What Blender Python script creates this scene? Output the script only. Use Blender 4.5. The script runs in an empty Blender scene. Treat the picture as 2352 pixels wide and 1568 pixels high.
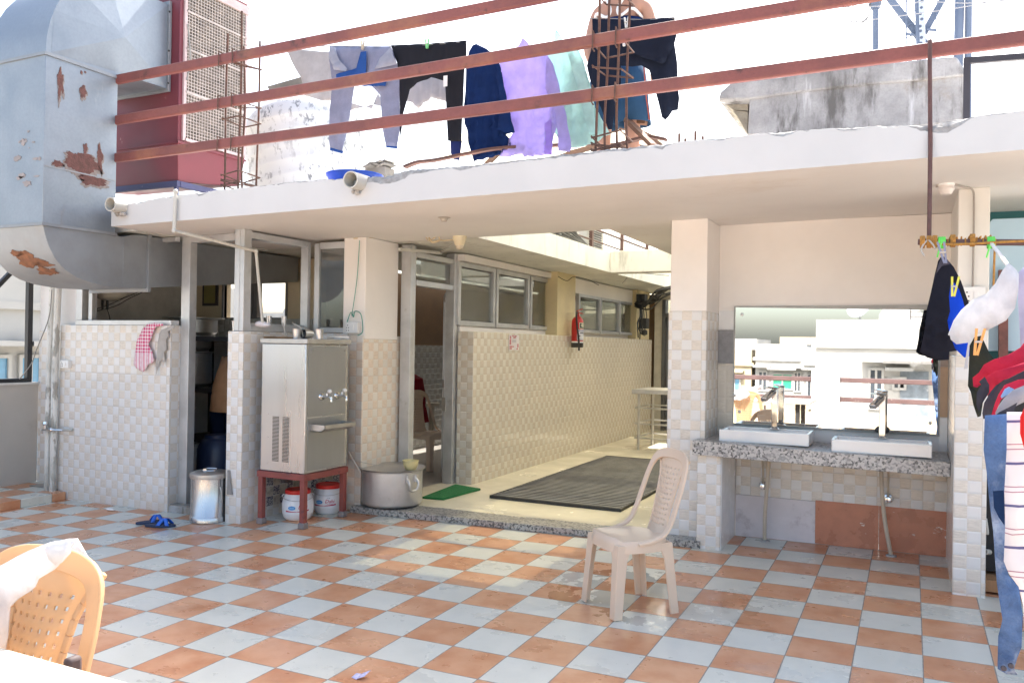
import bpy, bmesh, math, random
from mathutils import Vector, Matrix, noise
from mathutils.geometry import delaunay_2d_cdt
rad = math.radians
SC = bpy.context.scene
COL = SC.collection
rnd = random.Random(7)

# ------------------------------------------------------------------ camera
YAW, PIT, ROL = -.450474, .005, .0155
FPX = 3302.283*2352/4096
CAM = Vector((2.0326, -3.2831, 1.4634))
_fw = Vector((math.sin(YAW)*math.cos(PIT), math.cos(YAW)*math.cos(PIT), math.sin(PIT)))
_rt = Vector((math.cos(YAW), -math.sin(YAW), 0)); _up = _rt.cross(_fw)
_R = _rt*math.cos(ROL)+_up*math.sin(ROL); _U = _up*math.cos(ROL)-_rt*math.sin(ROL)
cd = bpy.data.cameras.new('camera'); cam = bpy.data.objects.new('camera', cd); COL.objects.link(cam)
cd.sensor_width = 36; cd.lens = FPX/2352*36; cd.clip_start = .05; cd.clip_end = 2000
m3 = Matrix((_R, _U, -_fw)).transposed().to_4x4(); m3.translation = CAM
cam.matrix_world = m3
SC.camera = cam

# ------------------------------------------------------------------ light
SUN = Vector((-.03, .76, 1.0)).normalized()      # direction towards the sun
w = bpy.data.worlds.new('World'); SC.world = w; w.use_nodes = True
wt = w.node_tree; wt.nodes.clear()
wo = wt.nodes.new('ShaderNodeOutputWorld'); bg = wt.nodes.new('ShaderNodeBackground'); sk = wt.nodes.new('ShaderNodeTexSky')
sk.sky_type = 'NISHITA'; sk.sun_disc = False
sk.sun_elevation = math.asin(SUN.z); sk.sun_rotation = math.atan2(SUN.x, SUN.y)
sk.air_density = 1.0; sk.dust_density = 4.5; sk.ozone_density = 1.0; sk.altitude = 200
bg.inputs['Strength'].default_value = .15
hz = wt.nodes.new('ShaderNodeMix'); hz.data_type = 'RGBA'; hz.blend_type = 'MULTIPLY'; hz.inputs[0].default_value = 1; hz.inputs[7].default_value = (1, .978, .905, 1)   # dusty city air
wt.links.new(sk.outputs[0], hz.inputs[6]); wt.links.new(hz.outputs[2], bg.inputs[0]); wt.links.new(bg.outputs[0], wo.inputs[0])
ld = bpy.data.lights.new('sun', 'SUN'); ld.energy = 4.2; ld.angle = rad(.6); ld.color = (1, .955, .89)
lo = bpy.data.objects.new('sun', ld); COL.objects.link(lo)
lo.rotation_euler = SUN.to_track_quat('Z', 'Y').to_euler(); lo.location = (0, 0, 20)
vs = SC.view_settings; SC.display_settings.display_device = 'sRGB'
vs.view_transform = 'Standard'; vs.look = 'None'; vs.gamma = 1; vs.use_curve_mapping = False
vs.exposure = 1.84
cy = SC.cycles; cy.max_bounces = 10; cy.diffuse_bounces = 6; cy.glossy_bounces = 4; cy.transmission_bounces = 6; cy.transparent_max_bounces = 12
cy.sample_clamp_indirect = 6; cy.caustics_reflective = False; cy.caustics_refractive = False

# ------------------------------------------------------------------ surveying helpers: photo sight lines met with real planes
def at(x, y, X=None, Y=None, Z=None):
    r = _fw+_R*((x-1176)/FPX)-_U*((y-784)/FPX)
    t = (X-CAM.x)/r.x if X is not None else (Y-CAM.y)/r.y if Y is not None else (Z-CAM.z)/r.z
    return CAM+r*t
def fz(x, y): return .009*(x-.5)+.01124*(y-2.75)          # the terrace falls gently to a drain
def fl(x, y, h=0):
    r = _fw+_R*((x-1176)/FPX)-_U*((y-784)/FPX)
    t = (h+fz(CAM.x, CAM.y)-CAM.z)/(r.z-.009*r.x-.01124*r.y)
    return CAM+r*t

# ------------------------------------------------------------------ materials
class NT:
    def __init__(s, m): s.t = m.node_tree; s.n = s.t.nodes; s.l = s.t.links
    def node(s, ty, **kw):
        n = s.n.new(ty)
        for k, v in kw.items():
            if k.startswith('i_'):
                k = k[2:]; k = int(k) if k.isdigit() else k.replace('_', ' ')
                if hasattr(v, 'is_linked') or isinstance(v, bpy.types.NodeSocket): s.l.new(v, n.inputs[k])
                else: n.inputs[k].default_value = v
            else: setattr(n, k, v)
        return n
    def math(s, op, a, b=None, c=None):
        n = s.n.new('ShaderNodeMath'); n.operation = op
        for i, v in enumerate((a, b, c)):
            if v is None: continue
            if isinstance(v, bpy.types.NodeSocket): s.l.new(v, n.inputs[i])
            else: n.inputs[i].default_value = v
        return n.outputs[0]
    def mix(s, f, a, b, blend='MIX'):
        n = s.n.new('ShaderNodeMix'); n.data_type = 'RGBA'; n.blend_type = blend
        for i, v in ((0, f), (6, a), (7, b)):
            if isinstance(v, bpy.types.NodeSocket): s.l.new(v, n.inputs[i])
            else: n.inputs[i].default_value = v if i == 0 else (*v[:3], 1)
        return n.outputs[2]
    def noise(s, vec, scale, detail=4, rough=.55, stretch=None):
        if stretch:
            mp = s.n.new('ShaderNodeMapping'); s.l.new(vec, mp.inputs[0]); mp.inputs['Scale'].default_value = stretch; vec = mp.outputs[0]
        n = s.n.new('ShaderNodeTexNoise'); s.l.new(vec, n.inputs['Vector'])
        n.inputs['Scale'].default_value = scale; n.inputs['Detail'].default_value = detail; n.inputs['Roughness'].default_value = rough
        return n.outputs[0]
    def ramp(s, f, lo, hi, a=0., b=1.):
        n = s.n.new('ShaderNodeMapRange'); n.interpolation_type = 'SMOOTHSTEP'
        s.l.new(f, n.inputs[0]); n.inputs[1].default_value = lo; n.inputs[2].default_value = hi; n.inputs[3].default_value = a; n.inputs[4].default_value = b
        return n.outputs[0]
    def link(s, a, b): s.l.new(a, b)

MATS = {}
def base(name):
    m = bpy.data.materials.new(name); m.use_nodes = True
    t = NT(m); bs = t.n['Principled BSDF']
    return m, t, bs
def M(name, col, rough=.6, metal=0., var=.12, scale=6., bump=0., bscale=60., stain=None, stretch=None, trans=0., fine=0., spec=.5, coat=0.):
    """plain procedural surface: base colour, mottling, optional stains of a second colour (colour, scale, low, high), bump"""
    if name in MATS: return MATS[name]
    m, t, bs = base(name); MATS[name] = m
    tc = t.node('ShaderNodeTexCoord').outputs['Object']
    n1 = t.noise(tc, scale, 5, .6, stretch)
    lo = tuple(c*(1-var) for c in col); hi = tuple(min(1, c*(1+var*.7)) for c in col)
    c = t.mix(t.ramp(n1, .3, .7), lo, hi)
    if fine:
        n2 = t.noise(tc, scale*18, 2); c = t.mix(t.ramp(n2, .35, .7, 0, fine), c, tuple(x*.55 for x in col))
    rg = t.ramp(n1, .3, .7, max(.03, rough-.08), min(1, rough+.08))
    if stain:
        for st in (stain if isinstance(stain, list) else [stain]):
            sc_, ss, a, b = st[:4]
            n3 = t.noise(tc, ss, 8, .65, st[4] if len(st) > 4 else None); f = t.ramp(n3, a, b)
            c = t.mix(f, c, sc_)
    t.link(c, bs.inputs['Base Color']); t.link(rg, bs.inputs['Roughness'])
    bs.inputs['Metallic'].default_value = metal; bs.inputs['Specular IOR Level'].default_value = spec
    if coat: bs.inputs['Coat Weight'].default_value = coat; bs.inputs['Coat Roughness'].default_value = .15
    if bump:
        nb = t.noise(tc, bscale, 4); b = t.node('ShaderNodeBump', i_Height=nb, i_Strength=bump, i_Distance=.01); t.link(b.outputs[0], bs.inputs['Normal'])
    if trans:
        tl = t.node('ShaderNodeBsdfTranslucent', i_Color=c); mx = t.node('ShaderNodeMixShader', i_Fac=trans)
        t.link(bs.outputs[0], mx.inputs[1]); t.link(tl.outputs[0], mx.inputs[2]); t.link(mx.outputs[0], t.n['Material Output'].inputs[0])
    return m

def tile_mat(name, ca, cb, s=.075, big=4, rough=.2, pillow=.5, z0=0., u0=0., grout=(.3, .28, .25), spec=.5):
    """wall tiling: small two-tone brushed squares printed and pressed on bigger glazed tiles"""
    m, t, bs = base(name); MATS[name] = m
    g = t.node('ShaderNodeNewGeometry'); p = t.node('ShaderNodeSeparateXYZ', i_0=g.outputs['Position']); nn = t.node('ShaderNodeSeparateXYZ', i_0=g.outputs['True Normal'])
    fx = t.math('GREATER_THAN', t.math('ABSOLUTE', nn.outputs[0]), .6)
    u = t.math('ADD', t.math('MULTIPLY', p.outputs[1], fx), t.math('MULTIPLY', p.outputs[0], t.math('SUBTRACT', 1., fx)))
    us = t.math('DIVIDE', t.math('SUBTRACT', u, u0), s); vsn = t.math('DIVIDE', t.math('SUBTRACT', p.outputs[2], z0), s)
    iu = t.math('FLOOR', us); iv = t.math('FLOOR', vsn); fu = t.math('FRACT', us); fv = t.math('FRACT', vsn)
    par = t.math('FLOORED_MODULO', t.math('ADD', iu, iv), 2.)
    cv = t.node('ShaderNodeCombineXYZ', i_0=iu, i_1=iv); wn = t.node('ShaderNodeTexWhiteNoise', i_Vector=cv.outputs[0])
    br = t.noise(g.outputs['Position'], 30, 3, .6, (1, 1, 9))
    cav = t.mix(wn.outputs[0], ca, tuple(c*.93 for c in ca)); cbv = t.mix(wn.outputs[0], cb, tuple(c*.86 for c in cb))
    cbv = t.mix(t.ramp(br, .3, .7), cbv, tuple(min(1, c*1.12) for c in cb))
    c = t.mix(par, cav, cbv)
    bu = t.math('FRACT', t.math('DIVIDE', us, float(big))); bv = t.math('FRACT', t.math('DIVIDE', vsn, float(big)))
    def edge(f): return t.math('MINIMUM', f, t.math('SUBTRACT', 1., f))
    eb = t.math('MINIMUM', edge(bu), edge(bv)); es = t.math('MINIMUM', edge(fu), edge(fv))
    gl = t.ramp(eb, .004, .010, .55, 0)
    dirt = t.ramp(t.noise(g.outputs['Position'], 2.2, 6, .65), .54, .8, 0, .32)
    c = t.mix(dirt, c, (.42, .36, .29))
    low = t.ramp(p.outputs[2], -.05, .22, .35, 0); c = t.mix(t.math('MULTIPLY', low, t.noise(g.outputs['Position'], 7, 5)), c, (.34, .29, .23))
    c = t.mix(gl, c, grout)
    t.link(c, bs.inputs['Base Color']); bs.inputs['Roughness'].default_value = rough; bs.inputs['Specular IOR Level'].default_value = spec
    h = t.ramp(es, 0., .16); wob = t.noise(g.outputs['Position'], 14, 2); h = t.math('ADD', h, t.math('MULTIPLY', wob, .25))
    b = t.node('ShaderNodeBump', i_Height=h, i_Strength=pillow, i_Distance=.006); t.link(b.outputs[0], bs.inputs['Normal'])
    return m

def floor_mat(name, s=.3):
    m, t, bs = base(name); MATS[name] = m
    g = t.node('ShaderNodeNewGeometry'); P = g.outputs['Position']; p = t.node('ShaderNodeSeparateXYZ', i_0=P)
    us = t.math('DIVIDE', p.outputs[0], s); vv = t.math('DIVIDE', p.outputs[1], s)
    iu = t.math('FLOOR', us); iv = t.math('FLOOR', vv); fu = t.math('FRACT', us); fv = t.math('FRACT', vv)
    par = t.math('FLOORED_MODULO', t.math('ADD', iu, iv), 2.)
    cv = t.node('ShaderNodeCombineXYZ', i_0=iu, i_1=iv); wn = t.node('ShaderNodeTexWhiteNoise', i_Vector=cv.outputs[0])
    off = t.node('ShaderNodeVectorMath', operation='MULTIPLY_ADD', i_0=wn.outputs[1], i_1=(7., 7., 7.), i_2=P)
    cl = t.noise(off.outputs[0], 5.5, 5, .6); cl2 = t.noise(off.outputs[0], 1.6, 3)
    fac = t.math('ADD', t.math('MULTIPLY', cl, .6), t.math('MULTIPLY', cl2, .4))
    orange = t.mix(t.ramp(fac, .36, .62), (.55, .24, .12), (.68, .37, .215))
    orange = t.mix(t.math('MULTIPLY', wn.outputs[0], .35), orange, (.49, .22, .11))
    scuff = t.ramp(t.noise(P, 9, 9, .72, (1, 2.4, 1)), .62, .8, 0, .32); orange = t.mix(scuff, orange, (.66, .45, .34))
    white = t.mix(t.ramp(fac, .35, .65), (.60, .595, .52), (.66, .65, .575)); white = t.mix(t.math('MULTIPLY', wn.outputs[0], .4), white, (.60, .60, .55))
    grime = t.ramp(t.noise(P, 3.1, 9, .7), .56, .85, 0, .4); white = t.mix(grime, white, (.40, .385, .34))
    speck = t.ramp(t.noise(P, 55, 3, .6), .69, .74, 0, .6); white = t.mix(speck, white, (.22, .2, .18))
    c = t.mix(par, orange, white)
    def edge(f): return t.math('MINIMUM', f, t.math('SUBTRACT', 1., f))
    e = t.math('ADD', t.math('MINIMUM', edge(fu), edge(fv)), t.math('MULTIPLY', t.math('SUBTRACT', t.noise(P, 38, 4, .7), .5), .016)); gl = t.ramp(e, .005, .013, 1, 0)
    c = t.mix(gl, c, (.25, .235, .21))
    # a trodden, recently mopped floor: damp streaks are smoother and a touch darker
    wet = t.ramp(t.noise(P, 1.3, 5, .6, (1, 1.8, 1)), .52, .66)
    c = t.mix(t.math('MULTIPLY', wet, .10), c, (.16, .10, .07), 'MULTIPLY')
    r = t.math('SUBTRACT', t.ramp(t.noise(P, 6, 6), .3, .7, .26, .42), t.math('MULTIPLY', wet, .16))
    # water just spilled round the chair: sharp-edged glossy pools
    dx = t.math('SUBTRACT', p.outputs[0], .62); dy = t.math('SUBTRACT', p.outputs[1], 1.55)
    dd = t.math('SQRT', t.math('ADD', t.math('MULTIPLY', dx, dx), t.math('MULTIPLY', t.math('MULTIPLY', dy, dy), 1.6)))
    pool = t.ramp(t.math('SUBTRACT', t.math('ADD', t.math('MULTIPLY', t.noise(P, 4.5, 5, .6), 1.5), .12), dd), .34, .36)
    c = t.mix(t.math('MULTIPLY', pool, .16), c, (.30, .22, .17), 'MULTIPLY'); r = t.math('ADD', t.math('MULTIPLY', r, t.math('SUBTRACT', 1., pool)), t.math('MULTIPLY', pool, .06))
    r = t.math('MAXIMUM', r, t.math('MULTIPLY', t.math('MULTIPLY', gl, .7), t.math('SUBTRACT', 1., pool)))
    t.link(c, bs.inputs['Base Color']); t.link(r, bs.inputs['Roughness']); bs.inputs['Specular IOR Level'].default_value = .42
    b = t.node('ShaderNodeBump', i_Height=t.math('ADD', t.math('MULTIPLY', gl, -1.), t.math('MULTIPLY', t.noise(P, 3, 2), .3)), i_Strength=.25, i_Distance=.003); t.link(b.outputs[0], bs.inputs['Normal'])
    return m

def granite_mat(name, ca, cb, cc, scale=90):
    m, t, bs = base(name); MATS[name] = m
    tc = t.node('ShaderNodeTexCoord').outputs['Object']
    v = t.node('ShaderNodeTexVoronoi', i_Vector=tc, i_Scale=scale); vs_ = t.node('ShaderNodeSeparateColor', i_0=v.outputs['Color'])
    c = t.mix(t.ramp(vs_.outputs[0], .25, .5), ca, cb); c = t.mix(t.ramp(vs_.outputs[1], .72, .8), c, cc)
    c = t.mix(t.ramp(t.noise(tc, 4, 4), .4, .75, 0, .35), c, ca)
    t.link(c, bs.inputs['Base Color']); bs.inputs['Roughness'].default_value = .3
    return m

def glass_mat(name, tint=(.9, .93, .92), alpha=.25, rough=.03):
    m, t, bs = base(name); MATS[name] = m
    t.n.remove(bs)
    tr = t.node('ShaderNodeBsdfTransparent', i_Color=(*tint, 1)); gs = t.node('ShaderNodeBsdfGlossy', i_Color=(.9, .92, .92, 1), i_Roughness=rough)
    df = t.node('ShaderNodeBsdfDiffuse', i_Color=(.55, .55, .52, 1))
    lw = t.node('ShaderNodeLayerWeight', i_Blend=.35); f = t.math('ADD', t.math('MULTIPLY', lw.outputs[0], .7), .10)
    mx = t.node('ShaderNodeMixShader', i_Fac=f); t.link(tr.outputs[0], mx.inputs[1]); t.link(gs.outputs[0], mx.inputs[2])
    tc = t.node('ShaderNodeTexCoord').outputs['Object']; d = t.ramp(t.noise(tc, 3, 6, .6), .35, .8, .03, alpha)
    m2 = t.node('ShaderNodeMixShader', i_Fac=d); t.link(mx.outputs[0], m2.inputs[1]); t.link(df.outputs[0], m2.inputs[2])
    t.link(m2.outputs[0], t.n['Material Output'].inputs[0])
    return m

def check_mat(name, ca, cb, s, axis='xz', mix=None):
    """woven check: stripes both ways"""
    m, t, bs = base(name); MATS[name] = m
    uv = t.node('ShaderNodeUVMap', uv_map='uv'); p = t.node('ShaderNodeSeparateXYZ', i_0=uv.outputs[0])
    a = t.math('GREATER_THAN', t.math('FRACT', t.math('DIVIDE', p.outputs[0], s)), .5)
    b = t.math('GREATER_THAN', t.math('FRACT', t.math('DIVIDE', p.outputs[1], s)), .5)
    if axis == 'end':                                   # stripes only, near the hem
        e = t.math('LESS_THAN', p.outputs[1], .17); b = t.math('MULTIPLY', b, t.math('SUBTRACT', 1., e))
    f = t.math('MULTIPLY', t.math('ADD', a, b), .5)
    c = t.mix(f, ca, cb); t.link(c, bs.inputs['Base Color']); bs.inputs['Roughness'].default_value = .9
    return m

# ------------------------------------------------------------------ mesh helpers
class MB:
    def __init__(s): s.v = []; s.f = []; s.uv = None
    def add(s, vs_, fs):
        o = len(s.v); s.v += [tuple(v) for v in vs_]; s.f += [tuple(i+o for i in f) for f in fs]; return s
    def hexa(s, p):   # 8 points: bottom 4 ccw, top 4 ccw
        return s.add(p, [(3, 2, 1, 0), (4, 5, 6, 7), (0, 1, 5, 4), (1, 2, 6, 5), (2, 3, 7, 6), (3, 0, 4, 7)])
    def box(s, x0, x1, y0, y1, z0, z1):
        return s.hexa([(x0, y0, z0), (x1, y0, z0), (x1, y1, z0), (x0, y1, z0), (x0, y0, z1), (x1, y0, z1), (x1, y1, z1), (x0, y1, z1)])
    def prism(s, pts, d):   # planar polygon pushed along d
        d = Vector(d); a = [Vector(p) for p in pts]; n = len(a); b = [p+d for p in a]
        return s.add(a+b, [tuple(range(n))[::-1], tuple(range(n, 2*n))]+[(i, (i+1) % n, n+(i+1) % n, n+i) for i in range(n)])
    def bar(s, a, b, w_, h=None, upv=(0, 0, 1)):   # rectangular bar between two points
        a = Vector(a); b = Vector(b); d = (b-a).normalized(); u = Vector(upv)
        if abs(d.dot(u)) > .95: u = Vector((0, 1, 0))
        sx = d.cross(u).normalized()*(w_/2); sy = sx.cross(d).normalized()*((h or w_)/2)
        return s.hexa([a-sx-sy, a+sx-sy, b+sx-sy, b-sx-sy, a-sx+sy, a+sx+sy, b+sx+sy, b-sx+sy])
    def tube(s, pts, r, n=8, cap=True):
        P = [Vector(p) for p in pts]; rs = r if isinstance(r, (list, tuple)) else [r]*len(P)
        ref = None; rings = []
        for i, p in enumerate(P):
            d = (P[min(i+1, len(P)-1)]-P[max(i-1, 0)]).normalized()
            if ref is None: ref = d.orthogonal().normalized()
            ref = (ref-d*ref.dot(d)).normalized(); bi = d.cross(ref)
            rings.append([p+(ref*math.cos(2*math.pi*k/n)+bi*math.sin(2*math.pi*k/n))*rs[i] for k in range(n)])
        vs_ = [q for ring in rings for q in ring]; fs = []
        for i in range(len(P)-1):
            for k in range(n): fs.append((i*n+k, i*n+(k+1) % n, (i+1)*n+(k+1) % n, (i+1)*n+k))
        if cap: fs.append(tuple(range(n))[::-1]); fs.append(tuple((len(P)-1)*n+k for k in range(n)))
        return s.add(vs_, fs)
    def lathe(s, c, prof, n=32, axis=None, close=True):
        c = Vector(c); az = Vector(axis or (0, 0, 1)).normalized(); ax = az.orthogonal().normalized(); ay = az.cross(ax)
        vs_ = [c+az*z+(ax*math.cos(2*math.pi*k/n)+ay*math.sin(2*math.pi*k/n))*r for r, z in prof for k in range(n)]
        fs = []
        for i in range(len(prof)-1):
            for k in range(n): fs.append((i*n+k, i*n+(k+1) % n, (i+1)*n+(k+1) % n, (i+1)*n+k))
        if close:
            if prof[0][0] > 1e-4: fs.append(tuple(range(n))[::-1])
            if prof[-1][0] > 1e-4: fs.append(tuple((len(prof)-1)*n+k for k in range(n)))
        return s.add(vs_, fs)
    def grid(s, fn, nu, nv, thick=None):
        vs_ = [fn(i/nu, j/nv) for j in range(nv+1) for i in range(nu+1)]
        fs = [(j*(nu+1)+i, j*(nu+1)+i+1, (j+1)*(nu+1)+i+1, (j+1)*(nu+1)+i) for j in range(nv) for i in range(nu)]
        return s.add(vs_, fs)
    def ball(s, c, r, n=12, sx=1, sy=1, sz=1):
        pr = [(r*math.sin(math.pi*i/n), -r*math.cos(math.pi*i/n)) for i in range(n+1)]
        o = len(s.v); s.lathe((0, 0, 0), pr, n*2)
        for i in range(o, len(s.v)):
            x, y, z = s.v[i]; s.v[i] = (c[0]+x*sx, c[1]+y*sy, c[2]+z*sz)
        return s
    def build(s, name, m, parent=None, bevel=0., smooth=True, angle=35, solid=0., subd=0, segs=2):
        me = bpy.data.meshes.new(name); me.from_pydata(s.v, [], s.f)
        bm = bmesh.new(); bm.from_mesh(me)
        bmesh.ops.remove_doubles(bm, verts=bm.verts, dist=1e-5) if not s.uv else None
        bmesh.ops.recalc_face_normals(bm, faces=bm.faces); bm.to_mesh(me); bm.free()
        if s.uv:
            ul = me.uv_layers.new(name='uv')
            for lp in me.loops: ul.data[lp.index].uv = s.uv[lp.vertex_index]
        if smooth: me.shade_smooth(); me.set_sharp_from_angle(angle=rad(angle))
        me.materials.append(m)
        o = bpy.data.objects.new(name, me); COL.objects.link(o)
        if parent is not None:
            o.parent = parent; o.matrix_parent_inverse = wm(parent).inverted()
        if solid: md = o.modifiers.new('solid', 'SOLIDIFY'); md.thickness = solid; md.offset = 0
        if bevel:
            md = o.modifiers.new('bevel', 'BEVEL'); md.width = bevel; md.segments = segs; md.limit_method = 'ANGLE'; md.angle_limit = rad(40)
        if subd: md = o.modifiers.new('sub', 'SUBSURF'); md.levels = md.render_levels = subd
        return o
def wm(o):
    m = o.matrix_basis.copy()
    while o.parent: m = o.parent.matrix_basis @ (o.matrix_parent_inverse @ m) if False else (o.parent.matrix_basis @ o.matrix_parent_inverse @ m); o = o.parent
    return m
def tag(o, label, cat, group=None):
    o['label'] = label; o['category'] = cat
    if group: o['group'] = group
    return o
def struct(o): o['kind'] = 'structure'; return o
def thing(name, label, cat, loc=(0, 0, 0), group=None):
    o = bpy.data.objects.new(name, None); COL.objects.link(o); o.location = loc; o.empty_display_size = .1
    return tag(o, label, cat, group)
def copy_tree(o, parent=None):
    c = o.copy(); COL.objects.link(c)
    if parent is not None: c.parent = parent
    for ch in list(o.children): copy_tree(ch, c)
    return c
def smoothpath(pts, n=6):
    P = [Vector(p) for p in pts]; out = []
    for i in range(len(P)-1):
        p0 = P[max(i-1, 0)]; p1 = P[i]; p2 = P[i+1]; p3 = P[min(i+2, len(P)-1)]
        for k in range(n):
            t = k/n; out.append(.5*((2*p1)+(p2-p0)*t+(2*p0-5*p1+4*p2-p3)*t*t+(3*p1-p0-3*p2+p3)*t**3))
    out.append(P[-1]); return out

def cloth(name, m, pts, plane, parent=None, thick=.02, amp=.02, nfold=5, seed=0, step=.035, hang=True, bend=None, tilt=None):
    """a hanging garment with two layers of cloth: outline on its own plane, puffed and folded. plane: dict(Y=..) or origin/u axes"""
    W = [at(px, py, **plane) for px, py in pts]
    if 'Y' in plane: u_ax = Vector((1, 0, 0)); nrm = Vector((0, -1, 0))
    elif 'X' in plane: u_ax = Vector((0, 1, 0)); nrm = Vector((1, 0, 0))
    o = Vector((sum(p.x for p in W)/len(W), sum(p.y for p in W)/len(W), max(p.z for p in W)))
    return cloth2(name, m, [((p-o).dot(u_ax), (p-o).z) for p in W], o, u_ax, nrm, parent, thick, amp, nfold, seed, step, bend)
def cloth2(name, m, uvp, o, u_ax, nrm, parent=None, thick=.02, amp=.02, nfold=5, seed=0, step=.035, bend=None):
    rr = random.Random(seed+11)
    n = len(uvp); bnd = []
    for i in range(n):
        a = Vector(uvp[i]); b = Vector(uvp[(i+1) % n]); k = max(1, int((b-a).length/step))
        for j in range(k): bnd.append(a.lerp(b, j/k))
    us = [p.x for p in bnd]; vs_ = [p.y for p in bnd]; u0, u1, v0, v1 = min(us), max(us), min(vs_), max(vs_)
    def inside(x, y):
        c = False; j = len(bnd)-1
        for i in range(len(bnd)):
            a, b = bnd[i], bnd[j]
            if (a.y > y) != (b.y > y) and x < (b.x-a.x)*(y-a.y)/(b.y-a.y)+a.x: c = not c
            j = i
        return c
    def dist(x, y):
        return min((p.x-x)**2+(p.y-y)**2 for p in bnd)**.5
    ins = []; y = v0+step/2; r_ = 0
    while y < v1:
        x = u0+(step/2 if r_ % 2 else 0)
        while x < u1:
            if inside(x, y) and dist(x, y) > step*.45: ins.append(Vector((x+rr.uniform(-.2, .2)*step, y+rr.uniform(-.2, .2)*step)))
            x += step
        y += step*.9; r_ += 1
    nb = len(bnd)
    V, E_, F_, *_x = delaunay_2d_cdt(bnd+ins, [(i, (i+1) % nb) for i in range(nb)], [], 1, 1e-6)
    mb = MB(); mb.uv = []; H = max(.2, v1-v0); W_ = max(.1, u1-u0); ph = rr.uniform(0, 6)
    top, bot = [], []
    edge_count = {}
    for f in F_:
        for i in range(len(f)):
            e = tuple(sorted((f[i], f[(i+1) % len(f)]))); edge_count[e] = edge_count.get(e, 0)+1
    onb = set(i for e, c in edge_count.items() if c == 1 for i in e)
    for k, p in enumerate(V):
        q = noise.noise(Vector((p.x*4, p.y*1.6, seed*3.1)))
        fd = math.sin(p.x/W_*nfold*2*math.pi+ph+q*2.4+p.y*1.3)*amp*min(1, .25+(v1-p.y)/H*1.1)
        fd += noise.noise(Vector((p.x*13, p.y*5, seed+4.)))*amp*.45+noise.noise(Vector((p.x*26, p.y*12, seed+9.)))*amp*.12
        d = 0 if k in onb else min(1, dist(p.x, p.y)/.05)
        h = .6*thick*math.sqrt(d)*(.7+.5*noise.noise(Vector((p.x*6, p.y*4, seed+2.))))
        bz = bend(p.x, p.y) if bend else 0
        wpos = Vector(o)+u_ax*p.x+Vector((0, 0, p.y))+nrm*(fd*.7+bz)
        top.append(wpos+nrm*(h+.0015)); bot.append(wpos-nrm*(h+.0015))
        mb.uv.append((p.x-u0, p.y-v0))
    N = len(V); mb.v = [tuple(x) for x in top+bot]; mb.uv = mb.uv*2
    for f in F_: mb.f.append(tuple(f)); mb.f.append(tuple(i+N for i in f)[::-1])
    for f in F_:
        for i in range(len(f)):
            a, b = f[i], f[(i+1) % len(f)]
            if edge_count[tuple(sorted((a, b)))] == 1: mb.f.append((a, b, b+N, a+N)[::-1])
    return mb.build(name, m, parent, angle=80)

def skin(name, nodes, edges, m, parent=None, root=0, sub=2):
    """one continuous body surface grown round a posed skeleton"""
    keys = list(nodes); me = bpy.data.meshes.new(name)
    me.from_pydata([nodes[k][0] for k in keys], [(keys.index(a), keys.index(b)) for a, b in edges], [])
    o = bpy.data.objects.new(name, me); COL.objects.link(o)
    md = o.modifiers.new('skin', 'SKIN'); md.use_smooth_shade = True
    if not me.skin_vertices: 
        bm = bmesh.new(); bm.from_mesh(me); bm.verts.layers.skin.verify(); bm.to_mesh(me); bm.free()
    sv = me.skin_vertices[0].data
    for i, k in enumerate(keys):
        r = nodes[k][1]; sv[i].radius = (r, r) if not isinstance(r, tuple) else r; sv[i].use_root = (i == root); sv[i].use_loose = False
    md = o.modifiers.new('sub', 'SUBSURF'); md.levels = md.render_levels = sub
    dg = bpy.context.evaluated_depsgraph_get(); ev = o.evaluated_get(dg); nm = bpy.data.meshes.new_from_object(ev); 
    o.modifiers.clear(); o.data = nm; nm.name = name; nm.materials.clear(); nm.materials.append(m); nm.shade_smooth()
    if parent is not None: o.parent = parent; o.matrix_parent_inverse = wm(parent).inverted()
    return o

def text(name, s, m, size, fn, parent, ext=.0008, res=2, shear=0.):
    """lettering: font outlines turned to a mesh and laid on a surface by fn(x, y) -> point"""
    cu = bpy.data.curves.new(name, 'FONT'); cu.body = s; cu.size = size; cu.align_x = 'CENTER'; cu.align_y = 'CENTER'; cu.resolution_u = res; cu.shear = shear
    ob = bpy.data.objects.new(name, cu); COL.objects.link(ob)
    dg = bpy.context.evaluated_depsgraph_get(); dg.update(); me = bpy.data.meshes.new_from_object(ob.evaluated_get(dg))
    bpy.data.objects.remove(ob)
    for v in me.vertices: v.co = fn(v.co.x, v.co.y)
    me.materials.clear(); me.materials.append(m); me.name = name
    o = bpy.data.objects.new(name, me); COL.objects.link(o); o.parent = parent; o.matrix_parent_inverse = wm(parent).inverted()
    md = o.modifiers.new('solid', 'SOLIDIFY'); md.thickness = ext
    return o
# ------------------------------------------------------------------ palette
TW = tile_mat('wall_tile_cool', (.74, .735, .725), (.665, .615, .55), z0=-.05, u0=.02, pillow=.3, grout=(.47, .43, .39))
TP = tile_mat('wall_tile_peach', (.74, .69, .62), (.69, .58, .475), z0=-.03, u0=-.02, pillow=.3, grout=(.5, .44, .38))
TC = tile_mat('wall_tile_cream', (.68, .64, .56), (.575, .505, .41), z0=.03, u0=.03, rough=.10, pillow=.32, grout=(.5, .45, .37))
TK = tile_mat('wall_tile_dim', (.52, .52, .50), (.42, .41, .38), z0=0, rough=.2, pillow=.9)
FLOOR = floor_mat('checker_floor')
PLAS = M('plaster_paint', (.80, .765, .735), .8, var=.05, scale=1.5, bump=.08, bscale=25, stain=((.52, .45, .38), 1.8, .66, .85))
CEIL = M('ceiling_paint', (.76, .735, .705), .85, var=.06, scale=.8, bump=.1, bscale=6, stain=((.6, .53, .46), .7, .55, .85))
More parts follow.
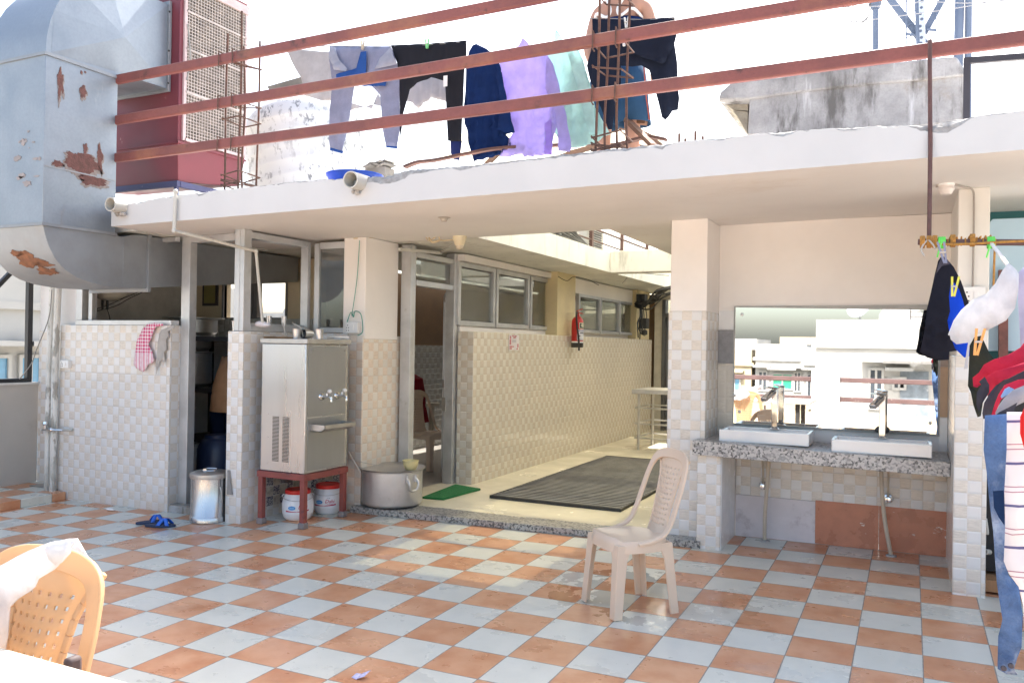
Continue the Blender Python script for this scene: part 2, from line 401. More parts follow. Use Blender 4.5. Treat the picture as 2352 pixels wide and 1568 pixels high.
WHITE = M('white_paint', (.55, .56, .575), .8, var=.04, scale=2, bump=.15, bscale=12, stain=[((.62, .6, .57), 3.1, .68, .8), ((.45, .43, .4), 8, .74, .78)])
EAVE = M('weathered_paint', (.70, .69, .63), .85, var=.1, scale=1.5, bump=.15, bscale=12, stain=((.42, .41, .36), 2.6, .52, .78, (3.5, 3.5, .7)))
CONC = M('broken_concrete', (.36, .35, .34), .95, var=.35, scale=14, bump=.9, bscale=45)
CONC2 = M('stained_concrete', (.38, .375, .375), .95, var=.25, scale=4, bump=.35, bscale=35, fine=.2, stain=[((.13, .125, .12), 2.9, .47, .66, (2.2, 2.2, .6)), ((.56, .56, .57), 6.5, .56, .68, (1.6, 1.6, .16)), ((.10, .095, .09), 9, .60, .72, (1.6, 1.6, .25)), ((.26, .21, .15), 2.3, .58, .75)])
ALU = M('aluminium', (.56, .57, .58), .42, metal=.55, var=.12, scale=5, stain=((.4, .39, .37), 6, .6, .8))
ALUD = M('aluminium_dark_gasket', (.10, .10, .10), .6)  # near-black strips along the window panes
GALV = M('galvanised_sheet', (.275, .315, .365), .5, metal=.55, var=.13, scale=2.4, fine=.12, bump=.06, bscale=30, stain=[((.20, .205, .215), 1.3, .58, .85), ((.40, .43, .46), 4, .62, .8, (1, 1, .3)), ((.26, .22, .20), 2.1, .66, .82, (1.5, 1.5, .35))])
GALV2 = M('galvanised_sheet_dull', (.29, .31, .335), .55, metal=.5, var=.16, scale=3, bump=.05, bscale=20, stain=((.27, .26, .25), 1.7, .55, .8))
RUST = M('rust_patch', (.135, .062, .055), .9, var=.3, scale=20, bump=.4, bscale=80)
RUST2 = M('orange_rust', (.215, .095, .05), .9, var=.35, scale=14, bump=.4, bscale=80)
MAROON = M('maroon_paint', (.17, .036, .05), .5, var=.12, scale=2.5, stain=((.36, .18, .18), 9, .66, .74))
REDOX = M('red_oxide_rail', (.205, .068, .062), .6, var=.2, scale=3, bump=.25, bscale=30, fine=.15, stain=[((.07, .035, .033), 4, .60, .70, (1, 1, 1)), ((.30, .13, .075), 1.3, .5, .75), ((.09, .045, .04), 17, .66, .72)])
REBAR = M('rusty_rebar', (.12, .065, .05), .85, var=.3, scale=30, bump=.5, bscale=120)
STEEL = M('stainless', (.53, .54, .555), .28, metal=.92, var=.08, scale=3, stretch=(1, 1, .12), stain=((.42, .40, .37), 2.0, .6, .85))
STEELD = M('dull_steel', (.50, .49, .475), .42, metal=.85, var=.12, scale=8, stain=((.36, .34, .32), 4, .6, .8))
CHROME = M('chrome', (.72, .72, .72), .12, metal=1, var=.03)
ALPOT = M('aluminium_pot', (.60, .59, .58), .45, metal=.8, var=.1, scale=5, bump=.05, stain=((.45, .43, .41), 4, .58, .8))
PVC = M('pvc_pipe', (.52, .51, .47), .5, var=.08, stain=((.42, .39, .33), 6, .6, .78))
BLACK = M('black_plastic', (.02, .02, .022), .5)
DARK = M('dark_inside', (.03, .028, .026), .9)
GRAN = granite_mat('granite_slab', (.30, .295, .29), (.52, .50, .48), (.10, .10, .10), 75)
GRAND = granite_mat('granite_step', (.22, .215, .205), (.40, .385, .36), (.09, .09, .09), 70)
CREAMF = M('cream_floor_tile', (.78, .72, .55), .22, var=.06, scale=1.2, stain=((.52, .45, .33), 1.5, .6, .85))
GLASS = glass_mat('window_glass', (.80, .82, .81), .22)
GLASSD = glass_mat('window_glass_dim', (.55, .57, .57), .28)
WIRE = M('cable_black', (.03, .03, .03), .6)
WIREG = M('cable_grey', (.25, .25, .24), .6)
WPL = M('white_plastic', (.78, .78, .77), .35, var=.03)
CER = M('ceramic', (.80, .80, .80), .12, var=.02, coat=.3)

# ------------------------------------------------------------------ setting: ground, floors
mb = MB(); mb.grid(lambda u, v: (-900+1800*u, -900+1800*v, -10), 4, 4)
struct(mb.build('ground', M('pale_ground', (.5, .47, .42), .95, scale=.05)))
def fpt(x, y, h=0): return (x, y, fz(x, y)+h)
mb = MB()
def fsheet(x0, x1, y0, y1, h=0):
    mb.grid(lambda u, v: fpt(x0+(x1-x0)*u, y0+(y1-y0)*v, h), 2, 2)
fsheet(-6.0, 4.6, -4.8, 3.5)
struct(mb.build('terrace_floor', FLOOR, smooth=False))
mb = MB(); mb.box(-6.2, 4.7, -4.9, 11.2, -.9, -.16)
struct(mb.build('floor_slab', CONC2))
mb = MB(); mb.box(-2.35, .72, 2.97, 10.9, -.1, .035)
struct(mb.build('corridor_floor', CREAMF, bevel=.003))
mb = MB(); mb.box(-5.75, -2.94, 1.97, 3.86, -.1, .02); mb.box(-4.1, -2.36, 3.5, 10.9, -.1, .025)
struct(mb.build('indoor_floor', M('worn_floor', (.28, .26, .23), .35, var=.2, scale=3)))
# granite threshold in two lengths
mb = MB(); a = fl(812, 1162, .055); 
mb.hexa([(-2.40, 2.655, fz(-2.4, 2.65)), (-.85, 2.70, fz(-.85, 2.7)), (-.85, 2.97, fz(-.85, 2.97)), (-2.40, 2.97, fz(-2.4, 2.97)), (-2.40, 2.655, .030), (-.85, 2.70, .040), (-.85, 2.97, .040), (-2.40, 2.97, .032)])
mb.hexa([(-.847, 2.70, fz(-.85, 2.7)), (.66, 2.755, fz(.66, 2.75)), (.66, 2.97, fz(.66, 2.97)), (-.847, 2.97, fz(-.85, 2.97)), (-.847, 2.70, .041), (.66, 2.755, .056), (.66, 2.97, .056), (-.847, 2.97, .043)])
tag(mb.build('granite_threshold', GRAND, bevel=.004), 'long speckled grey granite step across the corridor mouth', 'step')

# raised tiled plinth at the far left
mb = MB(); mb.hexa([fpt(-5.98, 1.31), fpt(-5.17, 1.31), fpt(-5.17, 1.94), fpt(-5.98, 1.94), fpt(-5.98, 1.31, .075), fpt(-5.17, 1.31, .075), fpt(-5.17, 1.94, .075), fpt(-5.98, 1.94, .075)])
mb.hexa([fpt(-5.98, 1.942), fpt(-5.36, 1.942), fpt(-5.36, 2.2), fpt(-5.98, 2.2), fpt(-5.98, 1.942, .075), fpt(-5.36, 1.942, .075), fpt(-5.36, 2.2, .075), fpt(-5.98, 2.2, .075)])
tag(mb.build('tiled_plinth', FLOOR, bevel=.003), 'low orange and white tiled step in the left corner by the parapet', 'step')

# ------------------------------------------------------------------ roof slab
def zb(x, y): return 2.385+.009*(x+3.8)+.008*(y-1.35)
ZT = [(-4.2, 2.55), (-3.85, 2.555), (-3.687, 2.559), (-3.3, 2.59), (-2.64, 2.607), (-1.909, 2.616), (-1.47, 2.606), (-1.2, 2.600), (-1.028, 2.624), (-.497, 2.621), (.05, 2.633), (.659, 2.64), (1.205, 2.645), (1.598, 2.639), (1.95, 2.62), (2.118, 2.612), (2.3, 2.632), (2.507, 2.637), (5, 2.64)]
def zt(x):
    for (a, za), (b, zb_) in zip(ZT, ZT[1:]):
        if a <= x <= b: return za+(zb_-za)*(x-a)/(b-a)
    return 2.6
N = 420; XS = [-3.86+(4.6+3.86)*i/N for i in range(N+1)]
roof = thing('roof_slab', 'long white concrete roof slab with a chipped upper edge over the terrace', 'roof', (0, 2, 2.4))
mb = MB(); lip = MB(); sec = []; lsec = []
for x in XS:
    e = noise.noise(Vector((x*9, 0, 0)))*.005+noise.noise(Vector((x*30, 3, 0)))*.004+noise.noise(Vector((x*75, 3, 0)))*.004
    chip = .006+max(0, noise.noise(Vector((x*6.1, 7, 0))))*.030+max(0, noise.noise(Vector((x*24, 2, 0))))*.014+abs(noise.noise(Vector((x*70, 2, 5))))*.006+max(0, .045*(1-abs(x+1.15)/.3))+max(0, .05*(1-abs(x-2.15)/.16))+(.012 if -1.4 < x < .75 else 0)
    t_ = zt(x)+e; w_ = t_-chip
    sec.append([(x, 1.35, zb(x, 1.35)), (x, 1.35+noise.noise(Vector((x*2, 1, 1)))*.003, w_), (x, 1.58, 2.60), (x, 3.18, 2.60), (x, 3.18, zb(x, 3.18))])
    lsec.append([(x, 1.351, w_-.004), (x, 1.358+abs(noise.noise(Vector((x*22, 9, 0))))*.014, w_+chip*.55), (x, 1.375+abs(noise.noise(Vector((x*17, 5, 0))))*.05, t_+noise.noise(Vector((x*40, 5, 3)))*.006), (x, 1.56, 2.612), (x, 1.56, 2.57)])
def loft(m_, S):
    n = len(S[0]); vs_ = [p for s_ in S for p in s_]; fs = []
    for i in range(len(S)-1):
        for k in range(n): fs.append((i*n+k, i*n+(k+1) % n, (i+1)*n+(k+1) % n, (i+1)*n+k))
    fs.append(tuple(range(n))[::-1]); fs.append(tuple((len(S)-1)*n+k for k in range(n))); m_.add(vs_, fs)
loft(mb, sec); loft(lip, lsec)
def slabbox(m_, x0, x1, y0, y1, zt_=2.60):
    m_.hexa([(x0, y0, zb(x0, y0)), (x1, y0, zb(x1, y0)), (x1, y1, zb(x1, y0)), (x0, y1, zb(x0, y0)), (x0, y0, zt_), (x1, y0, zt_), (x1, y1, zt_), (x0, y1, zt_)])
slabbox(mb, -.22, 4.6, 3.181, 10.9) 
o = mb.build('slab', CEIL, roof, angle=30)
# outer face and top are white paint; the soffit keeps the plaster colour
o.data.materials.append(WHITE)
for p in o.data.polygons:
    if p.normal.y < -.6 and p.center.y < 1.7: p.material_index = 1
lip.build('broken_edge', CONC, roof, angle=25)
mb = MB(); slabbox(mb, -6.2, -3.87, 1.62, 3.18); slabbox(mb, -6.2, -3.87, 3.182, 3.98); slabbox(mb, -3.868, -1.45, 3.182, 10.9, 2.67)
o = mb.build('rear_slab', EAVE, roof)
mb = MB(); mb.box(-1.449, -.221, 6.75, 6.95, 2.41, 2.69)
tag(mb.build('cross_beam', EAVE, bevel=.01), 'weathered off white beam crossing the open courtyard behind the canopy', 'beam')

# rain spouts
def spout(c, label, r=.058, ln=.10):
    t = thing('drain_spout', label, 'pipe', c, 'plastic drain spouts in the slab edge')
    mb = MB(); mb.lathe(c, [(r, -.1), (r, ln), (r*.86, ln), (r*.86, -.1)], 24, axis=(.08, -1, -.03), close=False); mb.build('pipe', PVC, t)
    mb = MB(); mb.lathe(Vector(c)+Vector((0, .08, 0)), [(0, 0), (r*.85, 0)], 20, axis=(0, -1, 0), close=False); mb.build('dark_bore', DARK, t)
    mb = MB()
    for k in range(5): mb.ball((c[0]+rnd.uniform(-.05, .07), c[1]+.0, c[2]-r-.004+rnd.uniform(-.012, .006)), rnd.uniform(.012, .022), 4)
    mb.build('mortar', CONC, t, smooth=False)
q = at(823, 418, Y=1.33); spout(q, 'grey drain pipe stub poking out of the slab edge below the blue basin')
q = at(276, 473, Y=1.32); spout(q, 'grey drain pipe stub at the left end of the slab beside the duct', .056)

# thin white water pipe: over the slab edge, under the soffit, down into the kitchen
pw = [at(404, 438, Y=1.45), at(403, 440, Y=1.325), at(400, 530, Y=1.325)]
pw2 = [pw[-1], at(588, 577, Y=1.98), at(603, 742, Y=2.02)]
mb = MB(); mb.tube([pw[0], pw[1]], .014); mb.tube([pw[1], pw[2]], .014); mb.tube([pw2[0], pw2[1]], .0125); mb.tube([pw2[1], pw2[2]], .0125)
for p in (pw[1], pw[2], pw2[1]): mb.ball(p, .02, 6)
pp = mb.build('water_pipe', PVC); tag(pp, 'thin white water pipe running down the slab edge into the kitchen', 'pipe')
mb = MB(); c = at(600, 744, Y=2.04); mb.ball(c, .05, 8, 1.2, .9, .55); mb.ball((c.x+.05, c.y, c.z-.008), .035, 7, 1.3, 1, .6)
tag(mb.build('cloth_bundle', M('white_rag', (.7, .68, .72), .9, bump=.5, bscale=30)), 'crumpled white rag wrapped round the foot of the water pipe', 'cloth')

# ------------------------------------------------------------------ kitchen block
kit = thing('kitchen_block', 'kitchen block with a low tiled front wall and open aluminium framed hatch', 'kitchen', (-4.5, 2.0, 0))
mb = MB(); mb.box(-5.30, -3.84, 1.95, 2.07, -.1, 1.595); mb.box(-5.95, -5.40, 2.18, 2.3, -.1, 1.54)
mb.box(-5.40, -5.31, 2.0, 2.3, -.1, 1.54)
mb.build('tiled_wall', TW, kit, bevel=.004)
mb = MB(); mb.box(-5.95, -5.42, 2.19, 2.31, 1.54, 2.42); mb.box(-5.41, -5.12, 2.03, 2.2, 1.545, 2.36)
mb.build('wall', M('grey_white_paint', (.70, .70, .71), .85, var=.06, scale=2, stain=((.5, .48, .44), 3, .6, .8)), kit)
mb = MB(); mb.box(-5.95, -5.76, 2.31, 3.96, -.1, 2.38); 
xs = [at(x, 700, Y=3.86).x for x in (515, 577, 592, 656)]
mb.box(-5.76, xs[0], 3.86, 3.96, 1.72, 2.38); mb.box(xs[3], -2.95, 3.86, 3.96, 1.72, 2.38); mb.box(xs[0], xs[3], 3.86, 3.96, 2.13, 2.38)
mb.box(-2.95, -2.87, 2.87, 3.96, -.1, 2.38)
mb.build('inner_wall', M('ochre_wall', (.56, .48, .34), .85, var=.12, scale=2), kit)
mb = MB(); mb.box(-5.75, -2.96, 3.84, 3.87, 0, 1.72)
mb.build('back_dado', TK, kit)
mb = MB(); mb.box(-5.74, -5.70, 2.32, 3.85, 1.5, 2.38); mb.build('side_plaster', M('dim_plaster', (.66, .64, .60), .9), kit)
mb = MB()
for x0, x1 in ((xs[0], xs[1]), (xs[2], xs[3])):
    mb.box(x0-.03, x0, 3.85, 3.9, 1.70, 2.15); mb.box(x1, x1+.03, 3.85, 3.9, 1.70, 2.15); mb.box(x0, x1, 3.85, 3.9, 1.70, 1.735); mb.box(x0, x1, 3.85, 3.9, 2.12, 2.15)
mb.box(xs[1]+.03, xs[2]-.03, 3.86, 3.96, 1.72, 2.13)
mb.build('back_window_frame', M('grey_frame', (.16, .16, .165), .6), kit)
# aluminium hatch frame and posts
PT = lambda x: zb(x, 1.95)
mb = MB(); mb.box(-5.10, -3.84, 1.955, 2.045, 1.596, 1.64); mb.box(-5.115, -5.03, 1.97, 2.04, 1.64, 2.37); mb.box(-4.98, -4.93, 2.0, 2.04, 1.64, 2.37)
mb.box(-5.1, -3.84, 1.99, 2.04, 2.34, 2.38)
mb.build('hatch_frame', ALU, kit, bevel=.003)
mb = MB(); mb.box(-3.838, -3.735, 2.06, 2.14, -.03, PT(-3.78)); mb.build('door_post', ALU, kit, bevel=.003)
mb = MB(); mb.box(-3.735, -2.99, 2.06, 2.12, 2.33, PT(-3.5)); mb.build('door_head', ALU, kit, bevel=.003)
mb = MB(); mb.box(-3.85, -3.1, 1.965, 2.13, -.1, .012); mb.build('door_sill', CONC2, kit, bevel=.005)
# tiled partition beside the cooler
mb = MB(); mb.box(-3.10, -2.93, 1.885, 2.749, -.1, 1.548); mb.build('partition', TW, kit, bevel=.004)
mb = MB(); mb.box(-3.06, -2.955, 1.905, 1.99, 1.55, PT(-3.0)); mb.box(-3.052, -3.0, 1.90, 1.905, 1.552, 2.38); mb.build('corner_post', ALU, kit, bevel=.003)
mb = MB(); mb.box(-3.05, -2.955, 1.99, 2.75, 1.551, 1.60); mb.build('sill_rail', ALU, kit, bevel=.003); mb = MB(); mb.box(-3.05, -2.955, 1.99, 2.70, 2.33, 2.385); mb.build('head_rail', ALU, kit, bevel=.003)
mb = MB(); mb.box(-3.03, -2.95, 2.70, 2.745, 1.6, 2.38); mb.build('rear_post', ALU, kit, bevel=.003); mb = MB(); mb.box(-2.92, -2.865, 2.755, 2.80, 1.56, 2.37); mb.build('rear_post', ALU, kit, bevel=.003)
# odd tiles patching the partition
BROWN = M('sandstone_look_tile', (.42, .28, .17), .35, var=.3, scale=5, stretch=(1, 1, 6)); BLUE = M('blue_tile', (.42, .50, .60), .25, var=.06); BLUES = M('blue_stripe_tile', (.12, .24, .42), .3)
mb = MB(); mb.box(-2.929, -2.926, 2.12, 2.50, 1.14, 1.51); mb.build('brown_tile', BROWN, kit)
mb = MB(); mb.box(-2.929, -2.926, 2.10, 2.62, .28, .84); mb.build('blue_tile', BLUE, kit)
mb = MB(); mb.box(-2.926, -2.924, 2.165, 2.175, .56, .83); mb.box(-2.926, -2.924, 2.20, 2.212, .56, .83); mb.box(-2.926, -2.924, 2.24, 2.25, .56, .83); mb.build('blue_stripe', BLUES, kit)
m_, t_, b_ = base('patterned_tile'); tc = t_.node('ShaderNodeTexCoord').outputs['Object']; v_ = t_.node('ShaderNodeTexVoronoi', i_Vector=tc, i_Scale=38., feature='DISTANCE_TO_EDGE')
t_.link(t_.mix(t_.ramp(v_.outputs[0], .05, .12), (.08, .08, .12), (.45, .42, .4)), b_.inputs['Base Color']); b_.inputs['Roughness'].default_value = .3
mb = MB(); m2 = MB()
for i in range(6):
    for j in range(4):
        y = 2.10+i*.085; z = -.02+.075+j*.085-.0; (mb if (i+j) % 2 else m2).box(-2.928, -2.925, y, y+.078, z, z+.078)
BG = M('beige_tile', (.5, .45, .38), .3, var=.2, scale=20); mb.build('patterned_tiles', m_, kit); m2.build('beige_tiles', BG, kit); mb = MB(); m2 = MB()
for i in range(5):
    for j in range(4):
        x = -2.91+i*.083; z = .05+j*.085; (mb if (i+j) % 2 else m2).box(x, x+.076, 2.744, 2.748, z, z+.078)
mb.build('patterned_tiles', m_, kit); m2.build('beige_tiles', M('beige_tile', (.5, .45, .38), .3, var=.2, scale=20), kit)
mb = MB(); mb.box(-2.929, -2.51, 2.75, 2.86, -.1, 1.55); mb.build('alcove_wall', TW, kit)
mb = MB(); mb.box(-2.86, -2.58, 2.755, 2.80, 1.555, 1.60); mb.build('alcove_sill', ALU, kit, bevel=.003); mb = MB(); mb.box(-2.86, -2.58, 2.755, 2.80, 2.32, 2.38); mb.build('alcove_head', ALU, kit, bevel=.003)
mb = MB(); mb.box(-2.865, -2.58, 2.775, 2.78, 1.60, 2.32); mb.build('alcove_window_pane', GLASSD, kit)
mb = MB(); mb.box(-2.99, -2.985, 2.0, 2.70, 1.60, 1.62); mb.build('side_sill_bead', ALU, kit)
# pipes on the left corner
for x, lab, m__ in ((-5.385, 'left of the two flaking white vertical pipes beside the kitchen wall', .028), (-5.30, 'right of the two flaking white vertical pipes, next to the socket box', .03)):
    mb = MB(); b_ = fl(125, 1122); mb.tube([(x, 1.90, fz(x, 1.9)+.06), (x-.002, 1.90, 1.2), (x, 1.91, 1.60), (x, 1.93, 2.36)], m__, 10)
    tag(mb.build('downpipe', M('flaking_pipe', (.66, .66, .63), .7, var=.1, stain=[((.33, .32, .29), 7, .5, .58, (2, 2, .6)), ((.5, .5, .46), 3, .5, .7)])), lab, 'pipe', 'vertical pipes at the kitchen corner')
tp = thing('wall_tap', 'old chrome bib tap on the left corner pipe', 'tap', at(110, 985, Y=1.84))
c = at(112, 986, Y=1.84); mb = MB(); mb.tube(smoothpath([(c.x+.17, 1.86, c.z), (c.x+.05, 1.84, c.z), (c.x-.04, 1.83, c.z), (c.x-.075, 1.83, c.z-.01), (c.x-.085, 1.83, c.z-.04)]), .011); mb.ball((c.x+.04, 1.84, c.z), .022, 8)
mb.build('spout', CHROME, tp); mb = MB(); mb.tube([(c.x-.04, 1.83, c.z+.005), (c.x-.04, 1.83, c.z+.04)], .008); mb.lathe((c.x-.04, 1.83, c.z+.04), [(.02, 0), (.026, .012), (.022, .035), (.0, .04)], 12); mb.build('handle', CHROME, tp)
mb = MB(); mb.tube([(c.x+.09, 1.865, c.z), (c.x+.2, 1.94, c.z)], .014); mb.build('pipe_nipple', PVC, tp)
def socket_box(label, c, nrm='y', wd=.10, hg=.075):
    t = thing('switch_box', label, 'socket', c); mb = MB(); mb.box(c[0]-wd/2, c[0]+wd/2, c[1]-.03, c[1]+.012, c[2]-hg/2, c[2]+hg/2); mb.build('box', WPL, t, bevel=.004)
    mb = MB()
    for dx, dz in ((-.3, .2), (-.38, -.02), (-.22, -.02), (-.38, -.26), (-.22, -.26)): mb.box(c[0]+dx*wd-.004, c[0]+dx*wd+.004, c[1]-.0315, c[1]-.029, c[2]+dz*hg-.004, c[2]+dz*hg+.004)
    mb.build('socket_holes', BLACK, t); mb = MB(); mb.box(c[0]+.0*wd, c[0]+.2*wd, c[1]-.036, c[1]-.029, c[2]-.25*hg, c[2]+.25*hg); mb.build('switch', WPL, t, bevel=.002); return t
q = at(152, 836, Y=1.93); socket_box('small white socket box on the left tiled kitchen wall', (q.x, 1.938, q.z), wd=.11, hg=.075)
q = at(806, 752, Y=2.70); socket_box('white switch box with green wires on the pillar by the water cooler', (q.x, 2.735, q.z), wd=.13, hg=.10)
mb = MB()
mb.tube(smoothpath([at(119, 665, Y=1.86), at(112, 730, Y=1.86), at(85, 800, Y=1.88), at(72, 835, Y=1.95), at(45, 870, X=-5.9)]), .005, 6)
tag(mb.build('hanging_cable', WIREG), 'grey cable hanging from the duct down to the parapet', 'cable')
mb = MB()
mb.tube(smoothpath([at(797, 740, Y=2.72), at(806, 717, Y=2.72), at(812, 728, Y=2.70), at(815, 715, Y=2.72), at(829, 722, Y=2.70), at(833, 760, Y=2.71), at(822, 770, Y=2.70)]), .004, 6)
mb.tube(smoothpath([at(808, 725, Y=2.72), at(820, 640, Y=2.735), at(826, 552, Y=2.735)]), .003, 6)
tag(mb.build('green_wire', M('green_cable', (.02, .25, .19), .5)), 'knotted green wire above the switch box on the pillar', 'wire')

# pillar by the cooler
pil = thing('pillar', 'square plastered pillar with a peach checked tile base beside the water cooler', 'pillar', (-2.45, 3.0, 0))
mb = MB(); mb.box(-2.585, -2.345, 2.755, 3.275, 1.5, zb(-2.45, 2.8)); mb.build('shaft', PLAS, pil, bevel=.006)
mb = MB(); mb.box(-2.509, -2.352, 2.742, 3.48, -.1, 1.535); mb.build('tiled_base', TP, pil, bevel=.006)

# ------------------------------------------------------------------ dining hall along the corridor
hall = thing('dining_hall', 'dining hall with a cream tiled corridor wall and a row of grey framed windows', 'dining hall', (-3.5, 6, 0))
mb = MB(); mb.box(-2.19, -2.0, 4.155, 10.6, -.05, 1.603); mb.build('tiled_wall', TC, hall, bevel=.008)
mb = MB(); mb.box(-2.27, -2.19, 4.2, 10.6, -.05, 1.66); mb.build('sill_wall', PLAS, hall)
YEL = M('yellow_pillar', (.66, .56, .34), .8, var=.08, scale=3)
yp0 = at(1282, 700, X=-2.02).y; yp1 = at(1323, 700, X=-2.02).y
mb = MB(); mb.box(-2.30, -2.03, yp0, yp1, 1.603, 2.42); mb.build('pillar', YEL, hall, bevel=.005); mb = MB(); mb.box(-2.30, -2.05, 9.85, 10.6, 1.603, 2.42); mb.build('pillar', YEL, hall, bevel=.005)
def window(y0, y1, z0, z1, x=-2.2, fw_=.05, glass=GLASS, vent=False):
    f = MB(); f.box(x-.03, x+.03, y0, y0+fw_, z0, z1); f.box(x-.03, x+.03, y1-fw_, y1, z0, z1); f.box(x-.03, x+.03, y0+fw_, y1-fw_, z0, z0+fw_); f.box(x-.03, x+.03, y0+fw_, y1-fw_, z1-fw_, z1)
    fo = f.build('window', ALU, hall, bevel=.004)
    g = MB(); g.box(x-.004, x+.002, y0+fw_-.01, y1-fw_+.01, z0+fw_-.01, z1-fw_+.01); g.build('pane', glass, fo)
    g = MB(); g.box(x+.0, x+.006, y0+fw_, y1-fw_, z0+fw_, z0+fw_+.012); g.box(x, x+.006, y0+fw_, y0+fw_+.01, z0+fw_+.012, z1-fw_-.012); g.box(x, x+.006, y0+fw_, y1-fw_, z1-fw_-.012, z1-fw_); g.build('gasket', ALUD, fo)
WY = [at(x, 700, X=-2.2).y for x in (1046, 1134, 1213, 1280)]
for a, b in zip(WY, WY[1:]): window(a+.015, b-.015, 1.665, 2.325)
WY = [at(x, 720, X=-2.15).y for x in (1325, 1376, 1420, 1466)]
for a, b in zip(WY, WY[1:]): window(a+.01, b-.01, 1.665, 2.20, x=-2.15, fw_=.04)
mb = MB(); mb.box(-2.26, -2.12, 4.15, 10.0, 2.33, 2.40); mb.box(-2.26, -2.12, yp1, 9.85, 2.20, 2.33); mb.build('window_head', PLAS, hall)
# doorway
mb = MB(); mb.box(-2.33, -2.22, 3.30, 3.39, .02, 2.40); mb.box(-2.30, -2.20, 4.09, 4.154, .02, 2.40); mb.box(-2.30, -2.21, 3.39, 4.09, 2.02, 2.075); mb.box(-2.30, -2.21, 3.39, 4.09, 2.29, 2.34); mb.build('door_frame', ALU, hall, bevel=.004)
mb = MB(); mb.box(-2.26, -2.255, 3.39, 4.09, 2.075, 2.29); mb.build('fanlight', GLASSD, hall)
lf = MB(); d0 = Vector((-2.29, 4.10, .03)); d1 = Vector((-2.62, 4.62, .03))
def leafbar(m_, a, b, z0, z1, th=.035):
    d = (b-a).normalized(); nr = Vector((-d.y, d.x, 0))*th/2
    m_.hexa([(*(p).to_2d(), z) for z in (z0, z1) for p in (a-nr, b-nr, b+nr, a+nr)])
L = (d1-d0); e = L.normalized()*.075
leafbar(lf, d0, d0+e, .03, 2.0); leafbar(lf, d1-e, d1, .03, 2.0); leafbar(lf, d0+e, d1-e, .03, .13); leafbar(lf, d0+e, d1-e, 1.0, 1.08); leafbar(lf, d0+e, d1-e, 1.93, 2.0)
dr = lf.build('door', ALU, hall, bevel=.003)
g = MB(); leafbar(g, d0+e, d1-e, 1.08, 1.93, .006); g.build('glass', GLASSD, dr)
g = MB(); leafbar(g, d0+e, d1-e, .13, 1.0, .012); g.build('panel', M('grey_panel', (.3, .3, .3), .5), dr)
g = MB(); p = d0+e*.5; g.box(p.x-.015, p.x+.03, p.y-.05, p.y-.02, .78, .92); g.build('handle', STEELD, dr)
# interior shell
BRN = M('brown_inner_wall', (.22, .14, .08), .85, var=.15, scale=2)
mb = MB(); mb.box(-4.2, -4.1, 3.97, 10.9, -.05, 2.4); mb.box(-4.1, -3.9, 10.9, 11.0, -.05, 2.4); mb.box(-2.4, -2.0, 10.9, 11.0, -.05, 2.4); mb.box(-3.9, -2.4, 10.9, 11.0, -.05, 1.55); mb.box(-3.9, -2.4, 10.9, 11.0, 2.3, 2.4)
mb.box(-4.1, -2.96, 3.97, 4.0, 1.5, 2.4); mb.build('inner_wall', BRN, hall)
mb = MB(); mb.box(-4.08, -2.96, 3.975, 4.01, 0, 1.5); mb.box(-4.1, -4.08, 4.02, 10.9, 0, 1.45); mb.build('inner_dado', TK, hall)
mb = MB(); mb.box(-3.9, -2.4, 10.94, 10.95, 1.55, 2.3); mb.build('end_window_pane', GLASS, hall)
fan = thing('ceiling_fan', 'dark three bladed ceiling fan seen through the far corridor windows', 'fan', (-2.95, 9.0, 2.1)); mb = MB(); mb.tube([(-2.95, 9.0, 2.37), (-2.95, 9.0, 2.08)], .012); mb.build('rod', BLACK, fan)
mb = MB(); mb.lathe((-2.95, 9.0, 2.02), [(.03, 0), (.1, .02), (.1, .07), (.03, .09)], 20); mb.build('motor', BLACK, fan)
for k in range(3):
    a_ = .3+k*2.094; mb = MB(); dx, dy = math.cos(a_), math.sin(a_); mb.bar((-2.95+dx*.1, 9+dy*.1, 2.05), (-2.95+dx*.62, 9+dy*.62, 2.04), .11, .006); mb.build('blade', BLACK, fan)

# corridor end: dark door, wiring, slim door panels
end = thing('corridor_end_wall', 'dim wall with a dark grey door closing the far end of the corridor', 'wall', (-.8, 10.8, 0))
mb = MB(); mb.box(-2.0, -1.86, 10.75, 10.9, -.05, 2.5); mb.box(-.9, 1.2, 10.75, 10.9, -.05, 2.5); mb.box(-1.86, -.9, 10.75, 10.9, 2.3, 2.5); mb.build('wall', M('dim_cream_wall', (.5, .46, .38), .85), end)
mb = MB(); mb.box(-1.86, -1.80, 10.72, 10.9, 0, 2.3); mb.box(-.96, -.9, 10.72, 10.9, 0, 2.3); mb.box(-1.80, -.96, 10.72, 10.88, 2.0, 2.06); mb.box(-1.3, -1.24, 10.72, 10.84, 0, 2.0); mb.build('door_frame', M('dark_grey_metal', (.10, .10, .105), .5, metal=.3), end)
mb = MB(); mb.box(-1.8, -1.3, 10.83, 10.86, .02, 2.0); mb.box(-1.24, -.96, 10.80, 10.83, .02, 2.0); mb.build('door', M('grey_door', (.17, .17, .175), .5), end)
mb = MB(); mb.box(-1.8, -.96, 10.83, 10.84, 2.06, 2.3); mb.build('fanlight', GLASS, end)
# courtyard side wall on the right of the corridor (behind the washing bay)
mb = MB(); mb.box(.70, .82, 3.42, 10.75, -.05, 2.45)
tag(mb.build('corridor_side_wall', PLAS), 'plain plastered wall along the right side of the corridor behind the washing bay', 'wall')
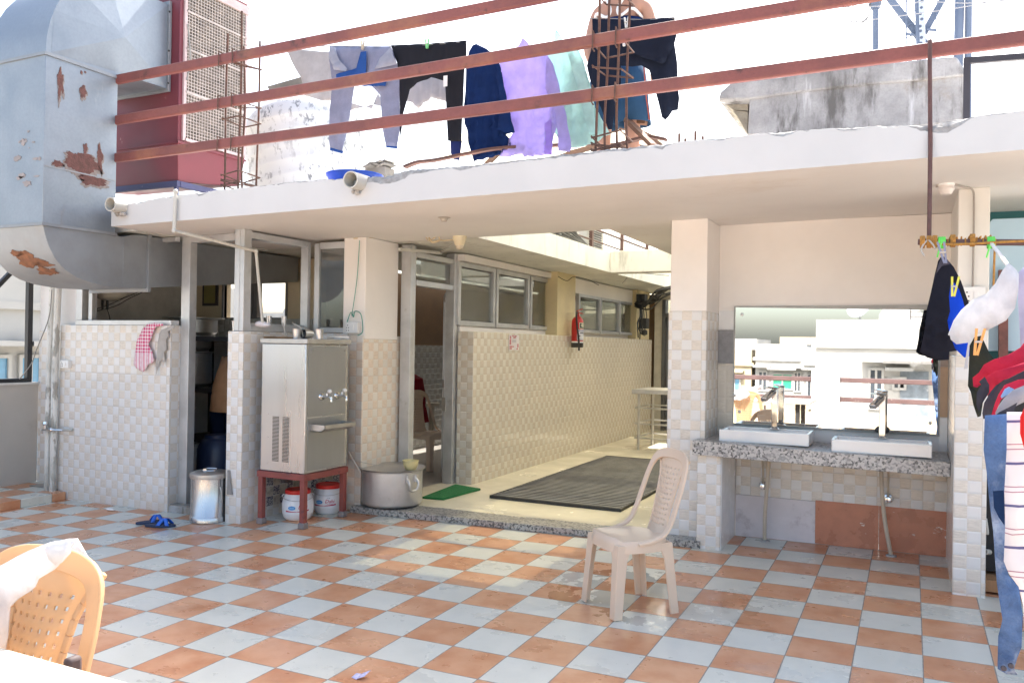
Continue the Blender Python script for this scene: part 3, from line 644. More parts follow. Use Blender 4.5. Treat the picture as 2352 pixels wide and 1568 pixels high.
# cables at the corridor end
mb = MB()
for k in range(9):
    a = Vector((-2.02, 9.75+rnd.uniform(-.1, .1), 2.12+rnd.uniform(-.06, .1))); b = Vector((-1.2+rnd.uniform(-.2, .2), 8.6+rnd.uniform(-.2, .3), 2.25+rnd.uniform(-.05, .12))); c = Vector((-.21, 7.6+rnd.uniform(-.1, .1), 2.46))
    mb.tube(smoothpath([a, a.lerp(b, .5)-Vector((0, 0, rnd.uniform(.03, .14))), b, b.lerp(c, .5)-Vector((0, 0, .04)), c]), rnd.uniform(.008, .018), 6)
for k in range(7):
    y = 9.9+rnd.uniform(-.15, .25); mb.tube(smoothpath([(-2.0, y, 2.3), (-1.96, y+rnd.uniform(-.1, .1), 2.0), (-1.98, y+rnd.uniform(-.12, .12), 1.85), (-1.97, y+rnd.uniform(-.1, .1), rnd.uniform(1.6, 1.75))]), .008, 6)
mb.box(-2.04, -1.9, 9.80, 9.98, 2.16, 2.34); mb.box(-2.04, -1.92, 9.98, 10.15, 1.78, 1.95); mb.lathe((-1.97, 10.05, 1.66), [(.0, 0), (.05, .02), (.05, .08), (.03, .1)], 12)
tag(mb.build('cable_tangle', WIRE), 'tangle of black cables and meter boxes high on the far corridor wall', 'cables')
mb = MB()
mb.tube(smoothpath([at(1282, 635, X=-1.98), at(1302, 645, X=-1.95), at(1318, 636, X=-1.9), at(1350, 642, X=-1.75), at(1375, 655, X=-1.7)]), .004, 6)
mb.tube(smoothpath([at(1430, 650, X=-1.5), at(1450, 630, X=-1.46), at(1480, 628, X=-1.4), at(1536, 633, X=-.9)]), .004, 6)
tag(mb.build('loose_wire', WIRE), 'thin loose black wire sagging below the courtyard eave', 'wire')

# courtyard canopy with arched ribs, railing and window units on the roof behind
cc = thing('courtyard_canopy', 'pale translucent vaulted sheet on dark arched ribs over the courtyard', 'canopy', (-.9, 7, 3))
POLY = M('polycarbonate', (.88, .85, .70), .3, var=.04, trans=.86)
t_ = NT(POLY); o_ = [n for n in t_.n if n.type == 'OUTPUT_MATERIAL'][0]; tr_ = t_.node('ShaderNodeBsdfTransparent', i_Color=(1, .93, .62, 1)); mx_ = t_.node('ShaderNodeMixShader', i_Fac=.09); t_.link(o_.inputs[0].links[0].from_socket, mx_.inputs[1]); t_.link(tr_.outputs[0], mx_.inputs[2]); t_.link(mx_.outputs[0], o_.inputs[0])
def vault(u, y): a = math.pi*(.12+.76*u); return Vector((-.85-1.05*math.cos(a), y, 2.95+.62*math.sin(a)))
mb = MB(); mb.grid(lambda u, v: vault(u, 3.2+7.6*v), 16, 4); mb.build('sheet', POLY, cc)
for k in range(8):
    y = 3.9+k*.9; mb = MB()
    P = [vault(i/14, y)-Vector((0, 0, .03)) for i in range(15)]
    for i in range(14): mb.bar(P[i], P[i+1], .035, .05)
    mb.build('rib', M('rib_paint', (.09, .045, .035), .6), cc)
mb = MB()
for k in range(5):
    y = 5.2+k*1.2; mb.box(-1.60, -1.56, y, y+.05, 2.66, 3.15)
    if k < 4: mb.tube([(-1.58, y, 2.95), (-1.58, y+1.2, 2.95)], .016)
    mb.tube([(-1.58, y, 2.8), (-1.58, y+1.2, 2.8)], .012)
mb.build('post', M('rib_paint', (.09, .045, .035), .6), cc)
for y, lab in ((5.6, 'grey boxy outdoor unit nearest on the courtyard roof edge'), (6.5, 'grey boxy outdoor unit farther back on the courtyard roof edge')):
    t = thing('outdoor_unit', lab, 'outdoor unit', (-1.75, y, 2.67), 'outdoor units on the courtyard roof'); mb = MB(); mb.box(-1.95, -1.66, y, y+.6, 2.70, 2.98); mb.build('casing', M('grey_casing', (.38, .38, .37), .6), t, bevel=.01)
    mb = MB()
    for k in range(8): mb.box(-1.66, -1.652, y+.04, y+.5, 2.73+k*.03, 2.745+k*.03)
    mb.build('grille', BLACK, t)
mb = MB()
for k in range(6): mb.tube(smoothpath([(-1.5, 4.6+k*.1, 2.68), (-1.5, 4.9+k*.1, 2.74+.05*(k % 3)), (-1.52, 5.3, 2.70+.04*k), (-1.55, 6.2, 2.70)]), .012, 6)
tag(mb.build('roof_cable', WIRE), 'bundle of black cables lying on the courtyard eave', 'cables')

# ------------------------------------------------------------------ washing bay
bay = thing('washing_bay', 'plastered washing recess between a tiled column and a tiled right pillar', 'wash bay', (1.4, 3.3, 0))
mb = MB(); mb.box(.655, 2.5, 3.33, 3.42, .30, zb(1.5, 3.3)); mb.build('back_wall', PLAS, bay)
mb = MB(); mb.box(.81, 2.27, 3.318, 3.33, .33, .66); mb.build('splash_tiles', TW, bay)
mb = MB(); mb.box(.657, .787, 3.315, 3.33, 1.615, 1.765); mb.build('white_tile', M('white_glazed', (.72, .72, .72), .2, var=.03), bay); mb = MB(); mb.box(2.215, 2.268, 3.315, 3.33, .76, 1.0); mb.build('white_tile', MATS['white_glazed'], bay)
mb = MB(); mb.box(.657, .785, 3.314, 3.33, 1.35, 1.612); mb.build('grey_tile', M('grey_tile', (.24, .24, .25), .4, var=.12, scale=30, stain=((.5, .5, .5), 60, .68, .72)), bay)
m_ = tile_mat('small_cream_tile', (.56, .53, .47), (.56, .53, .47), s=.12, big=1, pillow=.3, grout=(.66, .64, .6))
mb = MB(); mb.box(.657, .785, 3.314, 3.33, .78, 1.348); mb.build('cream_tile', m_, bay)
mb = MB(); mb.box(2.213, 2.268, 3.314, 3.33, 1.005, 1.36); mb.build('tan_tile', M('tan_tile', (.45, .30, .19), .4, var=.08), bay)
mb = MB(); mb.box(2.213, 2.268, 3.313, 3.33, 1.362, 1.52); mb.build('brown_tile', M('brown_tile', (.30, .24, .2), .4, var=.08), bay)
MARB = M('marble_tile', (.66, .62, .64), .2, var=.06, scale=5, stain=((.5, .45, .47), 4, .58, .7)); TERR = M('terracotta_tile', (.50, .205, .125), .3, var=.14, scale=6, stain=[((.75, .66, .6), 4.5, .60, .63, (1, 1, 1.8)), ((.8, .72, .66), 19, .68, .71)])
xm = at(1872, 1200, Y=3.32).x
mb = MB(); mb.box(.81, xm, 3.312, 3.33, .0, .328); mb.build('marble_skirting', MARB, bay)
mb = MB(); mb.box(xm+.002, (xm+2.27)/2, 3.312, 3.33, .0, .338); mb.box((xm+2.27)/2+.003, 2.27, 3.312, 3.33, .0, .338); mb.build('terracotta_skirting', TERR, bay)
col = thing('tiled_column', 'free standing column with checked tiles below pale pink plaster at the corridor corner', 'pillar', (.5, 3.1, 0))
mb = MB(); mb.box(.375, .653, 2.905, 3.41, 1.7, zb(.5, 3)); mb.build('shaft', PLAS, col, bevel=.006)
mb = MB(); mb.box(.365, .655, 2.893, 3.41, -.05, 1.745); mb.build('tiled_base', TW, col, bevel=.008)
rp = thing('right_pillar', 'tiled and plastered pillar at the right end of the washing counter', 'pillar', (2.35, 2.8, 0))
mb = MB(); mb.box(2.278, 2.445, 2.36, 3.33, 1.40, zb(2.3, 2.5)); mb.build('shaft', M('grey_cream_paint', (.70, .68, .64), .8, var=.06, scale=2), rp, bevel=.005)
mb = MB(); mb.box(2.27, 2.445, 2.352, 3.33, 0, 1.445); mb.build('tiled_base', TW, rp, bevel=.006)
# counter
ct = thing('wash_counter', 'speckled grey granite wash counter on a short tiled pier', 'counter', (1.4, 3.0, 0))
def zc(x): return .793-.022*(x-.6)
mb = MB(); x0, x1 = .603, 2.268
mb.hexa([(x0, 2.725, zc(x0)-.105), (x1, 2.725, zc(x1)-.095), (x1, 3.312, zc(x1)-.08), (x0, 3.312, zc(x0)-.08), (x0, 2.725, zc(x0)), (x1, 2.725, zc(x1)), (x1, 3.312, zc(x1)), (x0, 3.312, zc(x0))]); mb.build('top', GRAN, ct, bevel=.004)
mb = MB(); mb.box(.628, .80, 2.775, 3.31, -.02, .688); mb.build('pier', TW, ct, bevel=.006)
mb = MB(); mb.box(.80, .806, 2.79, 3.31, -.02, .688); mb.build('pier_side', M('white_glazed', (.72, .72, .72), .2, var=.03), ct)
def sink(x0, x1, y0, label):
    zz = zc((x0+x1)/2)+.001; t = thing('wash_basin', label, 'sink', ((x0+x1)/2, y0, zz), 'rectangular basins on the counter')
    mb = MB(); y1 = y0+.36; h = .088; r = .018; d = .07
    o_ = [(x0, y0), (x1, y0), (x1, y1), (x0, y1)]; i_ = [(x0+r, y0+r), (x1-r, y0+r), (x1-r, y1-.09), (x0+r, y1-.09)]; k_ = [(x0+.06, y0+.05), (x1-.06, y0+.05), (x1-.06, y1-.13), (x0+.06, y1-.13)]
    V = [(x, y, zz) for x, y in o_]+[(x, y, zz+h) for x, y in o_]+[(x, y, zz+h) for x, y in i_]+[(x, y, zz+h-d) for x, y in k_]
    F = [(3, 2, 1, 0)]+[(i, (i+1) % 4, 4+(i+1) % 4, 4+i) for i in range(4)]+[(4+i, 4+(i+1) % 4, 8+(i+1) % 4, 8+i) for i in range(4)]+[(8+i, 8+(i+1) % 4, 12+(i+1) % 4, 12+i) for i in range(4)]+[(12, 13, 14, 15)]
    mb.add(V, F); mb.build('bowl', CER, t, bevel=.006, segs=3)
    mb = MB(); cx_ = (x0+x1)/2; mb.lathe((cx_, y0+.13, zz+h-d), [(.0, .002), (.02, .003), (.024, 0)], 16); mb.build('drain', CHROME, t)
sink(.765, 1.392, 2.865, 'white rectangular basin at the left end of the granite counter')
sink(1.545, 2.165, 2.80, 'white rectangular basin at the right end of the granite counter')
def faucet(x, y, label):
    z0 = zc(x)+.089; t = thing('faucet', label, 'tap', (x, y, z0), 'tall chrome taps')
    mb = MB(); mb.box(x-.032, x+.032, y-.032, y+.032, z0, z0+.008); mb.box(x-.022, x+.022, y-.022, y+.022, z0+.008, z0+.30); mb.build('body', CHROME, t, bevel=.004)
    mb = MB(); a = Vector((x-.005, y-.01, z0+.285)); b = Vector((x-.06, y-.15, z0+.225)); mb.bar(a, b, .046, .03); mb.build('spout', CHROME, t, bevel=.004)
    mb = MB(); a = Vector((x+.005, y+.0, z0+.305)); b = Vector((x-.055, y-.10, z0+.315)); mb.bar(a, b, .042, .014); mb.build('lever', CHROME, t, bevel=.003)
q = at(1779, 985, Y=3.13); faucet(q.x, 3.13, 'tall square chrome tap standing behind the left basin')
q = at(2026, 1000, Y=3.08); faucet(q.x, 3.08, 'tall square chrome tap standing behind the right basin')
mb = MB(); q = at(2026, 988, Y=3.24); mb.ball((q.x, 3.25, q.z+.0), .05, 10, 1, .55, .5); tag(mb.build('soap_dish', M('dark_soap', (.06, .06, .065), .5)), 'dark oval soap lump against the mirror behind the right tap', 'soap')
# mirror
m_, t_, b_ = base('mirror_silver'); MATS['mirror'] = m_; b_.inputs['Metallic'].default_value = 1; b_.inputs['Roughness'].default_value = .012
tc = t_.node('ShaderNodeTexCoord').outputs['Object']; sp = t_.noise(tc, 75, 2, .5); zz_ = t_.node('ShaderNodeSeparateXYZ', i_0=tc).outputs[2]
f = t_.math('MULTIPLY', t_.ramp(sp, .69, .72), t_.ramp(zz_, .9, 1.25, 1, 0)); 
t_.link(t_.mix(f, (.92, .93, .93), (.6, .6, .6)), b_.inputs['Base Color']); t_.link(t_.ramp(t_.math('MAXIMUM', f, t_.ramp(t_.noise(tc, 5, 5), .62, .8, 0, .25)), 0, 1, .012, .5), b_.inputs['Roughness'])
mir = thing('wall_mirror', 'wide frameless mirror above the wash basins reflecting rooftops', 'mirror', (1.5, 3.3, 1.3))
mb = MB(); mb.hexa([(.783, 3.303, .882), (2.212, 3.303, .880), (2.212, 3.312, .880), (.783, 3.312, .882), (.787, 3.303, 1.793), (2.205, 3.303, 1.765), (2.205, 3.312, 1.765), (.787, 3.312, 1.793)]); mb.build('glass', m_, mir, bevel=.003)
mb = MB(); mb.box(.775, 2.22, 3.312, 3.314, .866, 1.80); mb.build('backing', M('mirror_back', (.42, .42, .41), .8), mir)
for x, z in ((.84, 1.735), (.83, .975), (.79, 1.10), (2.16, .96)):
    mb = MB(); mb.lathe((x, 3.303, z), [(.013, 0), (.011, .006), (0, .008)], 12, axis=(0, -1, 0)); mb.build('fixing_screw', STEELD, mir)
# waste pipes and angle valves under the counter
for pts, lab in (([at(1765, 1058, Y=3.12), at(1763, 1100, Y=3.14), at(1757, 1180, Y=3.17), fl(1756, 1242)], 'beige waste pipe hanging under the left basin'), ([at(2024, 1082, Y=3.02), at(2026, 1130, Y=3.05), at(2033, 1200, Y=3.12), fl(2047, 1276)], 'bent beige waste pipe hanging under the right basin')):
    t = thing('waste_pipe', lab, 'pipe', pts[-1], 'waste pipes under the counter'); mb = MB(); mb.tube(smoothpath(pts), .014, 10); mb.build('hose', M('beige_hose', (.52, .45, .36), .5), t)
    mb = MB(); mb.lathe(pts[-1], [(.04, -.004), (.035, .008), (.016, .012)], 12); mb.build('floor_flange', CONC, t)
for px_, py_, lab in ((1754, 1114, 'round chrome angle valve on the tiles under the left basin'), (2040, 1144, 'round chrome angle valve on the tiles under the right basin')):
    c = at(px_, py_, Y=3.315); t = thing('angle_valve', lab, 'valve', c, 'angle valves under the counter')
    mb = MB(); mb.lathe(c, [(.036, 0), (.032, .01), (.02, .014), (.018, .05), (.022, .052), (.02, .075), (0, .08)], 18, axis=(0, -1, 0)); mb.build('body', CHROME, t)
    mb = MB(); mb.tube(smoothpath([(c.x, 3.29, c.z+.01), (c.x, 3.28, c.z+.08), (c.x+.0, 3.25, c.z+.2), (c.x-.02, 3.15, c.z+.32)]), .007, 8); mb.build('hose', M('beige_hose', (.52, .45, .36), .5), t)
# ------------------------------------------------------------------ exhaust duct (left)
DX0, DX1 = -4.72, -4.0
du = thing('exhaust_duct', 'big rusty galvanised exhaust duct bending down over the roof edge into the kitchen', 'duct', (-4.36, 1.2, 2))
mb = MB(); mb.box(DX0, DX1, .855, 1.50, 2.345, 3.655); mb.build('vertical_duct', GALV, du, bevel=.004)
mb = MB()
def ring(m_, z, w_=.012, h=.012): m_.box(DX0-w_, DX1+w_, .855-w_, 1.50+w_, z-h, z+h)
ring(mb, 3.66); mb.build('seam_flange', GALV2, du); mb = MB(); ring(mb, 2.345); mb.build('seam_flange', GALV2, du); mb = MB(); mb.box(DX1, DX1+.004, .86, 1.495, 2.79, 2.80); mb.build('seam', GALV2, du)
def elbow(m_, cy_, cz_, r0, r1, a0, a1, n, y_end=None, zl=None):
    """curved duct bend in the y-z plane: inner radius r0, outer radius r1"""
    V = []; F = []
    for i in range(n+1):
        a = a0+(a1-a0)*i/n
        for x in (DX0, DX1):
            for r in (r0, r1): V.append((x, cy_+r*math.cos(a)*(1 if not isinstance(r, tuple) else 1), cz_+r*math.sin(a)))
    for i in range(n):
        b = i*4; c = b+4
        F += [(b, b+1, c+1, c), (b+2, c+2, c+3, b+3), (b, c, c+2, b+2), (b+1, b+3, c+3, c+1)]
    F += [(0, 2, 3, 1), (n*4, n*4+1, n*4+3, n*4+2)]
    m_.add(V, F)
# lower bend: sweeps from the vertical duct round into the kitchen
V = []; n = 14
outer = [(.855, 2.345)]+[(tuple(at(x, y, X=DX1))[1], at(x, y, X=DX1).z) for x, y in ((104, 540), (112, 565), (128, 596), (150, 620), (178, 638), (212, 650), (262, 659), (340, 663))]
inner = [(1.50, 2.345), (1.52, 2.34), (1.54, 2.335), (1.56, 2.33), (1.59, 2.335), (1.62, 2.345), (1.66, 2.36), (1.72, 2.37), (1.83, 2.372)]
def profile_duct(m_, outer, inner):
    n = len(outer); V = []; F = []
    for (yo, zo), (yi, zi) in zip(outer, inner): V += [(DX0, yi, zi), (DX0, yo, zo), (DX1, yi, zi), (DX1, yo, zo)]
    for i in range(n-1):
        b = i*4; c = b+4; F += [(b, b+1, c+1, c), (b+2, c+2, c+3, b+3), (b, c, c+2, b+2), (b+1, b+3, c+3, c+1)]
    F += [(0, 2, 3, 1), ((n-1)*4, (n-1)*4+1, (n-1)*4+3, (n-1)*4+2)]; m_.add(V, F)
mb = MB(); profile_duct(mb, outer, inner); mb.build('lower_bend', GALV2, du, angle=50)
yE, zE = outer[-1]; mb = MB(); mb.box(DX0-.02, DX1+.022, yE-.02, yE+.012, zE-.03, 2.385); mb.box(DX1, DX1+.004, 1.58, 1.59, 1.925, 2.34); mb.build('bend_flange', GALV2, du, bevel=.003)
mb = MB(); mb.hexa([(DX0, yE+.01, zE+.01), (DX1, yE+.01, zE+.01), (-4.0, 3.80, 2.12), (-4.6, 3.80, 2.12), (DX0, yE+.01, 2.37), (DX1, yE+.01, 2.37), (-4.0, 3.80, 2.378), (-4.6, 3.80, 2.378)]); mb.build('inner_duct', GALV2, du)
# upper bend with cross-broken side
up_out = [(.855, 3.66)]+[(.855+.62*(1-math.cos(a)), 3.66+.80*math.sin(a)) for a in [math.pi/2*i/9 for i in range(1, 10)]]+[(2.02, 4.47)]
up_in = [(1.50, 3.66)]+[(1.50+.06*(1-math.cos(a)), 3.66+.05*math.sin(a)) for a in [math.pi/2*i/9 for i in range(1, 10)]]+[(2.02, 3.715)]
mb = MB(); profile_duct(mb, up_out, up_in); o = mb.build('upper_bend', GALV, du, angle=50)
mb = MB(); mb.box(DX0-.02, DX1+.022, 2.0, 2.03, 3.69, 4.50); mb.build('top_flange', GALV2, du, bevel=.003)
mb = MB(); cpt = Vector((DX1, 1.52, 4.0)); 
for q in ((DX1, .93, 3.68), (DX1, 2.0, 3.74), (DX1, 2.0, 4.46), (DX1, 1.12, 4.30)):
    qv = Vector(q); nr = Vector((.018, 0, 0)); mb.add([cpt+nr, qv+Vector((.001, 0, 0)), qv+Vector((.001, .02, .02))], [(0, 1, 2)])
crs = [Vector((DX1+.001, .90, 3.68)), Vector((DX1+.001, 2.0, 3.73)), Vector((DX1+.001, 2.0, 4.465)), Vector((DX1+.001, 1.40, 4.455)), Vector((DX1+.001, 1.10, 4.28)), Vector((DX1+.001, .92, 4.02))]
mb = MB(); mb.add([cpt+Vector((.055, 0, 0))]+crs, [(0, i+1, (i+1) % len(crs)+1) for i in range(len(crs))]); mb.build('creased_side', GALV, du, smooth=False)
mb = MB()
for z in (4.40, 4.05, 3.76): mb.lathe((DX1+.022, 2.0, z), [(.01, 0), (.008, .006), (0, .007)], 8, axis=(1, 0, 0))
mb.build('rivet', BLACK, du)
# rust and peeling patches (real shapes on the sheet)
def blob(cx_, cz_, w_, h, seed, n=26, spike=.5):
    out = []; n = 72
    for k in range(n):
        a = 2*math.pi*k/n; r = .95+.7*spike*noise.noise(Vector((math.cos(a)*1.3+seed*5, math.sin(a)*1.3, seed)))+.30*noise.noise(Vector((math.cos(a)*4+seed, math.sin(a)*4, 3)))+.16*noise.noise(Vector((math.cos(a)*11+seed, math.sin(a)*11, 8)))
        out.append((cx_+w_*.5*math.cos(a)*r, cz_+h*.5*math.sin(a)*r))
    return out
def patch(name, m, pts, to3, parent, d=.0025):
    V, E_, F_, *_ = delaunay_2d_cdt([Vector(p) for p in pts], [(i, (i+1) % len(pts)) for i in range(len(pts))], [], 1, 1e-6)
    mb = MB(); A = [to3(v.x, v.y, 0) for v in V]; B = [to3(v.x, v.y, d) for v in V]; n = len(V)
    for f in F_: mb.f.append(tuple(i+n for i in f)); mb.f.append(tuple(f)[::-1])
    mb.v = A+B; cnt = {}
    for f in F_:
        for i in range(len(f)): e = tuple(sorted((f[i], f[(i+1) % len(f)]))); cnt[e] = cnt.get(e, 0)+1
    for (a, b), c in cnt.items():
        if c == 1: mb.f.append((a, b, b+n, a+n))
    return mb.build(name, m, parent, smooth=False)
side = lambda y, z, d: (DX1+.001+d, y, z)
def sp(x, y): p = at(x, y, X=DX1); return p.y, p.z
for (x0, y0, x1, y1, sd) in ((131, 158, 146, 226, 1), (183, 196, 197, 226, 2), (148, 345, 218, 395, 3), (122, 368, 142, 384, 4), (180, 402, 243, 428, 5), (222, 340, 236, 388, 6), (184, 163, 189, 170, 7), (193, 164, 197, 168, 8), (191, 328, 200, 352, 9)):
    a = sp((x0+x1)/2, (y0+y1)/2); wv = abs(sp(x1, y0)[0]-sp(x0, y0)[0]); hv = abs(sp(x0, y0)[1]-sp(x0, y1)[1])
    patch('rust_patch', RUST, blob(a[0], a[1], wv, hv, sd, spike=.9), side, du)
    patch('rust_stain', M('rust_bleed', (.235, .20, .19), .8, var=.25, scale=25), blob(a[0]+.004, a[1]-hv*.10, wv*1.22, hv*1.25, sd, spike=.9), side, du, .0012)
front = lambda x, z, d: (x, .8535-d, z)
for k in range(14):
    px_, py_ = rnd.uniform(38, 95), rnd.uniform(290, 430); p = at(px_, py_, Y=.855)
    patch('scuff', M('scuffed_sheet', (.29, .265, .27), .8, var=.2), blob(p.x, p.z, rnd.uniform(.02, .09), rnd.uniform(.006, .05), k+20, 18, 1.), front, du, .0015)
# rusty belly on the curved outside of the lower bend
o_ = outer
def belly(x, s, d):
    t = max(0, min(len(o_)-1.001, s)); i = int(t); f = t-i; y = o_[i][0]*(1-f)+o_[i+1][0]*f; z = o_[i][1]*(1-f)+o_[i+1][1]*f
    dy = o_[i+1][0]-o_[i][0]; dz = o_[i+1][1]-o_[i][1]; l = math.hypot(dy, dz); return (x, y+dz/l*(d+.001), z-dy/l*(d+.001))
for cxx, s_, wv, hv, sd in ((-4.33, 3.0, .30, 1.2, 31), (-4.22, 4.1, .22, .9, 32), (-4.42, 2.4, .16, .5, 33), (-4.2, 3.4, .25, .45, 36)):
    pts = blob(cxx, s_, wv, hv, sd, 30, .9); patch('rust_patch', RUST2, pts, belly, du, .003)
# hood lamp dish beneath the duct
hl = thing('exhaust_cowl', 'cream round exhaust fan cowl hanging under the duct inside the hatch', 'fan cowl', at(255, 675, Y=2.4))
c = at(254, 668, Y=2.45); mb = MB(); mb.lathe((c.x, c.y, c.z-.10), [(.05, 0), (.09, .01), (.15, .05), (.17, .09), (.17, .12), (.16, .12)], 28); mb.build('bowl', M('cream_enamel', (.55, .52, .44), .4, stain=((.3, .26, .2), 6, .6, .8)), hl)
mb = MB(); mb.lathe((c.x, c.y, c.z+.02), [(.18, 0), (.18, .018), (0, .018)], 28); mb.build('rim', DARK, hl)
mb = MB()
for dx in (-.05, .02): mb.tube([(c.x+dx, c.y-.05, c.z-.09), (c.x+dx, c.y-.05, c.z-.19)], .012, 8)
mb.tube(smoothpath([(c.x+.02, c.y-.05, c.z-.19), (c.x-.0, c.y, c.z-.3), (c.x-.02, c.y, c.z-.45)]), .004, 6); mb.build('cable_gland', BLACK, hl)
mb = MB(); mb.tube(smoothpath([at(212, 712, Y=2.5), at(250, 700, Y=2.5), at(290, 682, Y=2.5), at(335, 664, Y=2.5)]), .004, 6); mb.tube(smoothpath([at(212, 716, Y=2.5), at(262, 704, Y=2.5), at(300, 684, Y=2.5), at(340, 665, Y=2.5)]), .004, 6)
tag(mb.build('hood_cable', WIRE), 'two thin black cables rising across the grey kitchen wall to the duct', 'cable')

# ------------------------------------------------------------------ maroon air cooler on the roof
ac = thing('air_cooler', 'tall maroon rooftop air cooler with a caged pad grille and blue base frame', 'air cooler', (-4.6, 2.4, 2.62))
X1 = -3.885; Y0, Y1_ = 2.035, 2.86
mb = MB(); mb.box(-5.35, X1, Y0, Y1_, 3.24, 4.78); mb.hexa([(-5.30, Y0+.03, 2.90), (X1-.02, Y0+.03, 2.88), (X1-.02, Y1_-.05, 2.98), (-5.30, Y1_-.05, 2.98), (-5.35, Y0, 3.24), (X1, Y0, 3.24), (X1, Y1_, 3.24), (-5.35, Y1_, 3.24)]); mb.build('cabinet', MAROON, ac, bevel=.006)
mb = MB(); mb.box(-5.37, X1+.012, Y0-.012, Y0, 3.225, 3.245); mb.box(X1, X1+.014, Y0-.012, Y1_, 3.225, 3.245); mb.build('seam_lip', MAROON, ac)
FW = M('faded_pink_frame', (.55, .43, .44), .6, var=.15)
gz0, gz1 = 3.28, 4.66; gy0, gy1 = Y0+.06, Y1_-.03
mb = MB(); mb.box(X1, X1+.02, gy0-.02, gy0+.01, gz0-.02, gz1); mb.box(X1, X1+.02, gy1-.01, gy1+.02, gz0-.02, gz1); mb.box(X1, X1+.02, gy0, gy1, gz0-.02, gz0+.005); mb.box(X1, X1+.03, gy0-.03, Y1_, gz1, gz1+.08); mb.build('grille_frame', FW, ac)
mb = MB(); mb.box(X1+.001, X1+.006, gy0, gy1, gz0, gz1); mb.build('cooling_pad', M('straw_pad', (.20, .175, .15), .95, var=.5, scale=14, bump=1, bscale=40, stretch=(1, .5, 2), stain=[((.45, .41, .36), 30, .6, .75), ((.05, .045, .04), 5, .6, .75)]), ac)
mb = MB()
ny, nz = 22, 48
for k in range(ny+1): y = gy0+(gy1-gy0)*k/ny; mb.bar((X1+.016, y, gz0), (X1+.016, y, gz1), .0045)
for k in range(nz+1): z = gz0+(gz1-gz0)*k/nz; mb.bar((X1+.0165, gy0, z), (X1+.0165, gy1, z), .0045)
for z in (3.69, 4.08, 4.42): mb.box(X1+.012, X1+.02, gy0, gy1, z, z+.018)
mb.build('wire_grille', M('grille_wire', (.50, .44, .42), .6, var=.2), ac)
mb = MB(); mb.box(-5.25, X1-.06, Y1_, Y1_+.02, 3.05, 4.6); mb.build('added_rear_pad', MATS['straw_pad'], ac); mb = MB(); bz = 2.84; mb.box(-5.35, X1, Y0, Y0+.04, bz, bz+.05); mb.box(X1-.04, X1+.005, Y0+.04, Y1_, bz+.0, bz+.05); mb.box(-5.35, X1, Y1_-.04, Y1_, bz, bz+.05)  # unseen back pad, added to keep red bounce off the water tank
for x in (-5.3, X1-.03):
    for y in (Y0+.02, Y1_-.02): mb.box(x-.015, x+.015, y-.015, y+.015, 2.6, bz)
mb.build('base_frame', M('blue_angle', (.055, .06, .14), .6, stain=((.3, .3, .32), 9, .62, .7)), ac)
mb = MB(); mb.box(-5.0, X1-.1, 2.1, 2.7, 2.605, 2.66); mb.build('plinth', M('grey_board', (.42, .40, .37), .9, var=.2), ac)
mb = MB(); mb.tube(smoothpath([(X1+.03, gy0, 4.3), (X1+.05, gy0+.02, 4.0), (X1+.03, gy0, 3.8)]), .006, 6); mb.build('cable', WIREG, ac)

# ------------------------------------------------------------------ water tank
tk = thing('water_tank', 'white speckled water tank with ridged bands on the roof behind the rails', 'water tank', (-3.98, 4.15, 2.6))
m_, t_, b_ = base('tank_plastic'); tc = t_.node('ShaderNodeTexCoord').outputs['Object']
f1 = t_.ramp(t_.noise(tc, 16, 6, .72, (1, 1, .42)), .54, .58); f2 = t_.ramp(t_.noise(tc, 2.6, 3), .38, .6, .15, 1); 
t_.link(t_.mix(t_.math('MULTIPLY', f1, f2), (.66, .67, .69), (.22, .23, .25)), b_.inputs['Base Color']); b_.inputs['Roughness'].default_value = .6
TX, TY, TR = -3.98, 4.15, .70
pr = []
for k in range(8):
    z = .0+k*.165; pr += [(TR, z+.02), (TR, z+.12), (TR+.007, z+.135), (TR+.007, z+.155)]
pr += [(TR*.985, 1.36), (TR*.93, 1.46), (TR*.80, 1.56), (TR*.6, 1.63), (.27, 1.67), (.235, 1.70), (.23, 1.76)]
mb = MB(); mb.lathe((TX, TY, 2.60), [(TR*.98, -.1)]+[(r, z*.96) for r, z in pr], 56); mb.build('shell', m_, tk, angle=60)
zt_ = 2.60+1.76*.96; mb = MB(); mb.lathe((TX, TY, zt_), [(.24, 0), (.245, .02), (.24, .04), (0, .045)], 36); mb.build('neck_ring', M('dusty_rim', (.52, .47, .42), .8), tk)
mb = MB(); mb.hexa([Vector((TX-.24, TY-.2, zt_+.03)), Vector((TX+.22, TY-.2, zt_+.045)), Vector((TX+.22, TY+.2, zt_+.045)), Vector((TX-.24, TY+.2, zt_+.03)), Vector((TX-.30, TY-.24, zt_+.15)), Vector((TX+.22, TY-.22, zt_+.12)), Vector((TX+.22, TY+.22, zt_+.12)), Vector((TX-.30, TY+.24, zt_+.15))]); mb.build('lid_slab', M('lid_stone', (.22, .21, .19), .9, var=.2), tk, bevel=.006)
tk.rotation_euler = (0, rad(-10), 0)
# ------------------------------------------------------------------ rails on rebar stubs
def rail(p0, p1, label):
    a = at(*p0, Y=1.50); b = at(*p1, Y=1.50); d = (b-a).normalized(); a2 = a-d*.25; b2 = b+d*2.6
    r_ = thing('roof_rail', label, 'rail', a, 'red oxide pipes strung across the roof edge'); mb = MB(); mb.bar(a2, b2, .042, .077); mb.build('pipe', REDOX, r_, bevel=.012, segs=3)
    return a, d
TOPR = rail((267, 184), (1210, 1), 'topmost of the three red oxide roof rails, running out of the picture at upper middle')
MIDR = rail((267, 277), (1915, 3), 'middle of the three red oxide roof rails, in front of the hanging clothes')
LOWR = rail((267, 363), (2352, 88), 'lowest of the three red oxide roof rails, just above the slab edge')
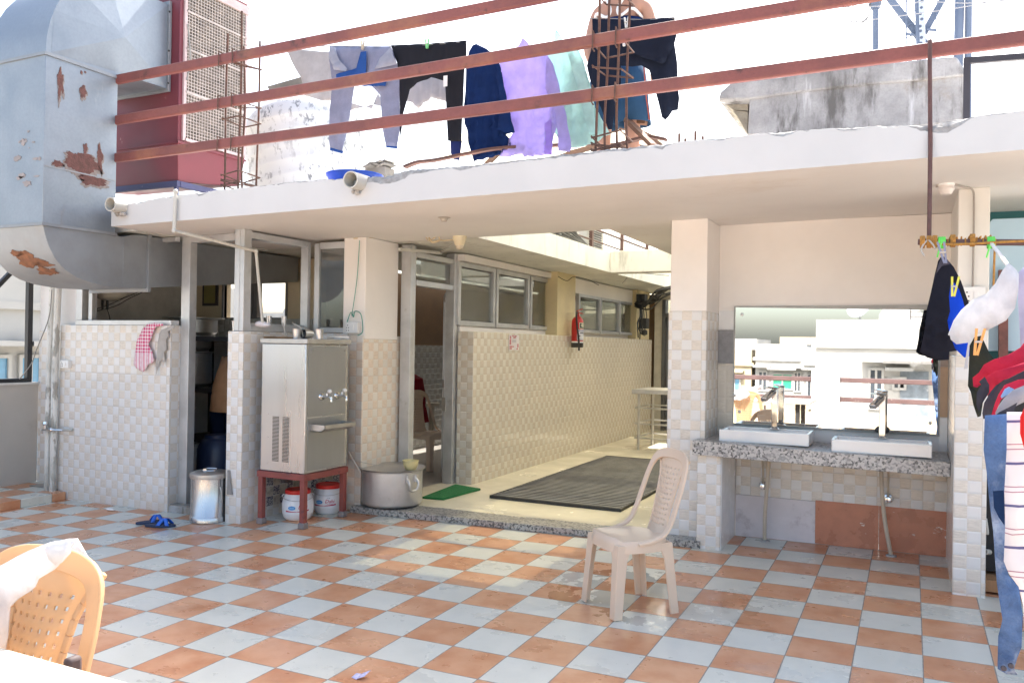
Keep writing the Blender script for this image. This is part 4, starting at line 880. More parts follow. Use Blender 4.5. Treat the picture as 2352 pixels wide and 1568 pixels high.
# the two upper rails run on past the frame
def stub(xs_, ys_, z1, label, seed, grp='rebar column stubs'):
    t = thing('rebar_stub', label, 'rebar', (sum(xs_)/2, sum(ys_)/2, 2.6), grp); rr = random.Random(seed)
    for x in xs_:
        for y in ys_:
            mb = MB(); h = z1+rr.uniform(-.12, .08); mb.tube(smoothpath([(x, y, 2.58), (x+rr.uniform(-.015, .015), y, 2.9), (x+rr.uniform(-.02, .02), y+rr.uniform(-.01, .01), 3.35), (x+rr.uniform(-.03, .03), y, h)]), .0085, 7); mb.build('bar', REBAR, t)
    for z in [2.68, 2.72, 2.76, 3.2, 3.34, 3.66]:
        mb = MB(); e = rr.uniform(-.05, .05); k = .02; P = [(xs_[0]-k, ys_[0]-k, z), (xs_[1]+k, ys_[0]-k, z+e), (xs_[1]+k, ys_[1]+k, z+e*.5), (xs_[0]-k, ys_[1]+k, z-e*.6), (xs_[0]-k, ys_[0]-k, z+.01)]
        mb.tube(P, .006, 6); mb.build('stirrup', REBAR, t)
    for (a, d) in (TOPR, MIDR, LOWR):
        for x in xs_:
            tt = (x-a.x)/d.x; p = a+d*tt
            if p.z < z1: mb = MB(); mb.tube([(x-.01, ys_[0]-.02, p.z-.05), (x+.004, 1.466, p.z-.055), (x+.006, 1.466, p.z+.05), (x-.01, 1.54, p.z+.055), (x-.005, ys_[0], p.z)], .005, 6); mb.build('tie_wire', REBAR, t)
a = at(517, 425, Y=1.56).x; b = at(548, 425, Y=1.56).x
stub((a, b), (1.555, 1.75), 3.95, 'rusty rebar column stub on the roof beside the maroon cooler', 3)
a = at(1368, 340, Y=1.56).x; b = at(1420, 333, Y=1.56).x
stub((a, b), (1.555, 1.76), 4.3, 'rusty rebar column stub on the roof in front of the standing man', 5)
for px_, h in ((1560, .055), (1574, .02), (1597, .07), (1614, .035)):
    p = at(px_, 325, Y=2.4); mb = MB(); mb.tube([(p.x, 2.4, 2.6), (p.x, 2.4, p.z+h)], .009, 7); tag(mb.build('rebar_end', REBAR), 'short rusty rebar end sticking up behind the slab edge right of the man', 'rebar', 'short rebar ends')
# bent flat bars lying on the roof
for pts, lab in (([at(930, 384, Y=1.9), at(960, 373, Y=1.9), at(1000, 368, Y=1.9), at(1080, 352, Y=2.0), at(1160, 340, Y=2.1), at(1365, 330, Y=2.4)], 'long bent rusty flat bar lying along the roof edge under the shirts'), ([at(1368, 360, Y=2.35), at(1400, 338, Y=2.35), at(1445, 325, Y=2.4), at(1490, 315, Y=2.4), at(1530, 321, Y=2.4)], 'curved dark flat bar on the roof right of the man')):
    P = smoothpath(pts); mb = MB()
    for i in range(len(P)-1): mb.bar(P[i], P[i+1]+(P[i+1]-P[i])*.1, .05, .018)
    tag(mb.build('bent_bar', M('rust_bar', (.14, .07, .055), .8, var=.3, scale=8)), lab, 'metal bar')
mb = MB(); mb.bar(at(1440, 275, Y=2.5), at(1500, 335, Y=2.3), .05, .03); mb.bar(at(1465, 277, Y=2.6), at(1485, 279, Y=2.6), .06, .05)
tag(mb.build('timber_prop', M('old_timber', (.17, .085, .05), .8, var=.2, stretch=(1, 1, 6))), 'short slanting brown prop behind the man on the roof', 'plank')
# blue basin and broken slates by the drain
bs_ = thing('blue_tub', 'shallow translucent blue plastic basin on the roof edge above the drain spout', 'basin', at(815, 404, Y=1.95)); c = at(815, 400, Y=1.78)
mb = MB(); mb.lathe((c.x, c.y, 2.60), [(.15, 0), (.20, .10), (.205, .115), (.215, .115), (.215, .125), (.198, .125), (.19, .11), (.14, .012), (0, .01)], 40, close=False); mb.build('bowl', M('blue_plastic', (.04, .14, .62), .35, trans=.35), bs_)
mb = MB(); c = at(852, 379, Y=2.9)
for k in range(9):
    ex_ = c.x-.13+rnd.uniform(0, .2); ez_ = c.z-.015+.012*(k % 4); ty_ = rnd.uniform(-.012, .02); mb.hexa([Vector((ex_+dx, 2.9+dy+k*.01, ez_+dz+(ty_ if dx > .05 else 0))) for dz in (0, .012) for dx, dy in ((0, 0), (rnd.uniform(.06, .12), -.03), (.1, .12), (.02, .14))])
mb.box(c.x-.1, c.x+.12, 2.95, 3.1, 2.6, c.z-.012)
tag(mb.build('rubble_pile', M('slate', (.22, .21, .2), .9, var=.3)), 'small heap of broken grey slates on a low roof ledge', 'rubble')
mb = MB(); mb.tube(smoothpath([at(826, 395, Y=2.3), at(825, 300, Y=2.3), at(812, 258, Y=2.3), at(795, 235, Y=2.3)]), .0025, 5); tag(mb.build('thin_wire', WIREG), 'thin wire dangling from the clothesline to the roof beside the grey joggers', 'wire')

# ------------------------------------------------------------------ clothesline and roof laundry
YL = 2.1
mb = MB(); P = [at(x, y, Y=YL) for x, y in ((575, 104), (655, 108), (757, 106), (915, 107), (1070, 96), (1200, 78), (1345, 44), (1550, 42))]; P = [Vector((-3.5, YL, P[0].z+.03))]+P+[Vector((1.4, YL, P[-1].z+.05))]
mb.tube(smoothpath(P, 4), .003, 5); tag(mb.build('clothesline', WIREG), 'thin wire clothesline over the roof holding the trousers and shirts', 'clothesline')
def Z2(l): return [(689+x*.3418, y*.3418) for x, y in l]
FAB = lambda n, c, tr=.25, **k: M(n, c, .9, var=.1, scale=10, bump=.25, bscale=160, trans=tr, spec=.1, **k)
t = thing('joggers', 'grey blue jogger trousers hung inside out by the waist on the roof line', 'trousers', at(838, 108, Y=YL), 'laundry on the roof line')
cloth('trousers', FAB('grey_jersey', (.27, .29, .40), .12, fine=.2), Z2([(200, 312), (420, 315), (610, 312), (635, 380), (672, 500), (672, 700), (680, 850), (655, 990), (580, 985), (560, 860), (535, 640), (480, 578), (420, 575), (370, 560), (345, 680), (310, 900), (285, 1030), (205, 1010), (198, 940), (205, 740), (218, 560), (200, 400)]), dict(Y=YL), t, thick=.022, amp=.016, seed=1)
DEN = FAB('denim_patch', (.03, .09, .30), .1)
cloth('waistband', DEN, Z2([(240, 500), (380, 460), (410, 350), (445, 345), (445, 420), (440, 560), (570, 530), (590, 525), (570, 578), (430, 580), (330, 565), (245, 545)]), dict(Y=YL-.045), t, thick=.012, amp=.008, seed=2)
cloth('pocket_lining', FAB('pocket_cotton', (.36, .39, .48), .2), Z2([(205, 305), (235, 320), (260, 400), (315, 460), (310, 480), (230, 470), (192, 385)]), dict(Y=YL-.04), t, thick=.012, amp=.012, seed=3)
cloth('pocket_lining', FAB('pocket_cotton', (.36, .39, .48), .2), Z2([(610, 315), (630, 380), (650, 430), (500, 465), (520, 420), (560, 370)]), dict(Y=YL-.04), t, thick=.012, amp=.012, seed=4)
cloth('hem', DEN, Z2([(204, 992), (290, 1015), (284, 1032), (202, 1010)]), dict(Y=YL-.028), t, thick=.008, amp=.002, seed=5); cloth('hem', DEN, Z2([(578, 980), (655, 985), (652, 1000), (580, 992)]), dict(Y=YL-.028), t, thick=.008, amp=.002, seed=6)
BLK = FAB('black_cotton', (.02, .021, .027), .05)
t = thing('black_trousers', 'black trousers with white tags hung upside down in the middle of the roof line', 'trousers', at(1000, 96, Y=YL), 'laundry on the roof line')
cloth('trousers', BLK, Z2([(612, 305), (850, 295), (1118, 273), (1120, 360), (1108, 500), (1100, 700), (1090, 950), (1000, 950), (990, 760), (975, 545), (880, 520), (790, 560), (735, 600), (700, 760), (690, 860), (678, 938), (676, 780), (668, 540), (650, 420)]), dict(Y=YL), t, thick=.02, amp=.018, seed=7)
cloth('lining', FAB('shiny_navy', (.02, .03, .11), .05), Z2([(1012, 945), (1088, 945), (1080, 1030), (1070, 1078), (1030, 1070), (1012, 1030)]), dict(Y=YL+.01), t, thick=.015, amp=.008, seed=8)
mb = MB()
for q in ((915, 465, 960, 474), (965, 512, 990, 580)):
    a = at(*Z2([q[:2]])[0], Y=YL-.05); b = at(*Z2([q[2:]])[0], Y=YL-.05); mb.box(min(a.x, b.x), max(a.x, b.x), YL-.052, YL-.049, b.z, a.z)
mb.build('label_tag', WPL, t)
t = thing('pale_shirt', 'sheer whitish vest hung behind the grey joggers near the tank', 'vest', at(720, 112, Y=2.55), 'laundry on the roof line')
cloth('cloth', FAB('sheer_white', (.44, .42, .425), .12), [(656, 112), (757, 120), (766, 170), (768, 220), (775, 250), (800, 258), (850, 240), (880, 245), (870, 215), (855, 250), (800, 235), (735, 230), (700, 220), (690, 180), (675, 150)], dict(Y=2.55), t, thick=.008, amp=.02, seed=9)
t = thing('pale_vest', 'sheer whitish vest showing between the legs of the black trousers', 'vest', at(985, 180, Y=2.55), 'laundry on the roof line')
cloth('cloth', FAB('sheer_white', (.44, .42, .425), .12), [(935, 120), (1030, 118), (1035, 200), (1030, 235), (990, 225), (960, 250), (945, 235), (925, 230)], dict(Y=2.55), t, thick=.008, amp=.02, seed=10)
NAV = FAB('navy_cotton', (.010, .028, .105), .12)
t = thing('navy_shirt', 'dark navy long sleeved shirt on a hanger on the roof line', 'shirt', at(1110, 100, Y=YL), 'laundry on the roof line')
cloth('shirt', NAV, Z2([(1140, 350), (1160, 305), (1185, 295), (1255, 330), (1330, 390), (1360, 520), (1390, 700), (1440, 890), (1385, 905), (1405, 930), (1425, 975), (1320, 1050), (1165, 1085), (1150, 1000), (1105, 830), (1100, 720), (1115, 440)]), dict(Y=YL), t, thick=.025, amp=.03, nfold=6, seed=11)
cloth('sleeve', NAV, Z2([(1330, 400), (1360, 520), (1405, 740), (1442, 890), (1400, 898), (1325, 870), (1350, 700), (1320, 520)]), dict(Y=YL-.06), t, thick=.02, amp=.012, seed=12)
LAV = FAB('lavender_cotton', (.50, .44, .76), .5)
t = thing('lavender_shirt', 'lavender long sleeved shirt hanging between the navy and mint shirts', 'shirt', at(1200, 90, Y=YL), 'laundry on the roof line')
cloth('shirt', LAV, Z2([(1335, 390), (1400, 370), (1475, 300), (1495, 250), (1530, 285), (1560, 330), (1640, 345), (1700, 430), (1745, 600), (1735, 800), (1690, 1040), (1500, 1055), (1490, 1035), (1430, 1045), (1420, 1055), (1350, 1055), (1330, 1020), (1385, 980), (1430, 900), (1390, 700), (1350, 520)]), dict(Y=YL+.02), t, thick=.025, amp=.028, nfold=7, seed=13)
cloth('sleeve', LAV, Z2([(1655, 360), (1700, 430), (1740, 590), (1790, 780), (1825, 1000), (1810, 1020), (1735, 1015), (1735, 900), (1700, 700), (1650, 600)]), dict(Y=YL-.04), t, thick=.02, amp=.012, seed=14)
cloth('tail_inside', FAB('lavender_bright', (.50, .36, .80), .5), Z2([(1645, 830), (1690, 800), (1690, 1040), (1640, 1030)]), dict(Y=YL+.0), t, thick=.006, amp=.004, seed=15)
MIN = FAB('mint_cotton', (.55, .74, .72), .55)
t = thing('mint_shirt', 'mint green long sleeved shirt hanging left of the standing man', 'shirt', at(1280, 70, Y=YL), 'laundry on the roof line')
cloth('shirt', MIN, Z2([(1650, 345), (1705, 300), (1720, 195), (1745, 230), (1770, 290), (1860, 305), (1900, 400), (1950, 560), (1975, 720), (2010, 760), (2080, 900), (1970, 965), (1850, 995), (1760, 980), (1720, 900), (1700, 800), (1720, 640), (1690, 480)]), dict(Y=YL+.08), t, thick=.025, amp=.03, nfold=6, seed=16)
cloth('sleeve', MIN, Z2([(1790, 330), (1880, 350), (1930, 500), (1970, 700), (1985, 900), (1945, 905), (1900, 740), (1850, 540)]), dict(Y=YL+.01), t, thick=.02, amp=.014, seed=17)
DK = FAB('black_denim', (.014, .019, .035), .04)
def Z4(l): return [(1205.8+x*.238, y*.238) for x, y in l]
t = thing('black_jeans', 'black jeans hung sideways over the roof line in front of the man', 'jeans', at(1450, 45, Y=YL), 'laundry on the roof line')
cloth('trousers', DK, Z4([(650, 185), (850, 190), (1050, 195), (1440, 165), (1470, 300), (1440, 420), (1465, 600), (1475, 850), (1490, 950), (1475, 1060), (1420, 1070), (1390, 1130), (1360, 1165), (1320, 1130), (1255, 880), (1200, 680), (1130, 640), (930, 640), (930, 800), (870, 1000), (845, 1250), (810, 1255), (760, 1120), (690, 950), (640, 800), (600, 640), (640, 500), (655, 330)]), dict(Y=YL), t, thick=.022, amp=.02, nfold=5, seed=18)
cloth('pocket_flap', DK, Z4([(1010, 300), (1430, 290), (1430, 440), (1350, 600), (1320, 615), (1060, 530), (1000, 520)]), dict(Y=YL-.05), t, thick=.012, amp=.012, seed=19)
mb = MB(); a = at(*Z4([(957, 425)])[0], Y=YL-.066); mb.box(a.x-.008, a.x+.008, YL-.075, YL-.06, a.z-.015, a.z+.015); mb.build('label_tag', WPL, t)
def peg(p, m, label, ln=.07, ang=0):
    t = thing('clothes_peg', label, 'clothes peg', p, 'clothes pegs')
    for s_ in (-1, 1):
        mb = MB(); a = Vector(p); mb.bar(a+Vector((s_*.004+math.sin(ang)*-ln*.5, 0, -ln*.5)), a+Vector((s_*.014+math.sin(ang)*ln*.5, 0, ln*.5)), .009, .012, (0, 1, 0)); mb.build('jaw', m, t)
    mb = MB(); mb.tube([(p[0]-.012, p[1]-.008, p[2]), (p[0]+.012, p[1]-.008, p[2])], .004, 6); mb.build('spring', STEELD, t)
peg(at(833, 104, Y=YL-.02), M('wood_peg', (.48, .42, .32), .7), 'pale wooden peg on the grey joggers')
peg(at(981, 101, Y=YL-.02), M('green_peg', (.18, .55, .22), .4), 'light green peg on the black trousers')
peg(at(1439, 52, Y=YL-.03), M('white_peg', (.7, .72, .7), .4), 'white peg on the black jeans in front of the man')

# ------------------------------------------------------------------ people
SKIN = M('skin', (.46, .25, .175), .55, var=.08, scale=12, spec=.35)
SKIND = M('skin_dark', (.20, .105, .07), .6, var=.1, scale=12)
HAIR = M('black_hair', (.012, .01, .01), .5)
def hand(parent_nodes, edges, wrist, d, side_, pre, r=.009, curl=.35):
    """palm with four unequal fingers and a thumb, grown from the wrist along d"""
    d = Vector(d).normalized(); s_ = Vector(side_).normalized(); nrm = d.cross(s_)
    P = Vector(wrist); parent_nodes[pre+'palm'] = (P+d*.05, (.030, .018)); edges.append((pre+'wrist', pre+'palm'))
    for k, (off, ln) in enumerate(((-.030, .062), (-.010, .074), (.010, .070), (.029, .055))):
        b = P+d*.088+s_*off; m_ = b+d*ln*.5*math.cos(curl)+nrm*ln*.5*math.sin(curl); e = m_+d*ln*.5*math.cos(curl*2)+nrm*ln*.5*math.sin(curl*2)
        for nm, q, rr in ((f'{pre}f{k}a', b, r*1.15), (f'{pre}f{k}b', m_, r), (f'{pre}f{k}c', e, r*.8)): parent_nodes[nm] = (q, rr)
        edges += [(pre+'palm', f'{pre}f{k}a'), (f'{pre}f{k}a', f'{pre}f{k}b'), (f'{pre}f{k}b', f'{pre}f{k}c')]
    b = P+d*.03-s_*.034; e = b+d*.035-s_*.022+nrm*.012; g = e+d*.026+nrm*.012
    parent_nodes[pre+'t0'] = (b, r*1.3); parent_nodes[pre+'t1'] = (e, r*1.1); parent_nodes[pre+'t2'] = (g, r*.85); edges += [(pre+'palm', pre+'t0'), (pre+'t0', pre+'t1'), (pre+'t1', pre+'t2')]
# man on the roof, back to us, bent arm at his side
MX, MY, MZ = .03, 2.62, 2.60
V3 = lambda x, y, z: Vector((MX+x, MY+y, MZ+z))
man = thing('person', 'man in a navy vest and blue shorts standing on the roof behind the laundry', 'person', (MX, MY, MZ))
nd = {'pelvis': (V3(0, 0, .93), (.15, .11)), 'waist': (V3(0, .01, 1.08), (.135, .10)), 'chest': (V3(.0, .02, 1.28), (.165, .115)), 'upper': (V3(.01, .02, 1.40), (.15, .10)), 'neck': (V3(.02, .03, 1.50), .058), 'skull0': (V3(.02, .05, 1.60), (.075, .088)), 'skull1': (V3(.02, .05, 1.70), (.078, .092)), 'skull2': (V3(.02, .045, 1.76), .045),
      'lsh': (V3(-.185, .02, 1.40), .058), 'lel': (V3(-.24, -.02, 1.11), .042), 'lfa': (V3(-.20, .10, .98), .038), 'lwrist': (V3(-.13, .20, .90), .027),
      'rsh': (V3(.20, .02, 1.40), .058), 'rel': (V3(.27, .05, 1.10), .042), 'rfa': (V3(.25, .16, 1.02), .037), 'rwrist': (V3(.20, .25, .98), .027),
      'lhip': (V3(-.095, 0, .88), .088), 'lkn': (V3(-.105, -.015, .48), .060), 'lcf': (V3(-.105, .0, .32), .056), 'lank': (V3(-.105, .0, .08), .038), 'ltoe': (V3(-.12, .15, .03), .032), 'lheel': (V3(-.10, -.04, .035), .032),
      'rhip': (V3(.10, 0, .88), .088), 'rkn': (V3(.12, -.015, .48), .060), 'rcf': (V3(.12, .0, .32), .056), 'rank': (V3(.12, .0, .08), .038), 'rtoe': (V3(.15, .15, .03), .032), 'rheel': (V3(.115, -.04, .035), .032)}
ed = [('pelvis', 'waist'), ('waist', 'chest'), ('chest', 'upper'), ('upper', 'neck'), ('neck', 'skull0'), ('skull0', 'skull1'), ('skull1', 'skull2'), ('upper', 'lsh'), ('lsh', 'lel'), ('lel', 'lfa'), ('lfa', 'lwrist'), ('upper', 'rsh'), ('rsh', 'rel'), ('rel', 'rfa'), ('rfa', 'rwrist'),
      ('pelvis', 'lhip'), ('lhip', 'lkn'), ('lkn', 'lcf'), ('lcf', 'lank'), ('lank', 'ltoe'), ('lank', 'lheel'), ('pelvis', 'rhip'), ('rhip', 'rkn'), ('rkn', 'rcf'), ('rcf', 'rank'), ('rank', 'rtoe'), ('rank', 'rheel')]
hand(nd, ed, nd['lwrist'][0], (.5, .75, -.3), (0, .3, 1), 'l'); hand(nd, ed, nd['rwrist'][0], (-.4, .85, -.1), (0, .1, 1), 'r')
skin('body', nd, ed, SKIN, man)
def tubeshell(m_, rings, n=24):
    """open garment shell: stacked ellipses (centre, rx, ry)"""
    V = []; F = []
    for c_, rx, ry in rings:
        for k in range(n): a = 2*math.pi*k/n; V.append(Vector(c_)+Vector((rx*math.cos(a), ry*math.sin(a), 0))+Vector((noise.noise(Vector((c_[2]*9, k*.7, 1)))*.006,)*2+(0,)))
    for i in range(len(rings)-1):
        for k in range(n): F.append((i*n+k, i*n+(k+1) % n, (i+1)*n+(k+1) % n, (i+1)*n+k))
    m_.add(V, F)
mb = MB(); tubeshell(mb, [(V3(0, 0, .90), .185, .14), (V3(0, .0, 1.0), .17, .13), (V3(0, .01, 1.1), .162, .125), (V3(0, .02, 1.22), .178, .135), (V3(.0, .02, 1.30), .185, .138)]); 
mb.build('vest', NAV, man, solid=.006)
mb = MB()
for sgn in (-1, 1): mb.tube(smoothpath([V3(sgn*.185, .02, 1.30), V3(sgn*.14, -.115, 1.34), V3(sgn*.055, -.125, 1.30), V3(sgn*.03, -.12, 1.36), V3(sgn*.10, -.06, 1.50), V3(sgn*.11, .03, 1.49), V3(sgn*.12, .13, 1.38), V3(sgn*.185, .03, 1.30)]), .011, 8)
mb.build('vest_trim', WPL, man)
SH = FAB('shorts_blue', (.035, .085, .165), .08)
for sgn, nm in ((-1, 'shorts_leg'), (1, 'shorts_leg')):
    mb = MB(); tubeshell(mb, [(V3(sgn*.09, 0, .98), .10, .13), (V3(sgn*.098, 0, .85), .112, .135), (V3(sgn*.11, -.0, .68), .118, .13), (V3(sgn*.125, -.005, .52), .13, .132)]); mb.build(nm, SH, man, solid=.008)
mb = MB(); mb.tube([V3(.215, -.06, .92), V3(.235, -.06, .7), V3(.258, -.05, .53)], .005, 6); mb.build('side_piping', M('orange_piping', (.5, .10, .05), .7), man)
mb = MB(); mb.ball(V3(.02, .035, 1.69), .1, 12, .93, 1.05, 1.05); 
for i, v in enumerate(mb.v): pass
mb.build('hair', HAIR, man); mb = MB(); mb.ball(V3(.02, .155, 1.63), .016, 8, .8, 1.2, 1.3); mb.build('nose', SKIN, man)
mb = MB()
for sgn in (-1, 1): mb.ball(V3(.02+sgn*.085, .05, 1.62), .03, 8, .4, .7, 1.1)
mb.build('ear', SKIN, man)
mb = MB()
for sgn in (-1, 1): mb.ball(V3(.02+sgn*.034, .132, 1.655), .011, 8)
mb.build('eye', WPL, man); mb = MB(); mb.ball(V3(.02, .138, 1.575), .022, 8, 1.2, .5, .35); mb.build('mouth', M('lips', (.35, .14, .12), .5), man)
# cook in the kitchen doorway: orange shirt, back to us, partly behind the partition
KX, KY, KZ = at(520, 950, Y=2.95).x+.02, 2.95, .02
V3 = lambda x, y, z: Vector((KX+x, KY+y, KZ+z))
ck = thing('person', 'cook in a faded orange shirt standing with his back turned inside the kitchen doorway', 'person', (KX, KY, KZ))
nd = {'pelvis': (V3(0, 0, .9), (.14, .11)), 'waist': (V3(0, .03, 1.0), (.13, .1)), 'chest': (V3(0, .10, 1.16), (.15, .11)), 'upper': (V3(0, .17, 1.25), (.14, .095)), 'neck': (V3(0, .27, 1.31), .055), 'skull0': (V3(0, .34, 1.36), .075), 'skull1': (V3(0, .40, 1.42), .08),
      'lsh': (V3(-.17, .17, 1.25), .06), 'lel': (V3(-.23, .16, 1.0), .045), 'lfa': (V3(-.2, .27, .92), .04), 'lwrist': (V3(-.15, .37, .86), .028), 'rsh': (V3(.17, .17, 1.25), .06), 'rel': (V3(.22, .18, 1.0), .045), 'rfa': (V3(.2, .28, .92), .04), 'rwrist': (V3(.16, .38, .87), .028),
      'lhip': (V3(-.09, 0, .86), .085), 'lkn': (V3(-.1, .02, .47), .06), 'lank': (V3(-.1, 0, .08), .04), 'ltoe': (V3(-.11, .15, .03), .033), 'rhip': (V3(.09, 0, .86), .085), 'rkn': (V3(.1, .02, .47), .06), 'rank': (V3(.1, 0, .08), .04), 'rtoe': (V3(.11, .15, .03), .033)}
ed = [('pelvis', 'waist'), ('waist', 'chest'), ('chest', 'upper'), ('upper', 'neck'), ('neck', 'skull0'), ('skull0', 'skull1'), ('upper', 'lsh'), ('lsh', 'lel'), ('lel', 'lfa'), ('lfa', 'lwrist'), ('upper', 'rsh'), ('rsh', 'rel'), ('rel', 'rfa'), ('rfa', 'rwrist'), ('pelvis', 'lhip'), ('lhip', 'lkn'), ('lkn', 'lank'), ('lank', 'ltoe'), ('pelvis', 'rhip'), ('rhip', 'rkn'), ('rkn', 'rank'), ('rank', 'rtoe')]
hand(nd, ed, nd['lwrist'][0], (.2, .9, -.4), (0, .3, 1), 'l'); hand(nd, ed, nd['rwrist'][0], (-.2, .9, -.4), (0, .3, 1), 'r')
skin('body', nd, ed, SKIND, ck)
mb = MB(); tubeshell(mb, [(V3(0, 0, .74), .20, .15), (V3(0, 0, .9), .185, .15), (V3(0, .03, 1.02), .18, .145), (V3(0, .09, 1.15), .20, .145), (V3(0, .16, 1.27), .20, .125), (V3(0, .22, 1.32), .12, .09), (V3(0, .26, 1.335), .066, .066)]); OS = FAB('faded_orange', (.68, .40, .23), .1); mb.build('shirt', OS, ck)
for sgn in (-1, 1): mb = MB(); mb.tube([V3(sgn*.16, .17, 1.26), V3(sgn*.2, .165, 1.15), V3(sgn*.225, .16, 1.04)], [.08, .075, .07], 14); mb.build('sleeve', OS, ck)
TRS = FAB('navy_trousers', (.012, .02, .05), .05)
for sgn in (-1, 1): mb = MB(); mb.tube([V3(sgn*.085, 0, .93), V3(sgn*.095, .0, .7), V3(sgn*.1, .01, .45), V3(sgn*.105, 0, .09)], [.115, .11, .095, .085], 14); mb.build('trouser_leg', TRS, ck)
mb = MB(); mb.ball(V3(0, .38, 1.42), .1, 10); mb.build('hair', HAIR, ck)
# diner seen through the hall door
q = at(962, 905, Y=5.2); HX, HY, HZ = q.x-.08, 5.2, .025
V3 = lambda x, y, z: Vector((HX+x, HY+y, HZ+z))
dn = thing('person', 'person in a dark red shirt seated inside the dining hall doorway, seen from behind', 'person', (HX, HY, HZ))
nd = {'pelvis': (V3(0, 0, .50), (.16, .13)), 'waist': (V3(-.02, 0, .68), (.14, .11)), 'chest': (V3(-.05, 0, .88), (.16, .12)), 'upper': (V3(-.07, 0, 1.0), (.14, .1)), 'neck': (V3(-.11, 0, 1.10), .058), 'skull0': (V3(-.14, 0, 1.18), .078), 'skull1': (V3(-.15, 0, 1.27), .085),
      'lsh': (V3(-.07, -.18, 1.0), .06), 'lel': (V3(-.16, -.22, .76), .045), 'lwrist': (V3(-.38, -.16, .76), .03), 'rsh': (V3(-.07, .18, 1.0), .06), 'rel': (V3(-.16, .22, .76), .045), 'rwrist': (V3(-.38, .16, .76), .03),
      'lhip': (V3(-.08, -.1, .5), .09), 'lkn': (V3(-.46, -.11, .5), .065), 'lank': (V3(-.46, -.11, .08), .042), 'ltoe': (V3(-.6, -.11, .03), .034), 'rhip': (V3(-.08, .1, .5), .09), 'rkn': (V3(-.46, .11, .5), .065), 'rank': (V3(-.46, .11, .08), .042), 'rtoe': (V3(-.6, .11, .03), .034)}
ed = [('pelvis', 'waist'), ('waist', 'chest'), ('chest', 'upper'), ('upper', 'neck'), ('neck', 'skull0'), ('skull0', 'skull1'), ('upper', 'lsh'), ('lsh', 'lel'), ('lel', 'lwrist'), ('upper', 'rsh'), ('rsh', 'rel'), ('rel', 'rwrist'), ('pelvis', 'lhip'), ('lhip', 'lkn'), ('lkn', 'lank'), ('lank', 'ltoe'), ('pelvis', 'rhip'), ('rhip', 'rkn'), ('rkn', 'rank'), ('rank', 'rtoe')]
hand(nd, ed, nd['lwrist'][0], (-1, .1, 0), (0, 1, 0), 'l'); hand(nd, ed, nd['rwrist'][0], (-1, -.1, 0), (0, 1, 0), 'r')
skin('body', nd, ed, SKIND, dn)
mb = MB(); tubeshell(mb, [(V3(0, 0, .5), .19, .21), (V3(-.02, 0, .68), .17, .19), (V3(-.05, 0, .88), .17, .215), (V3(-.07, 0, 1.02), .15, .22), (V3(-.09, 0, 1.07), .09, .11), (V3(-.105, 0, 1.09), .066, .066)]); RS = FAB('dark_red_shirt', (.20, .012, .02), .05); mb.build('shirt', RS, dn)
for sgn in (-1, 1): mb = MB(); mb.tube([V3(-.07, sgn*.17, 1.0), V3(-.12, sgn*.21, .86), V3(-.15, sgn*.22, .8)], [.078, .072, .068], 14); mb.build('sleeve', RS, dn)
mb = MB(); mb.ball(V3(-.13, 0, 1.27), .105, 10); mb.build('hair', HAIR, dn)
# ------------------------------------------------------------------ concrete tank block on the roof (right)
YB = 2.9
def Z3(l, Y): return [at(1548+x*.3418, y*.3418, Y=Y) for x, y in l]
cb = thing('concrete_tank', 'stained bare concrete roof tank with a thick overhanging top slab', 'concrete tank', at(1900, 300, Y=YB))
def lofted(m_, pts, depth):
    m_.prism(pts, (0, depth, 0))
mb = MB(); lofted(mb, Z3([(495, 905), (505, 700), (510, 640), (700, 620), (900, 600), (1300, 560), (1700, 530), (1960, 500), (1958, 800), (1800, 830), (900, 920)], YB), 1.3); mb.build('walls', CONC2, cb, bevel=.01)
mb = MB(); lofted(mb, Z3([(300, 670), (310, 620), (385, 555), (700, 522), (1000, 480), (1400, 430), (1800, 385), (1890, 380), (1910, 395), (1962, 480), (1962, 505), (1700, 535), (1300, 568), (900, 612), (700, 640), (515, 665)], YB-.02), 1.32); mb.build('top_slab', CONC2, cb, bevel=.012)
mb = MB(); lofted(mb, Z3([(300, 672), (500, 668), (497, 745), (400, 740)], YB+.12), .9); lofted(mb, Z3([(395, 742), (497, 752), (493, 900), (430, 790)], YB+.12), .9); mb.build('broken_corner', M('sandy_mortar', (.36, .33, .27), .95, var=.25, scale=12, bump=.8), cb, smooth=False)
# black frame right of it
mb = MB(); a = at(2220, 262, Y=2.2); b = at(2221, 140, Y=2.2); c = at(2420, 126, Y=2.2); mb.bar(a-Vector((0, 0, .3)), b, .035, .035, (0, 1, 0)); mb.bar(b-Vector((.0175, 0, 0)), c, .03, .035)
tag(mb.build('tube_stand', M('black_frame_paint', (.035, .035, .045), .5)), 'black square tube frame standing on the roof right of the concrete tank', 'frame')
# lattice tower, poles and wires beyond
TWM = M('tower_steel', (.17, .21, .30), .6, metal=.2, var=.1, scale=2)
def Z8(x, y, Y): return at(1895+x*.1943, y*.1943, Y=Y)
YT = 14
tw = thing('lattice_tower', 'blue grey steel lattice mast with crossing braces behind the concrete tank', 'tower', Z8(1130, 700, YT))
def ext(p, q, up=0, dn=0):
    d = (q-p).normalized(); return p-d*dn, q+d*up
mb = MB(); p, q = ext(Z8(1135, 720, YT), Z8(1110, 0, YT), 4, 4); mb.bar(p, q, .15, .15); mb.build('leg', TWM, tw)
m_, t_, b_ = base('perforated_plate'); tc = t_.node('ShaderNodeTexCoord').outputs['Object']; v_ = t_.node('ShaderNodeTexVoronoi', i_Vector=tc, i_Scale=9., i_Randomness=.25); t_.link(t_.mix(t_.ramp(v_.outputs[0], .22, .3), (.10, .12, .18), (.5, .55, .66)), b_.inputs['Base Color'])
